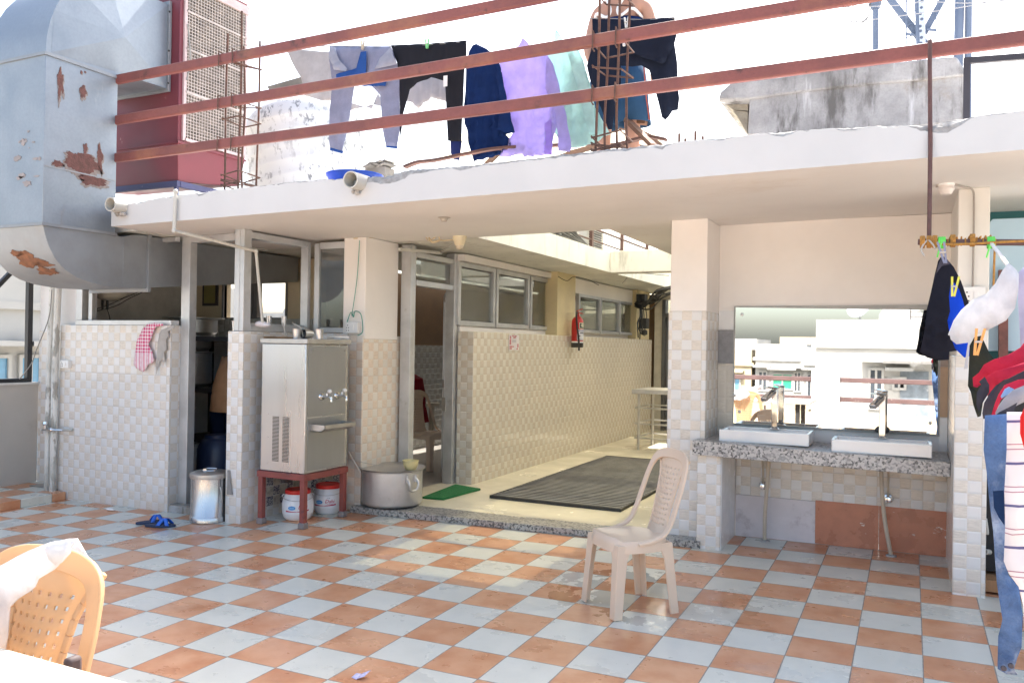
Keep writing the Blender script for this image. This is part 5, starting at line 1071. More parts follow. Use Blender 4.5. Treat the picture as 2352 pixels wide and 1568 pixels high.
mb = MB(); p, q = ext(Z8(1162, 720, YT-.09), Z8(1140, 0, YT-.09), 4, 4); mb.bar(p, q, .10, .02); mb.build('perforated_plate', m_, tw)
mb = MB()
for a, b, w_ in (((760, -20), (1085, 400), .12), ((1400, -20), (1170, 400), .11), ((1085, 400), (1300, 690), .14), ((1060, 620), (985, 720), .1)): mb.bar(Z8(*a, YT+.1), Z8(*b, YT+.1), w_, .08, (0, 1, 0))
mb.build('brace', TWM, tw)
mb = MB()
mb.bar(Z8(958, 760, YT), Z8(960, -60, YT), .028); mb.bar(Z8(1290, 520, YT), Z8(1335, -60, YT), .018)
for y in (20, 165, 305, 450): mb.bar(Z8(965, y, YT), Z8(1085, y-50, YT), .015)
mb.bar(Z8(965, 405, YT), Z8(1085, 420, YT), .04); mb.bar(Z8(1200, 350, YT), Z8(1320, 362, YT), .04); mb.build('ladder', TWM, tw)
for xa, xb, w_, lab, nm in ((598, 597, .11, 'slim blue grey pole with a clamp left of the lattice mast', 'pole'), (1566, 1592, .17, 'thick grey pole just right of the lattice mast', 'pole'), (1690, 1697, .125, 'pale blue pole, rightmost of the poles behind the concrete tank', 'pole')):
    p, q = ext(Z8(xa, 1050, YT+.5), Z8(xb, 0, YT+.5), 5, 6); t = thing(nm, lab, 'pole', p, 'poles behind the concrete tank'); mb = MB(); mb.tube([p, q], [w_*.5, w_*.5*(1.0 if xa != 1560 else 1.25)], 12); mb.build('shaft', TWM, t)
    if xa == 598: mb = MB(); p = Z8(598, 50, YT+.5); mb.tube([p-Vector((0, 0, .1)), p+Vector((0, 0, .15))], .085, 8); mb.box(p.x-.11, p.x+.11, p.y-.1, p.y+.05, p.z-.02, p.z+.09); mb.build('clamp', TWM, t)
for pts, lab in (([(-900, 490), (0, 310), (860, 195), (1540, 100), (2000, 20), (2400, -40)], 'lower overhead wire crossing the sky in front of the lattice mast'), ([(-300, 140), (0, 100), (260, 85), (640, 75), (1000, 55), (1160, 20), (1700, 38), (2400, -10)], 'upper overhead wire crossing the sky in front of the lattice mast')):
    mb = MB(); mb.tube(smoothpath([Z8(x, y, 9) for x, y in pts]), .007, 5); tag(mb.build('overhead_wire', M('wire_metal', (.35, .35, .38), .5)), lab, 'wire')
mb = MB()
for cx_, cy_, rx, ry in ((390, 90, 150, 195), (400, 100, 125, 170), (330, -60, 90, 130)): mb.tube([Z8(cx_+rx*math.cos(a), cy_+ry*math.sin(a), 9) for a in [2*math.pi*k/28 for k in range(29)]], .006, 5)
tag(mb.build('cable_coil', WIRE), 'loose coil of black cable hanging from the overhead wires', 'cables')

# ------------------------------------------------------------------ right side: hanger rod, pole, panel, laundry
YR = 1.27
hr = thing('hanger_rod', 'thin rusty rod hooked on the lowest roof rail and holding the laundry pole', 'rod', at(2137, 555, Y=YR))
mb = MB(); p1 = at(2136, 108, Y=1.44); mb.tube(smoothpath([(p1.x, 1.53, p1.z-.03), (p1.x, 1.53, p1.z+.02), (p1.x, 1.49, p1.z+.045), (p1.x, 1.44, p1.z+.02), (p1.x, 1.42, p1.z-.1)])[:-1]+[Vector((p1.x, 1.42, p1.z-.1)), at(2137, 330, Y=1.335), at(2134, 557, Y=YR)], .0105, 8); mb.build('rod', M('rod_rust', (.11, .055, .05), .7, var=.25, scale=20, stain=((.5, .45, .42), 40, .7, .74)), hr)
lp = thing('laundry_pole', 'brown steel laundry pole wrapped in orange rope at the right edge', 'pole', at(2230, 557, Y=YR))
a = at(2108, 556, Y=YR-.015); b = at(2352, 557, Y=YR-.015); b = a+(b-a)*2.6
mb = MB(); mb.bar(a, b, .028, .028); mb.build('bar', M('brown_bar', (.13, .07, .065), .6, var=.2, scale=12), lp, bevel=.003)
ROPE = M('orange_rope', (.45, .22, .05), .9, var=.3, scale=60, bump=.5, bscale=200)
rr = random.Random(4); mb = MB(); P = []
for k in range(60):
    u = k/60*.5; x = a.x+.03+(b.x-a.x-.05)*u*.55; an = k*2.1+rr.uniform(-.8, .8); P.append(Vector((x+rr.uniform(-.006, .006), YR-.015+.020*math.cos(an), a.z-.003+.022*math.sin(an))))
mb.tube(P[:60], .0042, 5)
for c_ in (.03, .09, .14, .30, .47): 
    for q in range(3): x = a.x+(b.x-a.x)*c_*.42+q*.006; mb.tube([Vector((x, YR-.015+.027*math.cos(t*.7), a.z+.027*math.sin(t*.7))) for t in range(10)], .006, 5)
mb.tube(smoothpath([(a.x+.03, YR-.03, a.z-.012), (a.x+.2, YR-.05, a.z-.022), (a.x+.45, YR-.05, a.z-.018), (a.x+.8, YR-.03, a.z-.03)]), .006, 6)
mb.tube(smoothpath([(a.x+.33, YR-.03, a.z), (a.x+.327, YR-.03, a.z-.12), (a.x+.325, YR-.03, a.z-.3)]), .005, 6); mb.build('rope', ROPE, lp)
mb = MB(); mb.tube(smoothpath([at(2130, 552, Y=YR-.04), at(2122, 560, Y=YR-.04), at(2116, 575, Y=YR-.04), at(2124, 588, Y=YR-.04)]), .005, 6); mb.tube(smoothpath([at(2132, 550, Y=YR-.04), at(2143, 562, Y=YR-.05), at(2148, 572, Y=YR-.04)]), .004, 6); mb.build('frayed_cord', M('grey_cord', (.45, .43, .4), .9), lp)
GR = M('green_cord', (.16, .72, .12), .6)
for px_ in (2163, 2276):
    mb = MB(); q = at(px_, 557, Y=YR-.015)
    for k in range(4): x = q.x-.012+k*.008; mb.tube([Vector((x, q.y+.026*math.cos(t*.7), q.z+.026*math.sin(t*.7))) for t in range(10)], .005, 5)
    mb.tube(smoothpath([(q.x, q.y-.03, q.z), (q.x-.012, q.y-.035, q.z-.04), (q.x-.02, q.y-.03, q.z-.075)]), .004, 5); mb.build('green_knot', GR, lp)
wb = thing('laundry_strap', 'white strap slanting from the green knot to the white cloth', 'strap', at(2276, 557, Y=YR)); 
mb = MB(); mb.bar(at(2277, 559, Y=YR-.05), at(2314, 608, Y=.6), .014, .008); mb.build('strap', WPL, wb)
# the yard line: garments hung one in front of the other on a line towards us
t = thing('black_jacket', 'black jacket clipped at the far end of the right hand laundry line', 'jacket', at(2165, 585, Y=1.22), 'laundry on the right hand line')
def Z6(l): return [(1548+x*.3418, 516.8+y*.3418) for x, y in l]
cloth('jacket', FAB('black_jacket_cloth', (.016, .017, .026), .02), Z6([(1800, 205), (1830, 225), (1880, 280), (1930, 380), (1985, 530), (1960, 560), (1930, 640), (1900, 845), (1850, 850), (1848, 905), (1770, 908), (1700, 890), (1655, 850), (1685, 700), (1700, 560), (1725, 460), (1755, 320), (1775, 240)]), dict(Y=1.22), t, thick=.03, amp=.022, nfold=4, seed=31)
cloth('collar', FAB('grey_lining', (.07, .07, .10), .05), Z6([(1800, 203), (1838, 232), (1858, 262), (1800, 275), (1760, 330), (1752, 380), (1772, 280)]), dict(Y=1.16), t, thick=.015, amp=.008, seed=32)
def peg2(p, m, label, sc=1.6, ang=.2):
    peg(p, m, label, .06*sc, ang)
peg2(at(2166, 580, Y=1.14), M('grey_peg', (.22, .23, .33), .4), 'dark grey peg gripping the black jacket', 1.7, -.2)
BLU = FAB('royal_blue_cloth', (.012, .07, .62), .2)
t = thing('blue_shirt', 'royal blue shirt on the right hand line between the black jacket and the white cloth', 'shirt', at(2195, 650, Y=1.0), 'laundry on the right hand line')
cloth('shirt', BLU, Z6([(1860, 395), (1885, 388), (1915, 430), (1940, 500), (1955, 560), (1925, 620), (1900, 700), (1985, 790), (1985, 880), (1950, 890), (1890, 830), (1850, 720), (1838, 640), (1855, 580), (1848, 480)]), dict(Y=1.02), t, thick=.022, amp=.018, seed=33)
peg2(at(2192, 658, Y=.97), M('yellow_peg', (.72, .68, .08), .4), 'yellow peg on the royal blue shirt', 1.5, .1)
WH = FAB('white_cloth', (.74, .74, .76), .4)
t = thing('white_cloth', 'sheer white cloth blown out sideways by the wind on the right hand line', 'cloth', at(2320, 605, Y=.85), 'laundry on the right hand line')
cloth('cloth', WH, Z6([(2250, 255), (2290, 290), (2325, 340), (2310, 450), (2290, 560), (2235, 640), (2100, 710), (2010, 745), (1985, 800), (1975, 960), (1950, 970), (1965, 860), (1975, 790), (1900, 800), (1860, 770), (1852, 742), (1840, 738), (1880, 640), (1930, 570), (2010, 500), (2100, 460), (2160, 390), (2210, 300)]), dict(Y=.55), t, thick=.03, amp=.03, nfold=3, seed=34)
t = thing('lilac_shirt', 'pale lilac grey shirt cut off by the right edge of the picture', 'shirt', at(2340, 625, Y=.7), 'laundry on the right hand line')
cloth('shirt', FAB('lilac_cloth', (.48, .47, .62), .3), [(2340, 625), (2365, 600), (2420, 640), (2420, 860), (2350, 870), (2343, 790), (2338, 690)], dict(Y=.4), t, thick=.025, amp=.02, seed=35)
OL = FAB('olive_black_cloth', (.030, .034, .028), .03)
def Z7(l): return [(2153.3+x*.23795, 602.9+y*.23795) for x, y in l]
t = thing('olive_trousers', 'dark olive trousers behind the red T shirts on the right hand line', 'trousers', at(2250, 780, Y=.62), 'laundry on the right hand line')
cloth('trousers', OL, Z7([(355, 720), (420, 705), (460, 780), (500, 870), (545, 935), (540, 1060), (480, 1180), (440, 1300), (420, 1480), (385, 1490), (350, 1380), (320, 1250), (295, 1190), (305, 950), (310, 800)]), dict(Y=.38), t, thick=.025, amp=.02, seed=36)
peg2(at(2247, 785, Y=.32), M('orange_peg', (.72, .35, .10), .4), 'orange peg on the dark olive trousers', 1.7, .15)
JE = M('washed_denim', (.085, .15, .30), .9, var=.35, scale=9, fine=.25, bump=.6, bscale=90, stain=[((.42, .50, .62), 4, .53, .72, (1, 1, .6)), ((.02, .05, .13), 5, .58, .72)], spec=.1)
def Z9(l): return [(2090.2+x*.3773, 976.2+y*.3773) for x, y in l]
t = thing('washed_jeans', 'acid washed ripped blue jeans hanging almost to the floor at the right edge', 'jeans', at(2300, 1000, Y=.35), 'laundry on the right hand line')
cloth('jeans', JE, Z9([(455, -60), (600, -70), (610, 120), (600, 300), (590, 560), (580, 700), (578, 840), (605, 920), (665, 980), (685, 1150), (680, 1350), (655, 1420), (630, 1470), (655, 1520), (590, 1515), (535, 1490), (540, 1290), (555, 1210), (560, 1170), (530, 960), (515, 800), (505, 640), (480, 420), (465, 280), (448, 150)]), dict(Y=-.3), t, thick=.03, amp=.022, nfold=4, seed=37)
cloth('dark_rip', FAB('dark_denim', (.012, .03, .085), .0), Z9([(505, 400), (570, 395), (582, 500), (575, 610), (540, 560), (510, 500)]), dict(Y=-.345), t, thick=.008, amp=.006, seed=38)
mb = MB()
for p in ((570, 1478), (615, 1462)): q = at(*Z9([p])[0], Y=-.34); mb.lathe(q, [(.0, .006), (.007, .006), (.009, 0)], 12, axis=(0, -1, 0))
mb.build('button', M('dark_button', (.03, .03, .05), .4), t)
m_, t_, b_ = base('striped_shirting'); uv = t_.node('ShaderNodeUVMap', uv_map='uv'); p_ = t_.node('ShaderNodeSeparateXYZ', i_0=uv.outputs[0])
def band(v, per, lo, hi): f = t_.math('FRACT', t_.math('DIVIDE', v, per)); return t_.math('MULTIPLY', t_.math('GREATER_THAN', f, lo), t_.math('LESS_THAN', f, hi))
wv = t_.math('ADD', p_.outputs[1], t_.math('MULTIPLY', p_.outputs[0], -.1))
c_ = t_.mix(band(wv, .125, .05, .11), (.78, .77, .80), (.13, .13, .28)); c_ = t_.mix(t_.math('MAXIMUM', band(wv, .125, .40, .425), band(wv, .125, .52, .545)), c_, (.4, .22, .3)); c_ = t_.mix(band(p_.outputs[0], .19, .50, .53), c_, (.35, .33, .5))
t_.link(c_, b_.inputs['Base Color']); b_.inputs['Roughness'].default_value = .9; tl_ = t_.node('ShaderNodeBsdfTranslucent', i_Color=c_); mx_ = t_.node('ShaderNodeMixShader', i_Fac=.3); t_.link(b_.outputs[0], mx_.inputs[1]); t_.link(tl_.outputs[0], mx_.inputs[2]); t_.link(mx_.outputs[0], t_.n['Material Output'].inputs[0])
t = thing('checked_shirt', 'white shirt with dark horizontal stripes hanging at the right edge under the red T shirts', 'shirt', at(2330, 980, Y=.1), 'laundry on the right hand line')
cloth('shirt', m_, Z9([(590, -80), (760, -80), (780, 300), (770, 900), (740, 1300), (700, 1290), (690, 1100), (660, 980), (600, 900), (572, 830), (580, 700), (582, 600), (575, 400), (590, 150)]), dict(Y=-.42), t, thick=.025, amp=.02, nfold=4, seed=39)
RED = FAB('red_jersey', (.50, .03, .065), .12); CH = FAB('charcoal_jersey', (.05, .05, .065), .05); GJ = FAB('heather_grey', (.33, .33, .37), .1)
LB = 'laundry on the right hand line'
def shirt_sleeve(name, lab, m, pts, Y, seed, trim=None):
    t = thing(name, lab, 'T-shirt', at(*Z7([pts[0]])[0], Y=Y), LB)
    cloth('cloth', m, Z7(pts), dict(Y=Y), t, thick=.02, amp=.014, nfold=4, seed=seed)
    if trim: cloth('trim', trim[0], Z7(trim[1]), dict(Y=Y-.04), t, thick=.014, amp=.006, seed=seed+50)
shirt_sleeve('red_tshirt', 'crimson T shirt, topmost of the stacked red and grey ones at the right edge', RED, [(340, 1110), (400, 1060), (450, 985), (540, 935), (680, 890), (800, 820), (830, 780), (980, 700), (1000, 960), (880, 960), (700, 1010), (560, 1060), (480, 1110), (430, 1170), (380, 1205), (345, 1195)], -.02, 41)
shirt_sleeve('red_tshirt', 'crimson T shirt with a charcoal sleeve, second of the stacked ones at the right edge', RED, [(470, 1100), (560, 1050), (700, 1010), (840, 960), (1000, 940), (1000, 1090), (830, 1080), (640, 1130), (560, 1190), (500, 1260), (450, 1320), (480, 1200)], -.07, 42, (CH, [(400, 1150), (455, 1100), (500, 1180), (500, 1250), (420, 1380), (400, 1440), (375, 1370), (380, 1250), (425, 1180)]))
shirt_sleeve('charcoal_tshirt', 'charcoal T shirt folded between the two lower crimson ones at the right edge', CH, [(520, 1240), (570, 1180), (680, 1120), (840, 1040), (1000, 1030), (1000, 1110), (840, 1120), (650, 1170), (590, 1260), (550, 1350), (525, 1450), (500, 1505), (440, 1505), (430, 1450), (450, 1350)], -.13, 43)
shirt_sleeve('red_tshirt', 'crimson T shirt just above the heather grey sleeve at the right edge', RED, [(590, 1270), (650, 1180), (780, 1130), (1000, 1110), (1000, 1200), (800, 1200), (690, 1250), (610, 1330), (575, 1420), (565, 1530), (545, 1545), (510, 1520), (530, 1430), (555, 1350)], -.18, 44)
shirt_sleeve('grey_tshirt', 'heather grey T shirt with an open charcoal sleeve, lowest of the stacked ones', GJ, [(590, 1380), (640, 1310), (730, 1230), (850, 1180), (1000, 1150), (1000, 1330), (850, 1340), (760, 1380), (700, 1450), (630, 1500), (575, 1490), (555, 1450)], -.25, 45, (CH, [(560, 1470), (600, 1440), (680, 1400), (770, 1350), (740, 1430), (680, 1490), (620, 1505), (575, 1495)]))
shirt_sleeve('blue_tshirt', 'light blue denim scrap peeping out between the T shirts at the right edge', FAB('light_denim', (.22, .36, .62), .15), [(610, 1290), (650, 1220), (690, 1198), (740, 1220), (700, 1260), (620, 1310)], -.21, 46)
shirt_sleeve('red_shorts', 'bright red shorts at the right edge in front of the striped shirt', FAB('bright_red', (.62, .03, .03), .15), [(800, 1490), (860, 1350), (1000, 1320), (1000, 1800), (900, 1850), (830, 1780), (800, 1650)], -.5, 47)
# blue sheet, teal panel and props behind the laundry
bp = thing('sheet_metal_screen', 'light blue sheet metal panel with a cut corner behind the right hand laundry', 'panel', at(2300, 650, Y=2.75))
mb = MB(); mb.prism([at(x, y, Y=2.75) for x, y in ((2250, 806), (2246, 690), (2245, 560), (2250, 540), (2272, 512), (2280, 503), (2500, 494), (2500, 806))], (0, .04, 0)); mb.build('sheet', M('pale_blue_paint', (.42, .58, .70), .5, var=.05, scale=2, stain=((.62, .7, .75), 9, .68, .72)), bp, bevel=.004)
mb = MB(); mb.bar(at(2304, 620, Y=2.70), at(2304, 900, Y=2.70), .05, .05); mb.build('rusty_post', M('rusty_post', (.17, .07, .06), .7, var=.3, scale=14, stain=((.45, .33, .2), 18, .66, .7)), bp)
mb = MB(); mb.box(2.47, 4.4, 3.38, 3.42, 0, 2.45); tag(mb.build('teal_wall', M('teal_paint', (.035, .15, .16), .7, var=.15, scale=2)), 'dark teal wall above and behind the blue panel', 'wall')
mb = MB(); mb.box(2.455, 3.6, 2.6, 3.37, .12, 1.30)  # solid black box: the shade of the open gap put into its colour
tag(mb.build('dark_gap_block', M('black_gap', (.02, .02, .022), .7)), 'black block added in place of the shaded gap right of the tiled right pillar', 'cabinet')
mb = MB(); mb.box(2.452, 2.75, 2.45, 2.9, .03, .10); mb.box(2.58, 2.62, 2.33, 2.38, -.0, .28)
tag(mb.build('timber_plinth', M('timber_plinth', (.40, .22, .11), .7, stretch=(6, 1, 1))), 'brown wooden plinth at the foot of the black gap block', 'plinth')
mb = MB(); c = at(2272, 1267, Y=2.5); mb.lathe((c.x, c.y, c.z), [(.016, 0), (.016, .1), (.011, .1), (.011, .02)], 14, axis=(-.3, -1, .2)); mb.tube(smoothpath([at(2262, 1170, Y=2.55), at(2255, 1200, Y=2.52), at(2268, 1225, Y=2.5), at(2264, 1190, Y=2.5)]), .008, 6)
tag(mb.build('pipe_end', PVC), 'short grey pipe end sticking out of the dark gap by the right pillar', 'pipe')
q = at(2236, 680, Y=2.34); socket_box('white switch plate on the right pillar behind the laundry', (q.x, 2.345, q.z), wd=.12, hg=.11)
# soffit lamp and cables
gl = thing('globe_lamp', 'unlit white globe lamp under the slab near the right pillar', 'lamp', at(2173, 430, Y=2.15)); c = at(2173, 432, Y=2.15)
zs = zb(c.x, 2.15); mb = MB(); mb.lathe((c.x, 2.15, zs-.03), [(.0, -.038), (.03, -.03), (.045, 0), (.04, .02)], 20); mb.build('globe', M('frosted_globe', (.62, .58, .56), .3), gl); mb = MB(); mb.lathe((c.x, 2.15, zs-.012), [(.045, 0), (.045, .014)], 20); mb.build('holder', WPL, gl)
mb = MB(); mb.tube(smoothpath([at(2149, 429, Y=2.15), at(2185, 424, Y=2.15), at(2215, 430, Y=2.25), at(2234, 437, Y=2.33), at(2237, 470, Y=2.34), at(2236, 560, Y=2.34), at(2234, 660, Y=2.34)]), .006, 6); tag(mb.build('lamp_cable', M('taupe_cable', (.32, .29, .26), .6)), 'grey cable from the globe lamp down the right pillar', 'cable')
hk = thing('ceiling_holder', 'empty lamp holder plate on the soffit near the middle', 'lamp holder', at(1020, 506, Y=2.05)); c = at(1020, 505, Y=2.05); zs = zb(c.x, 2.05)
mb = MB(); mb.lathe((c.x, 2.05, zs-.02), [(.0, -.012), (.022, -.01), (.03, .01), (.05, .018)], 16); mb.build('plate', M('dirty_holder', (.42, .38, .33), .6), hk)
dc = thing('dome_camera', 'cream dome camera hanging at the rear edge of the slab', 'camera', at(1056, 545, Y=3.05)); c = at(1056, 541, Y=3.05); zs = zb(c.x, 3.05)
mb = MB(); mb.lathe((c.x, 3.05, zs-.055), [(.035, -.03), (.045, -.015), (.06, .03), (.062, .06)], 24); mb.build('body', M('yellowed_plastic', (.66, .58, .40), .4), dc); mb = MB(); mb.ball((c.x, 3.05, zs-.085), .036, 10); mb.build('dome', M('dome_cream', (.55, .48, .36), .2), dc)
mb = MB(); mb.tube(smoothpath([at(812, 548, Y=2.74), at(900, 543, Y=2.9), at(970, 542, Y=3.0), at(985, 553, Y=3.0), at(1005, 542, Y=3.02), at(1012, 551, Y=3.02), at(1030, 552, Y=3.04), at(1050, 548, Y=3.04)]), .005, 6); mb.tube(smoothpath([at(985, 546, Y=3.0), at(993, 556, Y=3.0), at(1010, 552, Y=3.02)]), .009, 6)
tag(mb.build('camera_cable', M('tan_cable', (.58, .47, .30), .6)), 'tan cable with a connector looping along the soffit to the dome camera', 'cable')
mb = MB(); mb.bar(at(917, 573, X=-2.2), at(1012, 581, X=-2.2), .03, .03); mb.tube([at(1012, 580, X=-2.2), at(1050, 556, Y=3.1)], .01, 6)
tag(mb.build('cable_conduit', PVC), 'white cable conduit above the hall door leading to the dome camera', 'conduit')

# ------------------------------------------------------------------ water cooler on its stand
wc = thing('water_cooler', 'tall stainless steel drinking water cooler with two taps on a red stand', 'water cooler', (-2.56, 2.2, -.03))
cx0, cx1, cy0, cy1, zb0, zt0 = -2.80, -2.34, 1.965, 2.52, .405, 1.45
mb = MB(); mb.box(cx0, cx1, cy0, cy1, zb0, zt0); mb.build('body', STEEL, wc, bevel=.006, segs=3)
mb = MB(); mb.box(cx0-.012, cx1+.02, cy0-.012, cy1+.012, zt0+.001, zt0+.042); mb.build('lid', STEELD, wc, bevel=.004)
mb = MB(); mb.box(cx1, cx1+.003, cy0+.03, cy1-.03, .86, 1.43); mb.box(cx1, cx1+.003, cy0+.03, cy1-.03, .425, .852); mb.build('front_panel', M('stainless_dull', (.36, .37, .38), .36, metal=.7, var=.1, scale=2, stretch=(1, 1, .2)), wc, bevel=.002)
mb = MB()
for z in (.88,): pass
for y in (cy0+.005, cy1-.045): mb.box(cx1+.0005, cx1+.004, y, y+.018, .44, 1.42)
mb.build('edge_trim', STEELD, wc)
g = MB()
for cxx in (-2.64, -2.535):
    for k in range(33): z = .49+k*.0112; g.box(cxx-.034, cxx+.034, cy0-.0025, cy0+.001, z, z+.0058)
g.build('vent_slots', BLACK, wc)
mb = MB()
for x, z in ((-2.72, .47), (-2.72, .68), (-2.72, .87), (-2.43, .47), (-2.43, .66), (-2.43, .88)): mb.lathe((x, cy0, z), [(.005, 0), (.0, .003)], 8, axis=(0, -1, 0))
for y, z in ((2.03, 1.40), (2.46, 1.40)): mb.lathe((cx1+.003, y, z), [(.008, 0), (.007, .006), (0, .008)], 8, axis=(1, 0, 0))
mb.build('screws', CHROME, wc)
for y in (2.165, 2.365):
    z = 1.02; mb = MB(); mb.lathe((cx1+.003, y, z), [(.034, 0), (.03, .01), (.014, .014), (.013, .06)], 18, axis=(1, 0, 0)); mb.tube(smoothpath([(cx1+.05, y, z), (cx1+.085, y, z), (cx1+.10, y, z-.012), (cx1+.105, y, z-.04)]), .011, 10); mb.tube([(cx1+.06, y, z), (cx1+.06, y, z+.03)], .008, 8); tb = mb.build('tap', CHROME, wc)
    mb = MB(); mb.ball((cx1+.075, y+.012, z+.045), .017, 8, 1.2, 1, 1); mb.build('tap_knob', WPL, tb)
mb = MB(); ty0, ty1 = 2.03, 2.44; zt_ = .80
V = [(cx1+.002, ty0, zt_-.055), (cx1+.11, ty0, zt_-.055), (cx1+.15, ty0, zt_-.03), (cx1+.15, ty0, zt_), (cx1+.145, ty0, zt_), (cx1+.145, ty0, zt_-.027), (cx1+.108, ty0, zt_-.05), (cx1+.002, ty0, zt_-.05)]
mb.prism(V, (0, ty1-ty0, 0)); mb.prism([V[0], V[1], V[2], V[3], (cx1+.002, ty0, zt_)], (0, .004, 0)); mb.prism([(v[0], ty1-.004, v[2]) for v in (V[0], V[1], V[2], V[3], (cx1+.002, ty0, zt_))], (0, .004, 0)); mb.build('drip_tray', STEELD, wc)
stn = thing('cooler_stand', 'red oxide angle iron stand under the water cooler', 'stand', (-2.56, 2.2, -.03))
SR = M('stand_red', (.24, .06, .05), .55, var=.15, scale=6, stain=((.15, .05, .05), 7, .62, .7))
def leg(x, y):
    z0 = fz(x, y); mb = MB(); s_ = .0225; mb.box(x-s_, x+s_, y-s_, y+s_, z0+.035, .352); l = mb.build('leg', SR, stn, bevel=.003); mb = MB(); mb.box(x-.03, x+.03, y-.03, y+.03, z0, z0+.05); mb.build('foot', M('grey_foot', (.22, .2, .2), .8), l, bevel=.006)
for x in (cx0+.012, cx1-.012):
    for y in (cy0+.012, cy1-.03): leg(x, y)
mb = MB(); mb.box(cx0-.018, cx1+.018, cy0-.018, cy0+.03, .353, .404); mb.box(cx0-.018, cx1+.018, cy1-.05, cy1, .353, .404); mb.box(cx0-.018, cx0+.03, cy0+.03, cy1-.05, .353, .404); mb.box(cx1-.03, cx1+.018, cy0+.03, cy1-.05, .353, .404); mb.build('frame', SR, stn, bevel=.003)
mb = MB(); mb.tube([(-2.72, 2.15, .36), (-2.74, 2.2, .30), (-2.86, 2.4, .26)], .03, 12); mb.tube([(-2.40, 2.55, .42), (-2.40, 2.55, .25)], .022, 12); mb.build('drain_pipe', M('dark_grey_pipe', (.10, .10, .11), .6), wc)
# steel tumblers and ladle on and by the cooler
def tumbler(c, label, r=.036, h=.08, ax=None):
    t = thing('steel_tumbler', label, 'tumbler', c, 'steel tumblers'); mb = MB(); mb.lathe(c, [(0, 0), (r*.78, 0), (r, h*.9), (r*1.06, h), (r*.96, h), (r*.74, .006), (0, .006)], 24, axis=ax, close=False); mb.build('cup', STEEL, t)
TZ = zt0+.043
tumbler((at(681, 775, Y=2.06).x, 2.06, TZ), 'steel tumbler standing on the front left of the water cooler')
tumbler((at(733, 776, Y=2.12).x, 2.12, TZ), 'steel tumbler standing in front of the one lying on the cooler')
tumbler((at(712, 770, Y=2.18).x, 2.20, TZ+.042), 'steel tumbler lying on its side on the cooler', .042, .09, (-.2, -1, 0))
tumbler((at(543, 756, Y=1.94).x, 1.935, 1.549), 'steel tumbler on top of the tiled partition at the foot of the corner post', .034, .085)
for px_, py_, lab in ((616, 751, 'left steel glass on the sill behind the cooler'), (650, 754, 'right steel glass on the sill behind the cooler')): q = at(px_, py_, Y=2.35); tumbler((q.x, 2.36, 1.601), lab, .025, .09)
mb = MB(); mb.tube(smoothpath([at(672, 742, Y=2.2), at(690, 752, Y=2.14), at(696, 772, Y=2.1)]), .005, 6); mb.tube(smoothpath([at(650, 742, Y=2.25), at(654, 760, Y=2.2), at(655, 770, Y=2.15)]), .006, 6); tag(mb.build('tap_hose', PVC), 'thin pale hose looping behind the tumblers on the cooler', 'hose')
mb = MB(); mb.bar(at(735, 770, Y=2.3), at(802, 775, Y=2.42), .025, .01); mb.tube([at(770, 768, Y=2.36), at(803, 774, Y=2.42)], .011, 8); tag(mb.build('ladle', STEELD), 'steel ladle lying flat on the right of the cooler top', 'ladle')
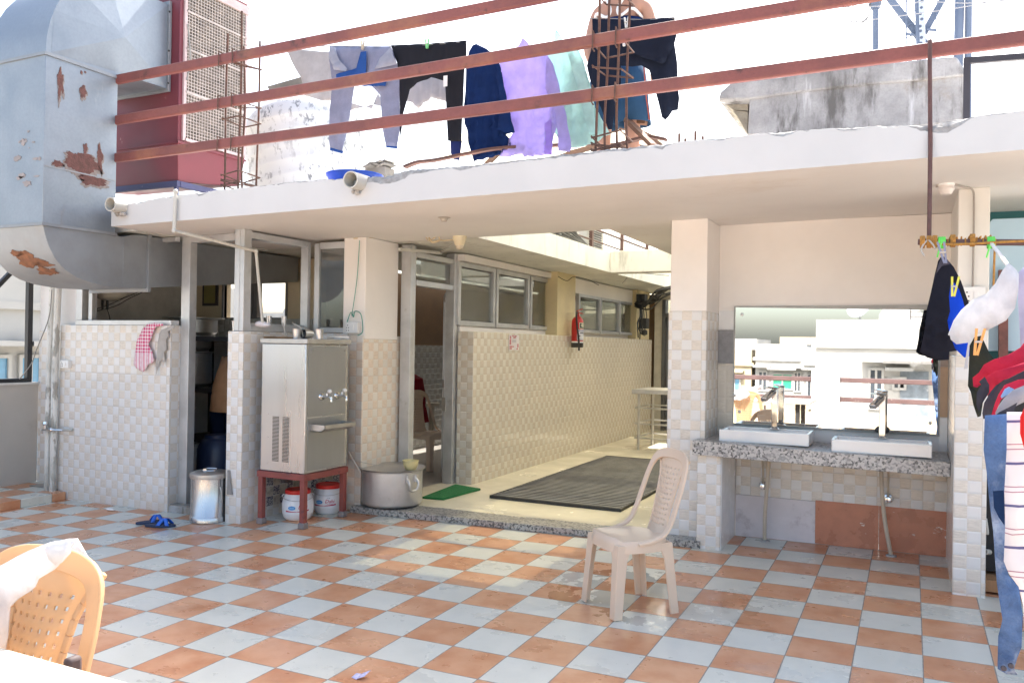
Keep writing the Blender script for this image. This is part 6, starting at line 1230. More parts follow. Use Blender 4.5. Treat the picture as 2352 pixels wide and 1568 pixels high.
# curd buckets under the stand
WB = M('white_bucket', (.76, .77, .80), .35, var=.03, spec=.5); RL = M('red_lid', (.60, .025, .02), .35); INK = M('red_ink', (.50, .01, .07), .5); INB = M('blue_ink', (.07, .33, .70), .4); INP = M('pale_blue_ink', (.5, .72, .9), .4)
def bucket(c, label, ang, tilt=None):
    t = thing('curd_bucket', label, 'bucket', c, 'white curd buckets with red lids')
    C0 = Vector(c); R_ = lambda z: .105+.028*math.sin(math.pi*min(1, max(0, (z+.015)/.25)))
    mb = MB(); mb.lathe(c, [(.0, 0), (.092, 0), (.104, .01), (R_(.03), .03), (R_(.06), .058), (R_(.062)+.002, .063), (R_(.07), .068), (R_(.1), .10), (R_(.14), .14), (R_(.18), .18), (.112, .205), (.10, .222), (.098, .235)], 48); mb.build('body', WB, t, angle=60)
    mb = MB(); mb.lathe((C0.x, C0.y, C0.z+.222), [(.106, 0), (.108, .008), (.107, .028), (.10, .034), (.092, .034), (.088, .030), (0, .031)], 48); mb.build('lid', RL, t, angle=40)
    cyl = lambda x, y, z0, d=.0012: Vector((C0.x+(R_(z0+y)+d)*math.cos(ang+x/.13), C0.y+(R_(z0+y)+d)*math.sin(ang+x/.13), C0.z+z0+y))
    # red swoosh, blue oval badge, lettering
    mb = MB(); n = 40; V = []; F = []
    for i in range(n+1):
        u = i/n; x = -.10+.20*u; th = .004+.008*u*u if u > .5 else .004+.010*(.5-u)**1.2*2; zc_ = .082+.006*(2*u-1)**2+.006*u
        V += [cyl(x, 0, zc_-th*.5), cyl(x, 0, zc_+th*.5)]
    F = [(2*i, 2*i+2, 2*i+3, 2*i+1) for i in range(n)]; mb.add(V, F); mb.build('swoosh', INK, t)
    mb = MB(); V = [cyl(-.045, 0, .115)]+[cyl(-.045+.032*math.cos(a), .017*math.sin(a), .115) for a in [2*math.pi*k/32 for k in range(32)]]; mb.add(V, [(0, k+1, (k+1) % 32+1) for k in range(32)]); mb.build('badge', INB, t)
    text('badge_lettering', 'SHIV', INP, .02, lambda x, y: cyl(-.045+x, y, .115, .0025), t)
    text('lettering', 'Dahi', INK, .044, lambda x, y: cyl(.045+x*.95, y, .122, .002), t, shear=.25)
    text('small_lettering', 'fresh and tasty', INK, .0085, lambda x, y: cyl(.048+x, y, .098, .002), t, shear=.2); text('small_lettering', 'Shudh', M('dark_ink', (.1, .1, .15), .5), .011, lambda x, y: cyl(.035+x, y, .150, .002), t)
    mb = MB()
    for s_ in (-1, 1):
        a = ang+.1+s_*math.pi/2; e = Vector((math.cos(a), math.sin(a), 0)); mb.tube([C0+e*(.118+.012*math.cos(k*.63))+Vector((0, 0, .20+.012*math.sin(k*.63))) for k in range(11)], .0035, 6)
    mb.build('handle_lug', WB, t)
    mb = MB(); a = ang+.1; P = [C0+Vector((math.cos(a+s_)*.128, math.sin(a+s_)*.128, .20-.028*math.cos(s_))) for s_ in [-math.pi/2+math.pi*k/16 for k in range(17)]]; mb.tube(P, .0022, 6); mb.build('handle', STEELD, t)
q = fl(680, 1192); bucket((q.x, q.y+.02, fz(q.x, q.y)), 'white curd bucket with a red lid, front one half behind the stand leg', math.radians(-52))
q = fl(748, 1178); bucket((q.x, q.y+.03, fz(q.x, q.y)), 'white curd bucket with a red lid, rear one by the right stand leg', math.radians(-66))
# steel bin
bn = thing('steel_bin', 'lidded stainless steel storage bin standing before the kitchen door', 'bin', (-3.06, 1.80, -.045)); q = fl(474, 1196); c = (q.x, q.y+.03, fz(q.x, q.y)); r = .152
mb = MB(); mb.lathe(c, [(r-.004, 0), (r+.004, .004), (r+.004, .045), (r, .05), (r-.002, .052), (r-.002, .37)], 48); mb.build('body', STEEL, bn, angle=50)
mb = MB(); mb.lathe((c[0], c[1], c[2]+.365), [(r+.006, 0), (r+.008, .012), (r+.006, .036), (r, .04), (.13, .05), (.06, .058), (0, .06)], 48); mb.build('lid', STEELD, bn, angle=50)
mb = MB(); mb.tube([(c[0]+.07*math.cos(a), c[1]+.05*math.sin(a), c[2]+.427+.004*math.sin(a)) for a in [2*math.pi*k/24 for k in range(25)]], .005, 6); mb.box(c[0]-.015, c[0]+.02, c[1]-.06, c[1]-.03, c[2]+.42, c[2]+.44); mb.build('lid_ring', CHROME, bn)
mb = MB()
for s_ in (-1, 1): x = c[0]+s_*(r+.006); mb.tube(smoothpath([(x, c[1]-.04, c[2]+.30), (x+s_*.012, c[1]-.04, c[2]+.26), (x+s_*.012, c[1]-.04, c[2]+.20), (x, c[1]-.04, c[2]+.17)]), .005, 6)
mb.build('side_handle', STEELD, bn)
mb = MB(); a_ = at(527, 1085, Y=1.872); mb.hexa([Vector((a_.x-.02+dx, 1.868+dy, a_.z-.18+dz+.0*dx)) for dz in (0, .2) for dx, dy in ((0, 0), (.055*(1 if dz == 0 else .3), 0), (.055*(1 if dz == 0 else .3), .012), (0, .012))]); tag(mb.build('hanging_rag', M('grey_rag', (.27, .26, .25), .95, var=.2)), 'small grey rag hanging on the partition edge beside the steel bin', 'rag')
# slippers
sl = thing('slippers', 'pair of blue rubber slippers overlapping on the checker floor', 'slippers', fl(360, 1212)); RUB = M('navy_rubber', (.022, .04, .09), .7, var=.15); STR = M('blue_strap', (.02, .13, .60), .35)
def slipper(c, a, dz=0):
    ca, sa = math.cos(a), math.sin(a); T_ = lambda x, y, z: Vector((c.x+x*ca-y*sa, c.y+x*sa+y*ca, c.z+z+dz))
    out = [(.125*math.cos(t), (.046+.007*math.cos(t))*math.sin(t)*(1-.12*math.cos(2*t))) for t in [2*math.pi*k/28 for k in range(28)]]
    mb = MB(); n = len(out); mb.add([T_(x, y, 0) for x, y in out]+[T_(x, y, .02) for x, y in out], [tuple(range(n))[::-1], tuple(range(n, 2*n))]+[(i, (i+1) % n, n+(i+1) % n, n+i) for i in range(n)]); mb.build('sole', RUB, sl, bevel=.004)
    for x0, x1 in ((.075, .0), (.0, .075)):
        mb = MB(); n = 14; V = []
        for k in range(n+1): u = k/n; y = -.052+.104*u; x = x0+(x1-x0)*u; h = .018+.05*math.sin(math.pi*u); w_ = .016; V += [T_(x-w_, y, h), T_(x+w_, y, h)]
        mb.add(V, [(2*i, 2*i+2, 2*i+3, 2*i+1) for i in range(n)]); mb.build('strap', STR, sl, solid=.005)
q = fl(368, 1209); slipper(Vector((q.x, q.y, fz(q.x, q.y))), .45); q = fl(342, 1203); slipper(Vector((q.x, q.y+.03, fz(q.x, q.y))), .95, .001)
# litter
for (px_, py_, w_, lab) in ((252, 1172, .05, 'small crumpled white scrap on the floor near the tiled wall'),):
    q = fl(px_, py_); mb = MB(); mb.ball((q.x, q.y, q.z+.012), .03, 6, 1.3, .9, .4); mb.ball((q.x+.03, q.y, q.z+.01), .02, 5, 1.3, .9, .4); tag(mb.build('paper_scrap', WPL, smooth=False), lab, 'litter')
q = fl(826, 1560); mb = MB(); P0 = Vector((q.x-.045, q.y, q.z+.002)); mb.add([P0, P0+Vector((.035, -.01, .0)), P0+Vector((.038, .03, .012)), P0+Vector((.002, .035, .008)), P0+Vector((.034, -.008, .002)), P0+Vector((.07, .0, .018)), P0+Vector((.072, .045, .03)), P0+Vector((.036, .035, .014))], [(0, 1, 2, 3), (4, 5, 6, 7)]); tag(mb.build('paper_piece', M('lilac_paper', (.62, .6, .85), .6), solid=.0015), 'folded lilac slip of paper on the floor at the bottom edge', 'litter')
# cooking pot, bowl, ladle
pt = thing('cooking_pot', 'big lidded aluminium cooking pot with ring handles on the granite step', 'pot', (-1.83, 2.72, .035)); q = at(900, 1167, Z=.05); R0 = .268; c = (q.x-.56*R0, q.y+.83*R0, .044)
mb = MB(); mb.lathe(c, [(R0*.9, 0), (R0*.97, .012), (R0, .03), (R0, .295), (R0*1.03, .30), (R0*1.03, .306), (R0*.98, .306)], 64); mb.build('body', ALPOT, pt, angle=50)
mb = MB(); mb.lathe((c[0], c[1], c[2]+.307), [(R0*1.02, 0), (R0*1.10, .012), (R0*1.11, .018), (R0*1.07, .018), (R0*.98, .006), (0, .012)], 64); ld_ = mb.build('lid', STEELD, pt, angle=50)
for a in (-.32, 2.6):
    e = Vector((math.cos(a), math.sin(a), 0)); tt = Vector((-e.y, e.x, 0)); b = Vector(c)+e*(R0+.004)
    mb = MB(); mb.tube(smoothpath([b+tt*.045+Vector((0, 0, .25)), b+tt*.05+e*.035+Vector((0, 0, .21)), b+tt*.03+e*.03+Vector((0, 0, .155)), b-tt*.03+e*.03+Vector((0, 0, .155)), b-tt*.05+e*.035+Vector((0, 0, .21)), b-tt*.045+Vector((0, 0, .25))]), .012, 10)
    for s_ in (-1, 1): mb.tube([b+tt*s_*.045+Vector((0, 0, .22)), b+tt*s_*.045+Vector((0, 0, .28))], .014, 8)
    mb.build('handle', ALPOT, pt)
q = at(943, 1078, Z=c[2]+.32); yb = thing('yellow_bowl', 'pale yellow plastic bowl standing on the pot lid', 'bowl', q)
mb = MB(); mb.lathe((q.x-.0, q.y, c[2]+.319), [(.0, 0), (.04, 0), (.05, .01), (.064, .045), (.068, .075), (.074, .08), (.073, .084), (.064, .08), (.06, .045), (.046, .014), (0, .008)], 40, close=False); mb.build('bowl', M('pale_yellow_plastic', (.72, .64, .34), .4, trans=.15), yb)
mb = MB(); a = at(800, 1036, Y=2.62); b = at(826, 1080, Y=2.66); mb.bar(a, b+(b-a)*.15, .010, .006); a = at(800, 1055, Y=2.7); b = at(880, 1071, Y=2.75); mb.bar(a, b, .006, .004); tag(mb.build('pot_ladle', STEELD), 'thin steel ladle handles leaning on the rim of the cooking pot', 'ladle')
# hall items: extinguisher, notice
e0 = at(1322, 770, X=-1.93); fe = thing('fire_extinguisher', 'red fire extinguisher hung on the corridor wall by the yellow pillar', 'fire extinguisher', (-1.92, e0.y, 1.45)); ey = e0.y; ex = -1.905; r = .078
z0 = at(1322, 796, X=-1.9).z; 
mb = MB(); mb.lathe((ex, ey, z0+.05), [(r, 0), (r, .27), (r*.9, .305), (r*.55, .335), (.028, .345), (.026, .375)], 32); mb.build('cylinder', M('extinguisher_red', (.46, .02, .018), .35, var=.05), fe)
mb = MB(); mb.lathe((ex, ey, z0-.01), [(r*.95, 0), (r*1.02, .01), (r*1.02, .062)], 32); mb.build('base_cup', BLACK, fe)
mb = MB(); mb.lathe((ex, ey, z0+.052), [(r*1.005, 0), (r*1.005, .018)], 32, close=False); mb.build('white_band', WPL, fe)
mb = MB(); mb.tube([(ex, ey, z0+.42), (ex, ey, z0+.455)], .022, 10); mb.bar((ex, ey-.02, z0+.45), (ex+.03, ey+.10, z0+.435), .022, .012); mb.bar((ex, ey-.02, z0+.465), (ex+.03, ey+.09, z0+.50), .022, .01); mb.build('valve', M('extinguisher_valve', (.33, .05, .03), .5), fe)
mb = MB(); mb.tube(smoothpath([(ex, ey-.02, z0+.45), (ex+.02, ey-.09, z0+.42), (ex+.03, ey-.10, z0+.3), (ex+.05, ey-.08, z0+.1), (ex+.05, ey-.06, z0-.05)]), .012, 8); mb.build('hose', BLACK, fe)
LP = lambda a, z, d=.002: Vector((ex+(r+d)*math.cos(a), ey+(r+d)*math.sin(a), z0+z))
def label_patch(nm, m, a0, a1, za, zb_, d=.002):
    mb = MB(); mb.grid(lambda u, v: LP(a0+(a1-a0)*u, za+(zb_-za)*v, d), 8, 1); return mb.build(nm, m, fe)
label_patch('top_label', M('cream_label', (.62, .62, .5), .5), -.9, .5, .235, .315); label_patch('label_panel', M('black_label', (.03, .04, .03), .5), -.8, .4, .243, .307, .003)
mb = MB(); V = [LP(-.2+.42*math.cos(a), .280+.024*math.sin(a), .0042) for a in [2*math.pi*k/24 for k in range(24)]]; mb.add([LP(-.2, .28, .0042)]+V, [(0, k+1, (k+1) % 24+1) for k in range(24)]); mb.build('label_roundel', M('cream_label', (.62, .62, .5), .5), fe)
label_patch('lower_label', M('white_label', (.62, .62, .66), .5), -1.25, .4, .085, .225); label_patch('label_heading', M('blue_heading', (.08, .13, .36), .5), -1.1, .3, .205, .215, .003)
label_patch('label_figures', M('dark_ink', (.1, .1, .15), .5), -.75, .1, .172, .188, .003); label_patch('label_figures', M('dark_ink', (.1, .1, .15), .5), -1.0, -.7, .13, .15, .003); label_patch('label_line', M('dark_ink', (.1, .1, .15), .5), -1.1, .3, .092, .098, .003)
nt_ = thing('wall_notice', 'white paper notice with red corner decorations on the cream tiles', 'notice', (-1.99, 5.1, 1.5)); ya = at(1170, 780, X=-1.99).y; yb_ = at(1193, 780, X=-1.99).y; z1_ = at(1182, 769, X=-1.99).z; z0_ = at(1182, 804, X=-1.99).z
mb = MB(); mb.box(-1.9985, -1.994, ya, yb_, z0_, z1_); mb.build('paper', M('notice_paper', (.66, .62, .62), .7), nt_)
mb = MB(); w_ = yb_-ya; h_ = z1_-z0_
for u0, u1, v0, v1 in ((.08, .2, .72, .93), (.05, .2, .35, .7), (.05, .3, .18, .28), (.05, .3, .06, .15), (.28, .5, .9, .97), (.55, .75, .88, .96), (.4, .65, .78, .87), (.82, .95, .18, .42), (.75, .9, .04, .14), (.3, .5, .20, .27)): mb.box(-1.9938, -1.9932, ya+w_*u0, ya+w_*u1, z0_+h_*v0, z0_+h_*v1)
mb.build('red_print', M('faded_red_print', (.48, .16, .17), .7), nt_)
mb = MB()
for v in (.66, .6, .56, .52): mb.box(-1.9938, -1.9932, ya+w_*.3, ya+w_*.7, z0_+h_*v, z0_+h_*(v+.012))
mb.build('print_lines', M('dark_ink', (.1, .1, .15), .5), nt_)
# floor grate and mat
gt = thing('floor_grate', 'large black slatted grate mat on the cream corridor floor', 'grate', (-.9, 5, .04)); A, B_, C_, D_ = at(1104, 1140, Z=.05), at(1432, 1172, Z=.05), at(1478, 1053, Z=.05), at(1305, 1047, Z=.05)
gx0, gx1, gy0_, gy1_ = -1.50, -.22, 3.62, 6.85
mb = MB(); nb = 44
for k in range(nb): y = gy0_+(gy1_-gy0_)*(k+.5)/nb; mb.box(gx0+.02, gx1-.02, y-.019, y+.019, .045, .062)
mb.build('slats', M('worn_slat', (.17, .165, .155), .45, var=.3, scale=9), gt)
mb = MB(); mb.box(gx0, gx1, gy0_, gy1_, .036, .040); mb.box(gx0, gx1, gy0_-.03, gy0_, .036, .064); mb.box(gx0, gx1, gy1_, gy1_+.03, .036, .064); mb.box(gx0-.0, gx0+.02, gy0_, gy1_, .0405, .062); mb.box(gx1-.02, gx1, gy0_, gy1_, .0405, .062); mb.build('frame', M('black_rubber', (.025, .024, .023), .6), gt)
mt = MB(); P = [at(970, 1141, Z=.05), at(1019, 1145, Z=.05), at(1104, 1122, Z=.05), at(1046, 1112, Z=.05)]; mt.hexa([Vector((p.x, p.y, .036)) for p in P]+[Vector((p.x, p.y, .055)) for p in P]); tag(mt.build('door_mat', M('green_turf', (.02, .19, .055), .95, var=.25, scale=60, bump=1., bscale=250), bevel=.004), 'green artificial turf mat at the dining hall door', 'mat')
# steel rack at the corridor end
rk = thing('steel_rack', 'stainless steel rack with tiered shelves beside the tiled column', 'rack', (-1.0, 8.2, .02)); x0, y0 = -1.42, 7.9
mb = MB(); mb.box(x0-.06, x0+1.3, y0-.05, y0+.75, .82, .88); mb.build('top', STEELD, rk, bevel=.006)
for z in (.20, .40, .62): mb = MB(); mb.tube([(x0-.02, y0, z), (x0+1.25, y0, z)], .012, 6); mb.tube([(x0-.02, y0, z), (x0-.02, y0+.7, z+.0)], .012, 6); mb.tube([(x0-.02, y0+.7, z), (x0+1.25, y0+.7, z)], .012, 6); mb.build('shelf_rail', STEELD, rk)
for x, y in ((x0+.03, y0), (x0+1.2, y0), (x0+.03, y0+.7), (x0+1.2, y0+.7)): mb = MB(); mb.tube([(x, y, .03), (x, y, .82)], .02, 8); mb.build('leg', STEELD, rk)

# ------------------------------------------------------------------ kitchen contents
sh = thing('kitchen_shelf', 'dark angle iron shelf unit inside the kitchen doorway', 'shelf', (-4.3, 3.4, 0)); AN = M('dark_angle_iron', (.045, .04, .04), .6)
mb = MB(); sx0, sx1, sy0, sy1 = -5.2, -3.72, 3.1, 3.75
for x in (sx0, -4.18, sx1): 
    for y in (sy0, sy1): mb.box(x-.02, x+.02, y-.02, y+.02, .02, 1.52)
mb.build('upright', AN, sh)
for z in (.38, .92, 1.46): mb = MB(); mb.box(sx0, sx1, sy0-.02, sy0+.02, z, z+.05); mb.box(sx0, sx1, sy1-.02, sy1+.02, z, z+.05); mb.box(sx0, sx1, sy0+.02, sy1-.02, z+.03, z+.045); mb.build('deck', AN, sh)
mb = MB(); mb.box(-5.6, -2.96, 3.80, 3.835, .0, 1.45); mb.build('back_panel', M('pale_panel', (.72, .74, .80), .35, var=.05), sh)
def pan(c, r, h, label, lidk=True, m=STEELD, flare=1.12):
    t = thing('steel_pot', label, 'pot', c, 'pots on the kitchen shelf'); mb = MB(); mb.lathe(c, [(r*.85, 0), (r, .03), (r, h), (r*flare, h+.012), (r*flare, h+.02), (0, h+.025)], 36); mb.build('body', m, t)
    mb = MB(); e = Vector((.3, -.95, 0)); tt = Vector((.95, .3, 0)); b = Vector(c)+e*r; mb.tube(smoothpath([b+tt*.05+Vector((0, 0, h*.75)), b+tt*.05+e*.03+Vector((0, 0, h*.6)), b-tt*.05+e*.03+Vector((0, 0, h*.6)), b-tt*.05+Vector((0, 0, h*.75))]), .009, 8); mb.build('handle', m, t)
q = at(440, 900, Y=3.35); pan((q.x-.05, 3.38, .966), .22, .36, 'large steel stock pot on the middle kitchen shelf'); pan((q.x-.05, 3.38, 1.36), .21, .14, 'steel pan stacked on the stock pot in the kitchen', flare=1.2)
pan((q.x-.02, 3.38, 1.525), .25, .17, 'wide steel pan on the top kitchen shelf', flare=1.3)
q = at(430, 960, Y=3.35); pan((q.x-.12, 3.4, .426), .12, .28, 'narrow steel canister on the lower kitchen shelf', m=STEEL)
q = at(440, 1050, Y=3.0); pan((q.x, 3.05, .02), .15, .36, 'tall steel drum on the kitchen floor', m=ALPOT)
bd = thing('blue_drum', 'dark navy plastic drum on the kitchen floor behind the cook', 'drum', at(480, 1080, Y=2.7)); q = at(486, 1100, Y=2.55); mb = MB(); mb.lathe((q.x, 2.62, .02), [(.16, 0), (.18, .02), (.19, .2), (.185, .42), (.15, .5), (.12, .52), (.12, .55), (0, .56)], 32); mb.build('body', M('navy_plastic', (.012, .025, .07), .45), bd)
pf = thing('picture_frame', 'dark framed olive picture on the kitchen back wall', 'picture', at(481, 680, Y=3.84)); a = at(466, 660, Y=3.84); b = at(499, 702, Y=3.84)
mb = MB(); mb.box(a.x, b.x, 3.835, 3.858, b.z, a.z+.06); mb.build('frame', AN, pf); mb = MB(); mb.box(a.x+.03, b.x-.03, 3.83, 3.84, b.z+.03, a.z+.03); mb.build('picture', M('olive_print', (.20, .18, .06), .5), pf)
# cloths on the kitchen wall
m_ = check_mat('red_check_cloth', (.74, .66, .70), (.55, .02, .15), .030, 'end')
t = thing('checked_towel', 'pink and white checked cotton towel draped over the kitchen hatch sill', 'towel', at(345, 750, Y=1.93))
def Z4k(l): return [(x*.3418, 516.8+y*.3418) for x, y in l]
cloth('towel', m_, Z4k([(990, 665), (1040, 655), (1095, 662), (1090, 675), (1045, 685), (1020, 740), (1000, 800), (1010, 830), (1042, 905), (1020, 925), (985, 945), (968, 985), (945, 982), (905, 950), (895, 930), (905, 850), (925, 770), (950, 710)]), dict(Y=1.915), t, thick=.012, amp=.012, nfold=5, seed=61, step=.025)
t = thing('grey_rag', 'limp grey rag draped beside the checked towel', 'rag', at(375, 752, Y=1.93))
cloth('rag', M('grey_rag_cloth', (.40, .38, .36), .95, var=.15), Z4k([(1085, 705), (1120, 690), (1175, 670), (1170, 690), (1130, 715), (1135, 745), (1112, 775), (1118, 840), (1105, 850), (1108, 900), (1098, 965), (1088, 905), (1070, 925), (1060, 970), (1045, 1028), (1048, 960), (1058, 880), (1060, 790), (1070, 730)]), dict(Y=1.92), t, thick=.008, amp=.010, seed=62, step=.025)

# ------------------------------------------------------------------ chairs and foreground table
def chair_parts(root, m, parent_mat=None):
    """armless moulded plastic chair: facing -y, seat at .43, with a wide looped backrest"""
    hw = .205
    # seat with turned-down rim
    mb = MB(); n = 40; rings = []
    def so(t, k=3.2): c, s_ = math.cos(t), math.sin(t); return math.copysign(abs(c)**(2/k), c), math.copysign(abs(s_)**(2/k), s_)
    for f, z in ((.02, .412), (.5, .412), (.85, .420), (.96, .426), (1.0, .418), (1.03, .395), (1.035, .360), (1.02, .360), (1.0, .395), (.94, .412), (.5, .402), (.02, .402)):
        rings.append([Vector((hw*f*so(2*math.pi*k/n)[0]*(1+.06*(-so(2*math.pi*k/n)[1])), .20*f*so(2*math.pi*k/n)[1]-.0, z+.012*(so(2*math.pi*k/n)[1]*f < -.8 and f < 1.02)-.0)) for k in range(n)])
    V = [p for r_ in rings for p in r_]; F = [(i*n+k, i*n+(k+1) % n, (i+1)*n+(k+1) % n, (i+1)*n+k) for i in range(len(rings)-1) for k in range(n)]; F += [tuple(range(n))[::-1], tuple((len(rings)-1)*n+k for k in range(n))]
    mb.add(V, F); mb.build('seat', m, root, angle=50)
    # legs: tapered channels splaying outward
    for sx in (-1, 1):
        for sy in (-1, 1):
            mb = MB(); top = Vector((sx*.160, sy*.152, .405)); bot = Vector((sx*.178, sy*(.178 if sy < 0 else .200), .0)); w0, w1 = .098, .080
            def sect(p, w_, wi=None): # L-shaped channel, corner outward
                th = .012; o = Vector((sx*.036, sy*.036, 0)); return [p+o, p+o+Vector((-sx*w_, 0, 0)), p+o+Vector((-sx*w_, -sy*th, 0)), p+o+Vector((-sx*th*1.6, -sy*th*1.6, 0)), p+o+Vector((-sx*th, -sy*w_, 0)), p+o+Vector((0, -sy*w_, 0))]
            secs = [sect(top.lerp(bot, u), ww) for u, ww in ((0, .13), (.05, .104), (.11, .084), (.2, .070), (.4, .065), (.7, .061), (1, .058))]
            if sx*sy < 0: secs = [s_[::-1] for s_ in secs]
            loft(mb, secs); mb.build('leg', m, root, bevel=.004, angle=50)
    # backrest: outer loop ribbon
    def back(x, z): return .175+.13*((z-.40)/.48)**1.15*.95 if z > .4 else .175
    hw2 = .20; mb = MB(); P = []
    pts = [(-.205, -.06, .41), (-.212, .04, .425), (-.213, .12, .46), (-.212, .17, .54), (-.207, .215, .66), (-.196, .255, .77), (-.165, .285, .845), (-.10, .30, .875), (0, .305, .882)]
    pts = pts+[(-x, y, z) for x, y, z in pts[-2::-1]]; P = smoothpath(pts, 5); secs = []
    for i, p in enumerate(P):
        d = (P[min(i+1, len(P)-1)]-P[max(i-1, 0)]).normalized(); nb_ = Vector((0, -.95, .25)); s_ = d.cross(nb_).normalized(); n2 = s_.cross(d).normalized(); wd = .019+.010*max(0, (p.z-.78)/.1); th = .0085
        secs.append([p-s_*wd-n2*th, p+s_*wd-n2*th, p+s_*wd+n2*th, p-s_*wd+n2*th])
    loft(mb, secs); mb.build('back_loop', m, root, bevel=.004, angle=50)
    # perforated panel
    mb = MB(); nx, nz_ = 23, 47; 
    def panel(u, v):
        z = .405+.455*v; w_ = .085+.052*abs(v-.30)**1.2+(.045*max(0, (v-.72)/.28)**1.5); return Vector(((u-.5)*2*w_, .176+.125*v**1.1-.018*math.cos((u-.5)*math.pi)+.018, z))
    V = [panel(i/nx, j/nz_) for j in range(nz_+1) for i in range(nx+1)]
    F = []
    for j in range(nz_):
        for i in range(nx):
            hole = (i % 3 == 1) and (j % 3 == 1) and 1 <= i < nx-1 and 4 < j < nz_-5
            if not hole: F.append((j*(nx+1)+i, j*(nx+1)+i+1, (j+1)*(nx+1)+i+1, (j+1)*(nx+1)+i))
    mb.add(V, F); mb.build('back_panel', m, root, solid=.006, angle=60)
    for sx in (-1, 1):
        mb = MB(); P = [panel(.5+sx*.5, j/12)+Vector((0, -.002, 0)) for j in range(13)]
        for i in range(12): mb.bar(P[i], P[i+1], .014, .016, (1, 0, 0))
        mb.build('panel_rib', m, root, bevel=.003)
CH1 = M('cream_plastic', (.76, .605, .47), .38, var=.04, scale=3, trans=.12, stain=((.5, .42, .36), 5, .62, .8)); CH2 = M('orange_plastic', (.70, .50, .30), .4, var=.04, scale=3, trans=.45)
ch = thing('plastic_chair', 'pinkish cream plastic chair standing empty in the middle of the checker floor', 'chair', (0, 0, 0), 'moulded plastic chairs'); chair_parts(ch, CH1)
cen = Vector((.592, 1.262)); ch.location = (cen.x, cen.y, fz(cen.x, cen.y)); ch.rotation_euler = (-.01, .008, math.atan2(-.67, .74)); ch.scale = (.92, .92, .985)
c2 = thing('plastic_chair', 'orange plastic chair pulled up to the foreground table with a white cloth over it', 'chair', (0, 0, 0), 'moulded plastic chairs'); chair_parts(c2, CH2)
c2.scale = (1.12, 1, 1.055); c2.location = (-.045, -2.11, fz(-.1, -2.1)); c2.rotation_euler = (0, 0, rad(2))
q = at(985, 1050, Y=4.75); c3 = copy_tree(ch); c3['label'] = 'cream plastic chair inside the dining hall, half hidden by the door'; c3.location = (-2.98, 4.95, .025); c3.rotation_euler = (0, 0, rad(75))
ht = thing('hall_table', 'cream table edge showing inside the dining hall door', 'table', (-3.2, 4.6, 0)); mb = MB(); mb.box(-4.3, -3.25, 4.7, 5.6, .70, .74); mb.build('top', M('cream_laminate', (.55, .5, .4), .4), ht, bevel=.004)
for x in (-4.2, -3.32): 
    for y in (4.78, 5.52): mb = MB(); mb.box(x-.025, x+.025, y-.025, y+.025, .03, .70); mb.build('leg', M('cream_laminate', (.55, .5, .4), .4), ht)
# white garment over the orange chair
t = thing('white_garment', 'white garment thrown over the back of the orange chair', 'garment', (-.45, -1.5, .85))
Yc = -1.545
def Z5(l): return [(x*.2238, 1217.3+y*.2238) for x, y in l]
cloth('front', WH, Z5([(-60, 395), (120, 300), (300, 205), (500, 130), (700, 85), (800, 82), (808, 105), (770, 135), (700, 230), (640, 310), (560, 400), (420, 490), (350, 580), (210, 690), (120, 780), (100, 900), (60, 1100), (20, 1240), (-60, 1230)]), dict(Y=-1.90), t, thick=.018, amp=.012, nfold=3, seed=71, step=.03)
cloth('back', WH, Z5([(300, 205), (560, 110), (800, 90), (930, 330), (940, 400), (900, 470), (800, 590), (600, 640), (300, 600)]), dict(Y=-1.76), t, thick=.012, amp=.012, nfold=3, seed=72, step=.04)
cloth('fold', WH, Z5([(470, 190), (500, 125), (715, 85), (720, 230), (640, 330), (560, 360), (490, 300)]), dict(Y=-1.925), t, thick=.014, amp=.008, seed=73, step=.03)
# table
tb = thing('stone_table', 'pale speckled stone table top cut off by the lower left corner', 'table', (-.2, -2.5, 0))
mb = MB(); mb.box(-1.0, .80, -2.95, -2.075, .715, .752); mb.build('top', M('pale_terrazzo', (.40, .37, .32), .4, var=.12, scale=30, fine=.2, stain=((.5, .48, .45), 90, .6, .7)), tb, bevel=.006)
for x in (-.85, .62):
    for y in (-2.85, -2.2): mb = MB(); mb.box(x-.03, x+.03, y-.03, y+.03, fz(x, y), .715); mb.build('leg', BLACK, tb)
mb = MB(); q = at(176, 1522, Y=-1.93); mb.box(q.x-.014, q.x+.012, -1.96, -1.92, .47, q.z+.02); 
tag(mb.build('dark_bag', M('dark_brown_bag', (.06, .04, .04), .7), bevel=.01), 'dark brown bag just visible on the seat of the orange chair', 'bag')

# ------------------------------------------------------------------ left parapet and window frame
pw_ = thing('left_parapet', 'plain grey parapet wall on the left with a pale coping', 'parapet', (-6.0, 0, 0))
mb = MB(); mb.box(-6.10, -5.95, -4.8, 2.18, -.12, 1.0); mb.build('wall', M('grey_parapet', (.50, .47, .43), .85, var=.05, scale=2, stain=((.4, .37, .33), 2, .55, .8)), pw_)
mb = MB(); mb.box(-6.12, -5.93, -4.8, 2.18, 1.0, 1.02); mb.build('coping', M('pale_coping', (.66, .65, .63), .8), pw_)
bf = thing('black_window_frame', 'black metal frame standing on the left parapet', 'frame', (-6.0, 2.07, 1.02)); BF = M('black_metal', (.02, .02, .022), .45)
mb = MB(); a = at(64, 872, X=-6.0); b = at(73, 640, X=-6.0); mb.bar(a-Vector((0, 0, .0)), Vector((a.x, a.y, 2.3)), .05, .05, (0, 1, 0)); mb.build('upright', BF, bf)
mb = MB(); mb.box(-6.03, -5.97, -1.0, a.y+.02, 1.02, 1.06); mb.box(-6.03, -5.97, -1.0, a.y+.02, 2.28, 2.33); mb.build('rail', BF, bf)
mb = MB(); mb.bar(at(-20, 672, X=-6.0), at(40, 610, X=-6.0), .04, .04); mb.build('brace', BF, bf)

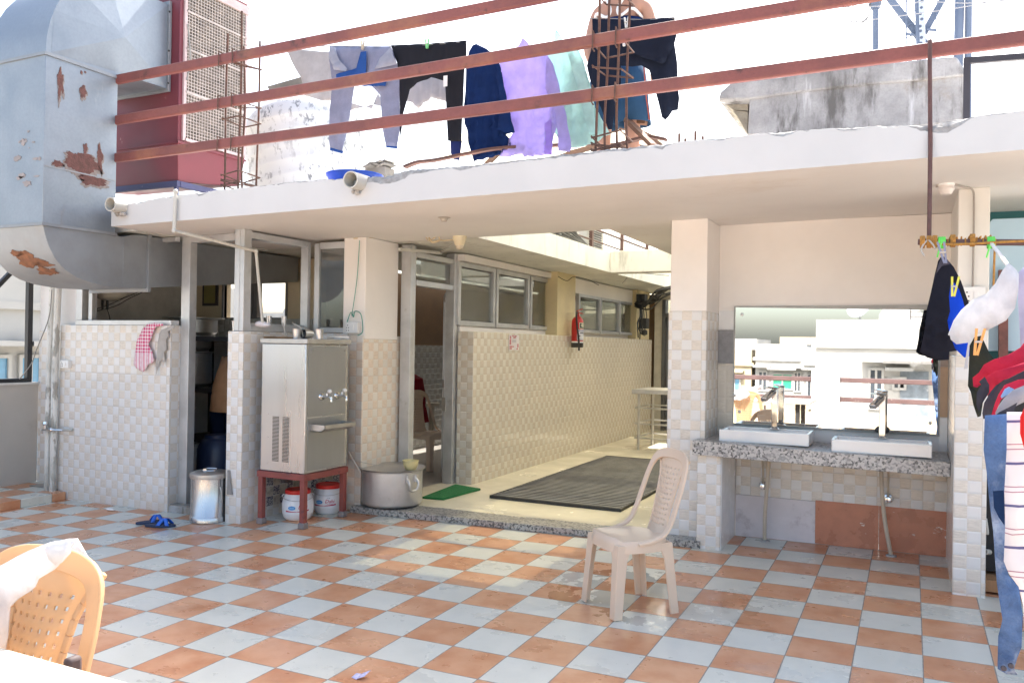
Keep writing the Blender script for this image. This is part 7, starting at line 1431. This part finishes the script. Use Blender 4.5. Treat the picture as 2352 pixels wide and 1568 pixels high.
# ------------------------------------------------------------------ terrace edge behind the photographer (seen in the mirror)
pr_ = thing('front_parapet', 'low cream parapet with a white post behind the camera, seen in the mirror', 'parapet', (0, -4.7, 0)); CRM = M('cream_paint', (.55, .47, .33), .8, var=.05)
mb = MB(); mb.box(-5.95, 4.6, -4.9, -4.7, -.14, .43); mb.build('wall', CRM, pr_); mb = MB(); mb.box(.55, .98, -4.98, -4.62, -.14, 1.15); mb.build('post', WHITE, pr_)
for z, lab in ((.66, 'lower brown rail along the front parapet, seen in the mirror'), (.98, 'upper brown rail along the front parapet, seen in the mirror')): 
    t = thing('parapet_rail', lab, 'rail', (0, -4.6, z), 'rails of the front parapet'); mb = MB(); mb.box(-5.95, .548, -4.83, -4.77, z-.04, z+.04); mb.box(.982, 4.6, -4.83, -4.77, z-.04, z+.04); mb.build('bar', M('brown_rail', (.085, .05, .05), .6, var=.15), t, bevel=.01)

# ------------------------------------------------------------------ neighbouring houses
HW = M('house_white', (.385, .38, .365), .85, var=.12, scale=.4, stain=[((.28, .275, .265), .6, .55, .8), ((.2, .2, .195), 1.6, .66, .8, (1, 1, .3))]); HC = M('house_cream', (.36, .31, .22), .85, var=.08, scale=.4); HG = M('house_grey', (.24, .245, .25), .85, var=.1, scale=.5); WIN = M('window_dark', (.05, .06, .075), .2); WBL = M('window_blue', (.12, .28, .42), .15)
def house(label, x0, x1, y0, y1, h, m, wins, facing, tank=True, zb_=-10, name='house'):
    """wins: (u, z, w, h, kind) on the face looking at the terrace: 'y' = +y face, 'y-' = -y face, 'x' = +x face"""
    t = thing(name, label, 'house', ((x0+x1)/2, (y0+y1)/2, zb_)); mb = MB(); mb.box(x0, x1, y0, y1, zb_, h); mb.build('wall', m, t)
    mb = MB(); e = .12; 
    mb.box(x0-e, x1+e, y0-e, y1+e, h, h+.16); mb.box(x0, x1, y0, y0+.15, h+.16, h+.85); mb.box(x0, x1, y1-.15, y1, h+.16, h+.85); mb.box(x0, x0+.15, y0+.15, y1-.15, h+.16, h+.85); mb.box(x1-.15, x1, y0+.15, y1-.15, h+.16, h+.85); mb.build('roof_parapet', m, t)
    for u, z, w_, hh, k in wins:
        mm = {'d': WIN, 'b': WBL, 'g': M('green_panel', (.02, .28, .16), .5), 'br': M('brick_red', (.35, .16, .12), .8)}[k]; f = MB(); g = MB(); fr = .07
        def bx(m2, a0, a1, b0, b1, d0, d1):
            if facing == 'y': m2.box(x0+a0, x0+a1, y1+d0, y1+d1, b0, b1)
            elif facing == 'y-': m2.box(x0+a0, x0+a1, y0-d1, y0-d0, b0, b1)
            else: m2.box(x1+d0, x1+d1, y0+a0, y0+a1, b0, b1)
        bx(f, u-fr, u, z-fr, z+hh+fr, 0, .08); bx(f, u+w_, u+w_+fr, z-fr, z+hh+fr, 0, .08); bx(f, u, u+w_, z-fr, z, 0, .08); bx(f, u, u+w_, z+hh, z+hh+fr, 0, .08); bx(f, u+w_/2-.03, u+w_/2+.03, z, z+hh, 0, .06); fo = f.build('window', HW, t)
        bx(g, u, u+w_, z, z+hh, .005, .03); g.build('pane', mm, fo)
        f2 = MB(); bx(f2, u-.25, u+w_+.25, z+hh+.25, z+hh+.35, 0, .5); f2.build('sunshade', m, t)
    if tank:
        mb = MB(); mb.lathe(((x0+x1)/2, (y0+y1)/2, h+.16), [(.7, 0), (.7, 1.0), (.5, 1.35), (.2, 1.4), (.2, 1.5)], 20); mb.build('roof_tank', HW, t)
    return t
house('big white house filling the right half of the mirror reflection', -.6, 4.0, -26, -17, 1.55, HW, [(1.55, -.2, .3, 1.1, 'd'), (2.2, .4, .25, .25, 'd'), (1.0, -3.4, 1.0, .9, 'd')], 'y')
house('unfinished grey house behind the big white one in the mirror', 2.6, 9, -34, -27, 1.6, HG, [(.5, .2, .9, 1.2, 'd'), (1.8, .2, .7, 1.2, 'd'), (1, -2.4, 1.2, 1.0, 'd')], 'y', False)
house('white house with a green shutter in the mirror', -5.2, -2.7, -40, -34, .9, HW, [(.2, -.6, .35, .9, 'd'), (.9, -.5, .9, .7, 'g'), (1.95, -.6, .25, .9, 'd')], 'y', False)
house('narrow cream house beside the green shutter house in the mirror', -8.2, -5.4, -41, -34, .6, HC, [(.5, -.8, .6, .8, 'd'), (1.7, -.8, .5, .8, 'b')], 'y', False)
house('white house with two dark doors left of the big one in the mirror', -2.5, -.8, -38, -31, .75, HW, [(.2, -.7, .3, 1.0, 'd'), (.8, -.7, .3, 1.0, 'd')], 'y', False)
house('cream house with a red brick bay in the mirror', -5.5, -.9, -24, -17, -1.3, HC, [(.9, -2.9, 1.2, .9, 'b'), (2.6, -2.9, .8, .9, 'br'), (3.7, -2.9, .7, .9, 'd')], 'y', False)
house('distant pale house at the left of the mirror', -12, -8.6, -62, -55, 1.4, HW, [(.6, .0, .8, .8, 'd'), (2.2, .0, .7, .8, 'd')], 'y', False)
house('distant cream house in the middle of the mirror', -8, -4.5, -70, -63, 1.7, HC, [(.6, .2, .8, .8, 'd'), (2.2, .2, .7, .8, 'd')], 'y', False)
house('distant grey house low on the mirror horizon', -4, -.5, -82, -75, 1.9, HG, [(1, .3, 1.0, 1.0, 'd')], 'y', False)
hb = [o for o in COL.objects if o.name == 'house'][0]
mb = MB(); mb.box(1.75, 2.5, -16.995, -16.97, -6, .9); mb.build('grey_render_patch', M('blue_grey_render', (.17, .20, .23), .9, var=.4, scale=2, stain=((.45, .45, .45), 3, .55, .7)), hb)
mb = MB(); mb.box(-.6, 1.4, -16.99, -16.96, -.62, -.56); mb.box(1.3, 4.0, -16.99, -16.2, 1.12, 1.2); mb.build('ledge', M('ledge_grey', (.16, .155, .15), .9), hb)
for k in range(16):
    cx_ = rnd.uniform(-.4, 1.6); cz_ = rnd.uniform(-2.6, .9)
    patch('stain', M('wall_stain', (.2, .2, .195), .9, var=.2), blob(cx_, cz_, rnd.uniform(.08, .4), rnd.uniform(.02, .07), k+90, spike=1.), lambda x, z, d: (x, -16.999+d+.002, z), hb)
sd = thing('satellite_dish', 'grey satellite dish on the roof of the big white house in the mirror', 'satellite dish', (.5, -18, 2.4)); mb = MB(); mb.lathe((.6, -17.6, 2.75), [(0, 0), (.2, .02), (.36, .09), (.36, .1), (.2, .035), (0, .015)], 24, axis=(-.4, .8, .5)); mb.build('dish', M('dish_grey', (.25, .27, .28), .5), sd); mb = MB(); mb.tube([(.6, -17.7, 1.7), (.6, -17.7, 2.75)], .03, 8); mb.build('mast', STEELD, sd)
rg = thing('roof_railing', 'thin dark roof railing on the big white house in the mirror', 'railing', (3, -17, 2.4)); mb = MB()
for z in (2.5, 2.65, 2.8): mb.tube([(2.0, -17.1, z), (3.9, -17.1, z)], .018, 6)
mb.build('rails', AN, rg)
for k in range(5): mb = MB(); mb.tube([(2.0+k*.475, -17.1, 2.35), (2.0+k*.475, -17.1, 2.82)], .02, 6); mb.build('baluster', AN, rg)
house('white house with blue windows seen past the left parapet', -24, -14.6, 6.5, 14, 2.05, HW, [(.4, .45, .5, .6, 'b'), (1.2, .45, .4, .6, 'b'), (2.6, .35, .5, 1.1, 'd'), (4.2, .45, .6, .6, 'b'), (.4, -1.3, .6, .8, 'b'), (1.4, -1.3, .5, .8, 'b'), (3.0, -1.3, .8, .8, 'b'), (5.0, -1.3, .7, .8, 'b')], 'x')
house('pale grey house behind the white one with blue windows', -40, -30, 16, 26, 4.2, HG, [(2, 1, 1.4, 1.4, 'd'), (5, 1, 1.4, 1.4, 'd')], 'x')
house('far white house on the left horizon', -60, -48, 30, 44, 5.2, HW, [(3, 2, 1.4, 1.4, 'd'), (8, 2, 1.4, 1.4, 'd')], 'x')
hn = 0
for k, (x, y, h, m, lab) in enumerate(((-62, 62, 3.6, HW, 'far white house through the left pane of the kitchen window'), (-52, 60, 4.2, HC, 'far cream house through the kitchen back window'), (-46, 66, 3.9, HW, 'far low white house through the middle of the kitchen window'), (-56, 80, 5.0, HG, 'far grey house through the kitchen window'), (-38, 62, 3.8, HW, 'far white house through the right pane of the kitchen window'))):
    house(lab, x, x+8, y, y+8, h, m, [(1.5, h-2.2, 1.2, 1.2, 'd'), (4.5, h-2.2, 1.2, 1.2, 'd')], 'y-', k % 2 == 0)
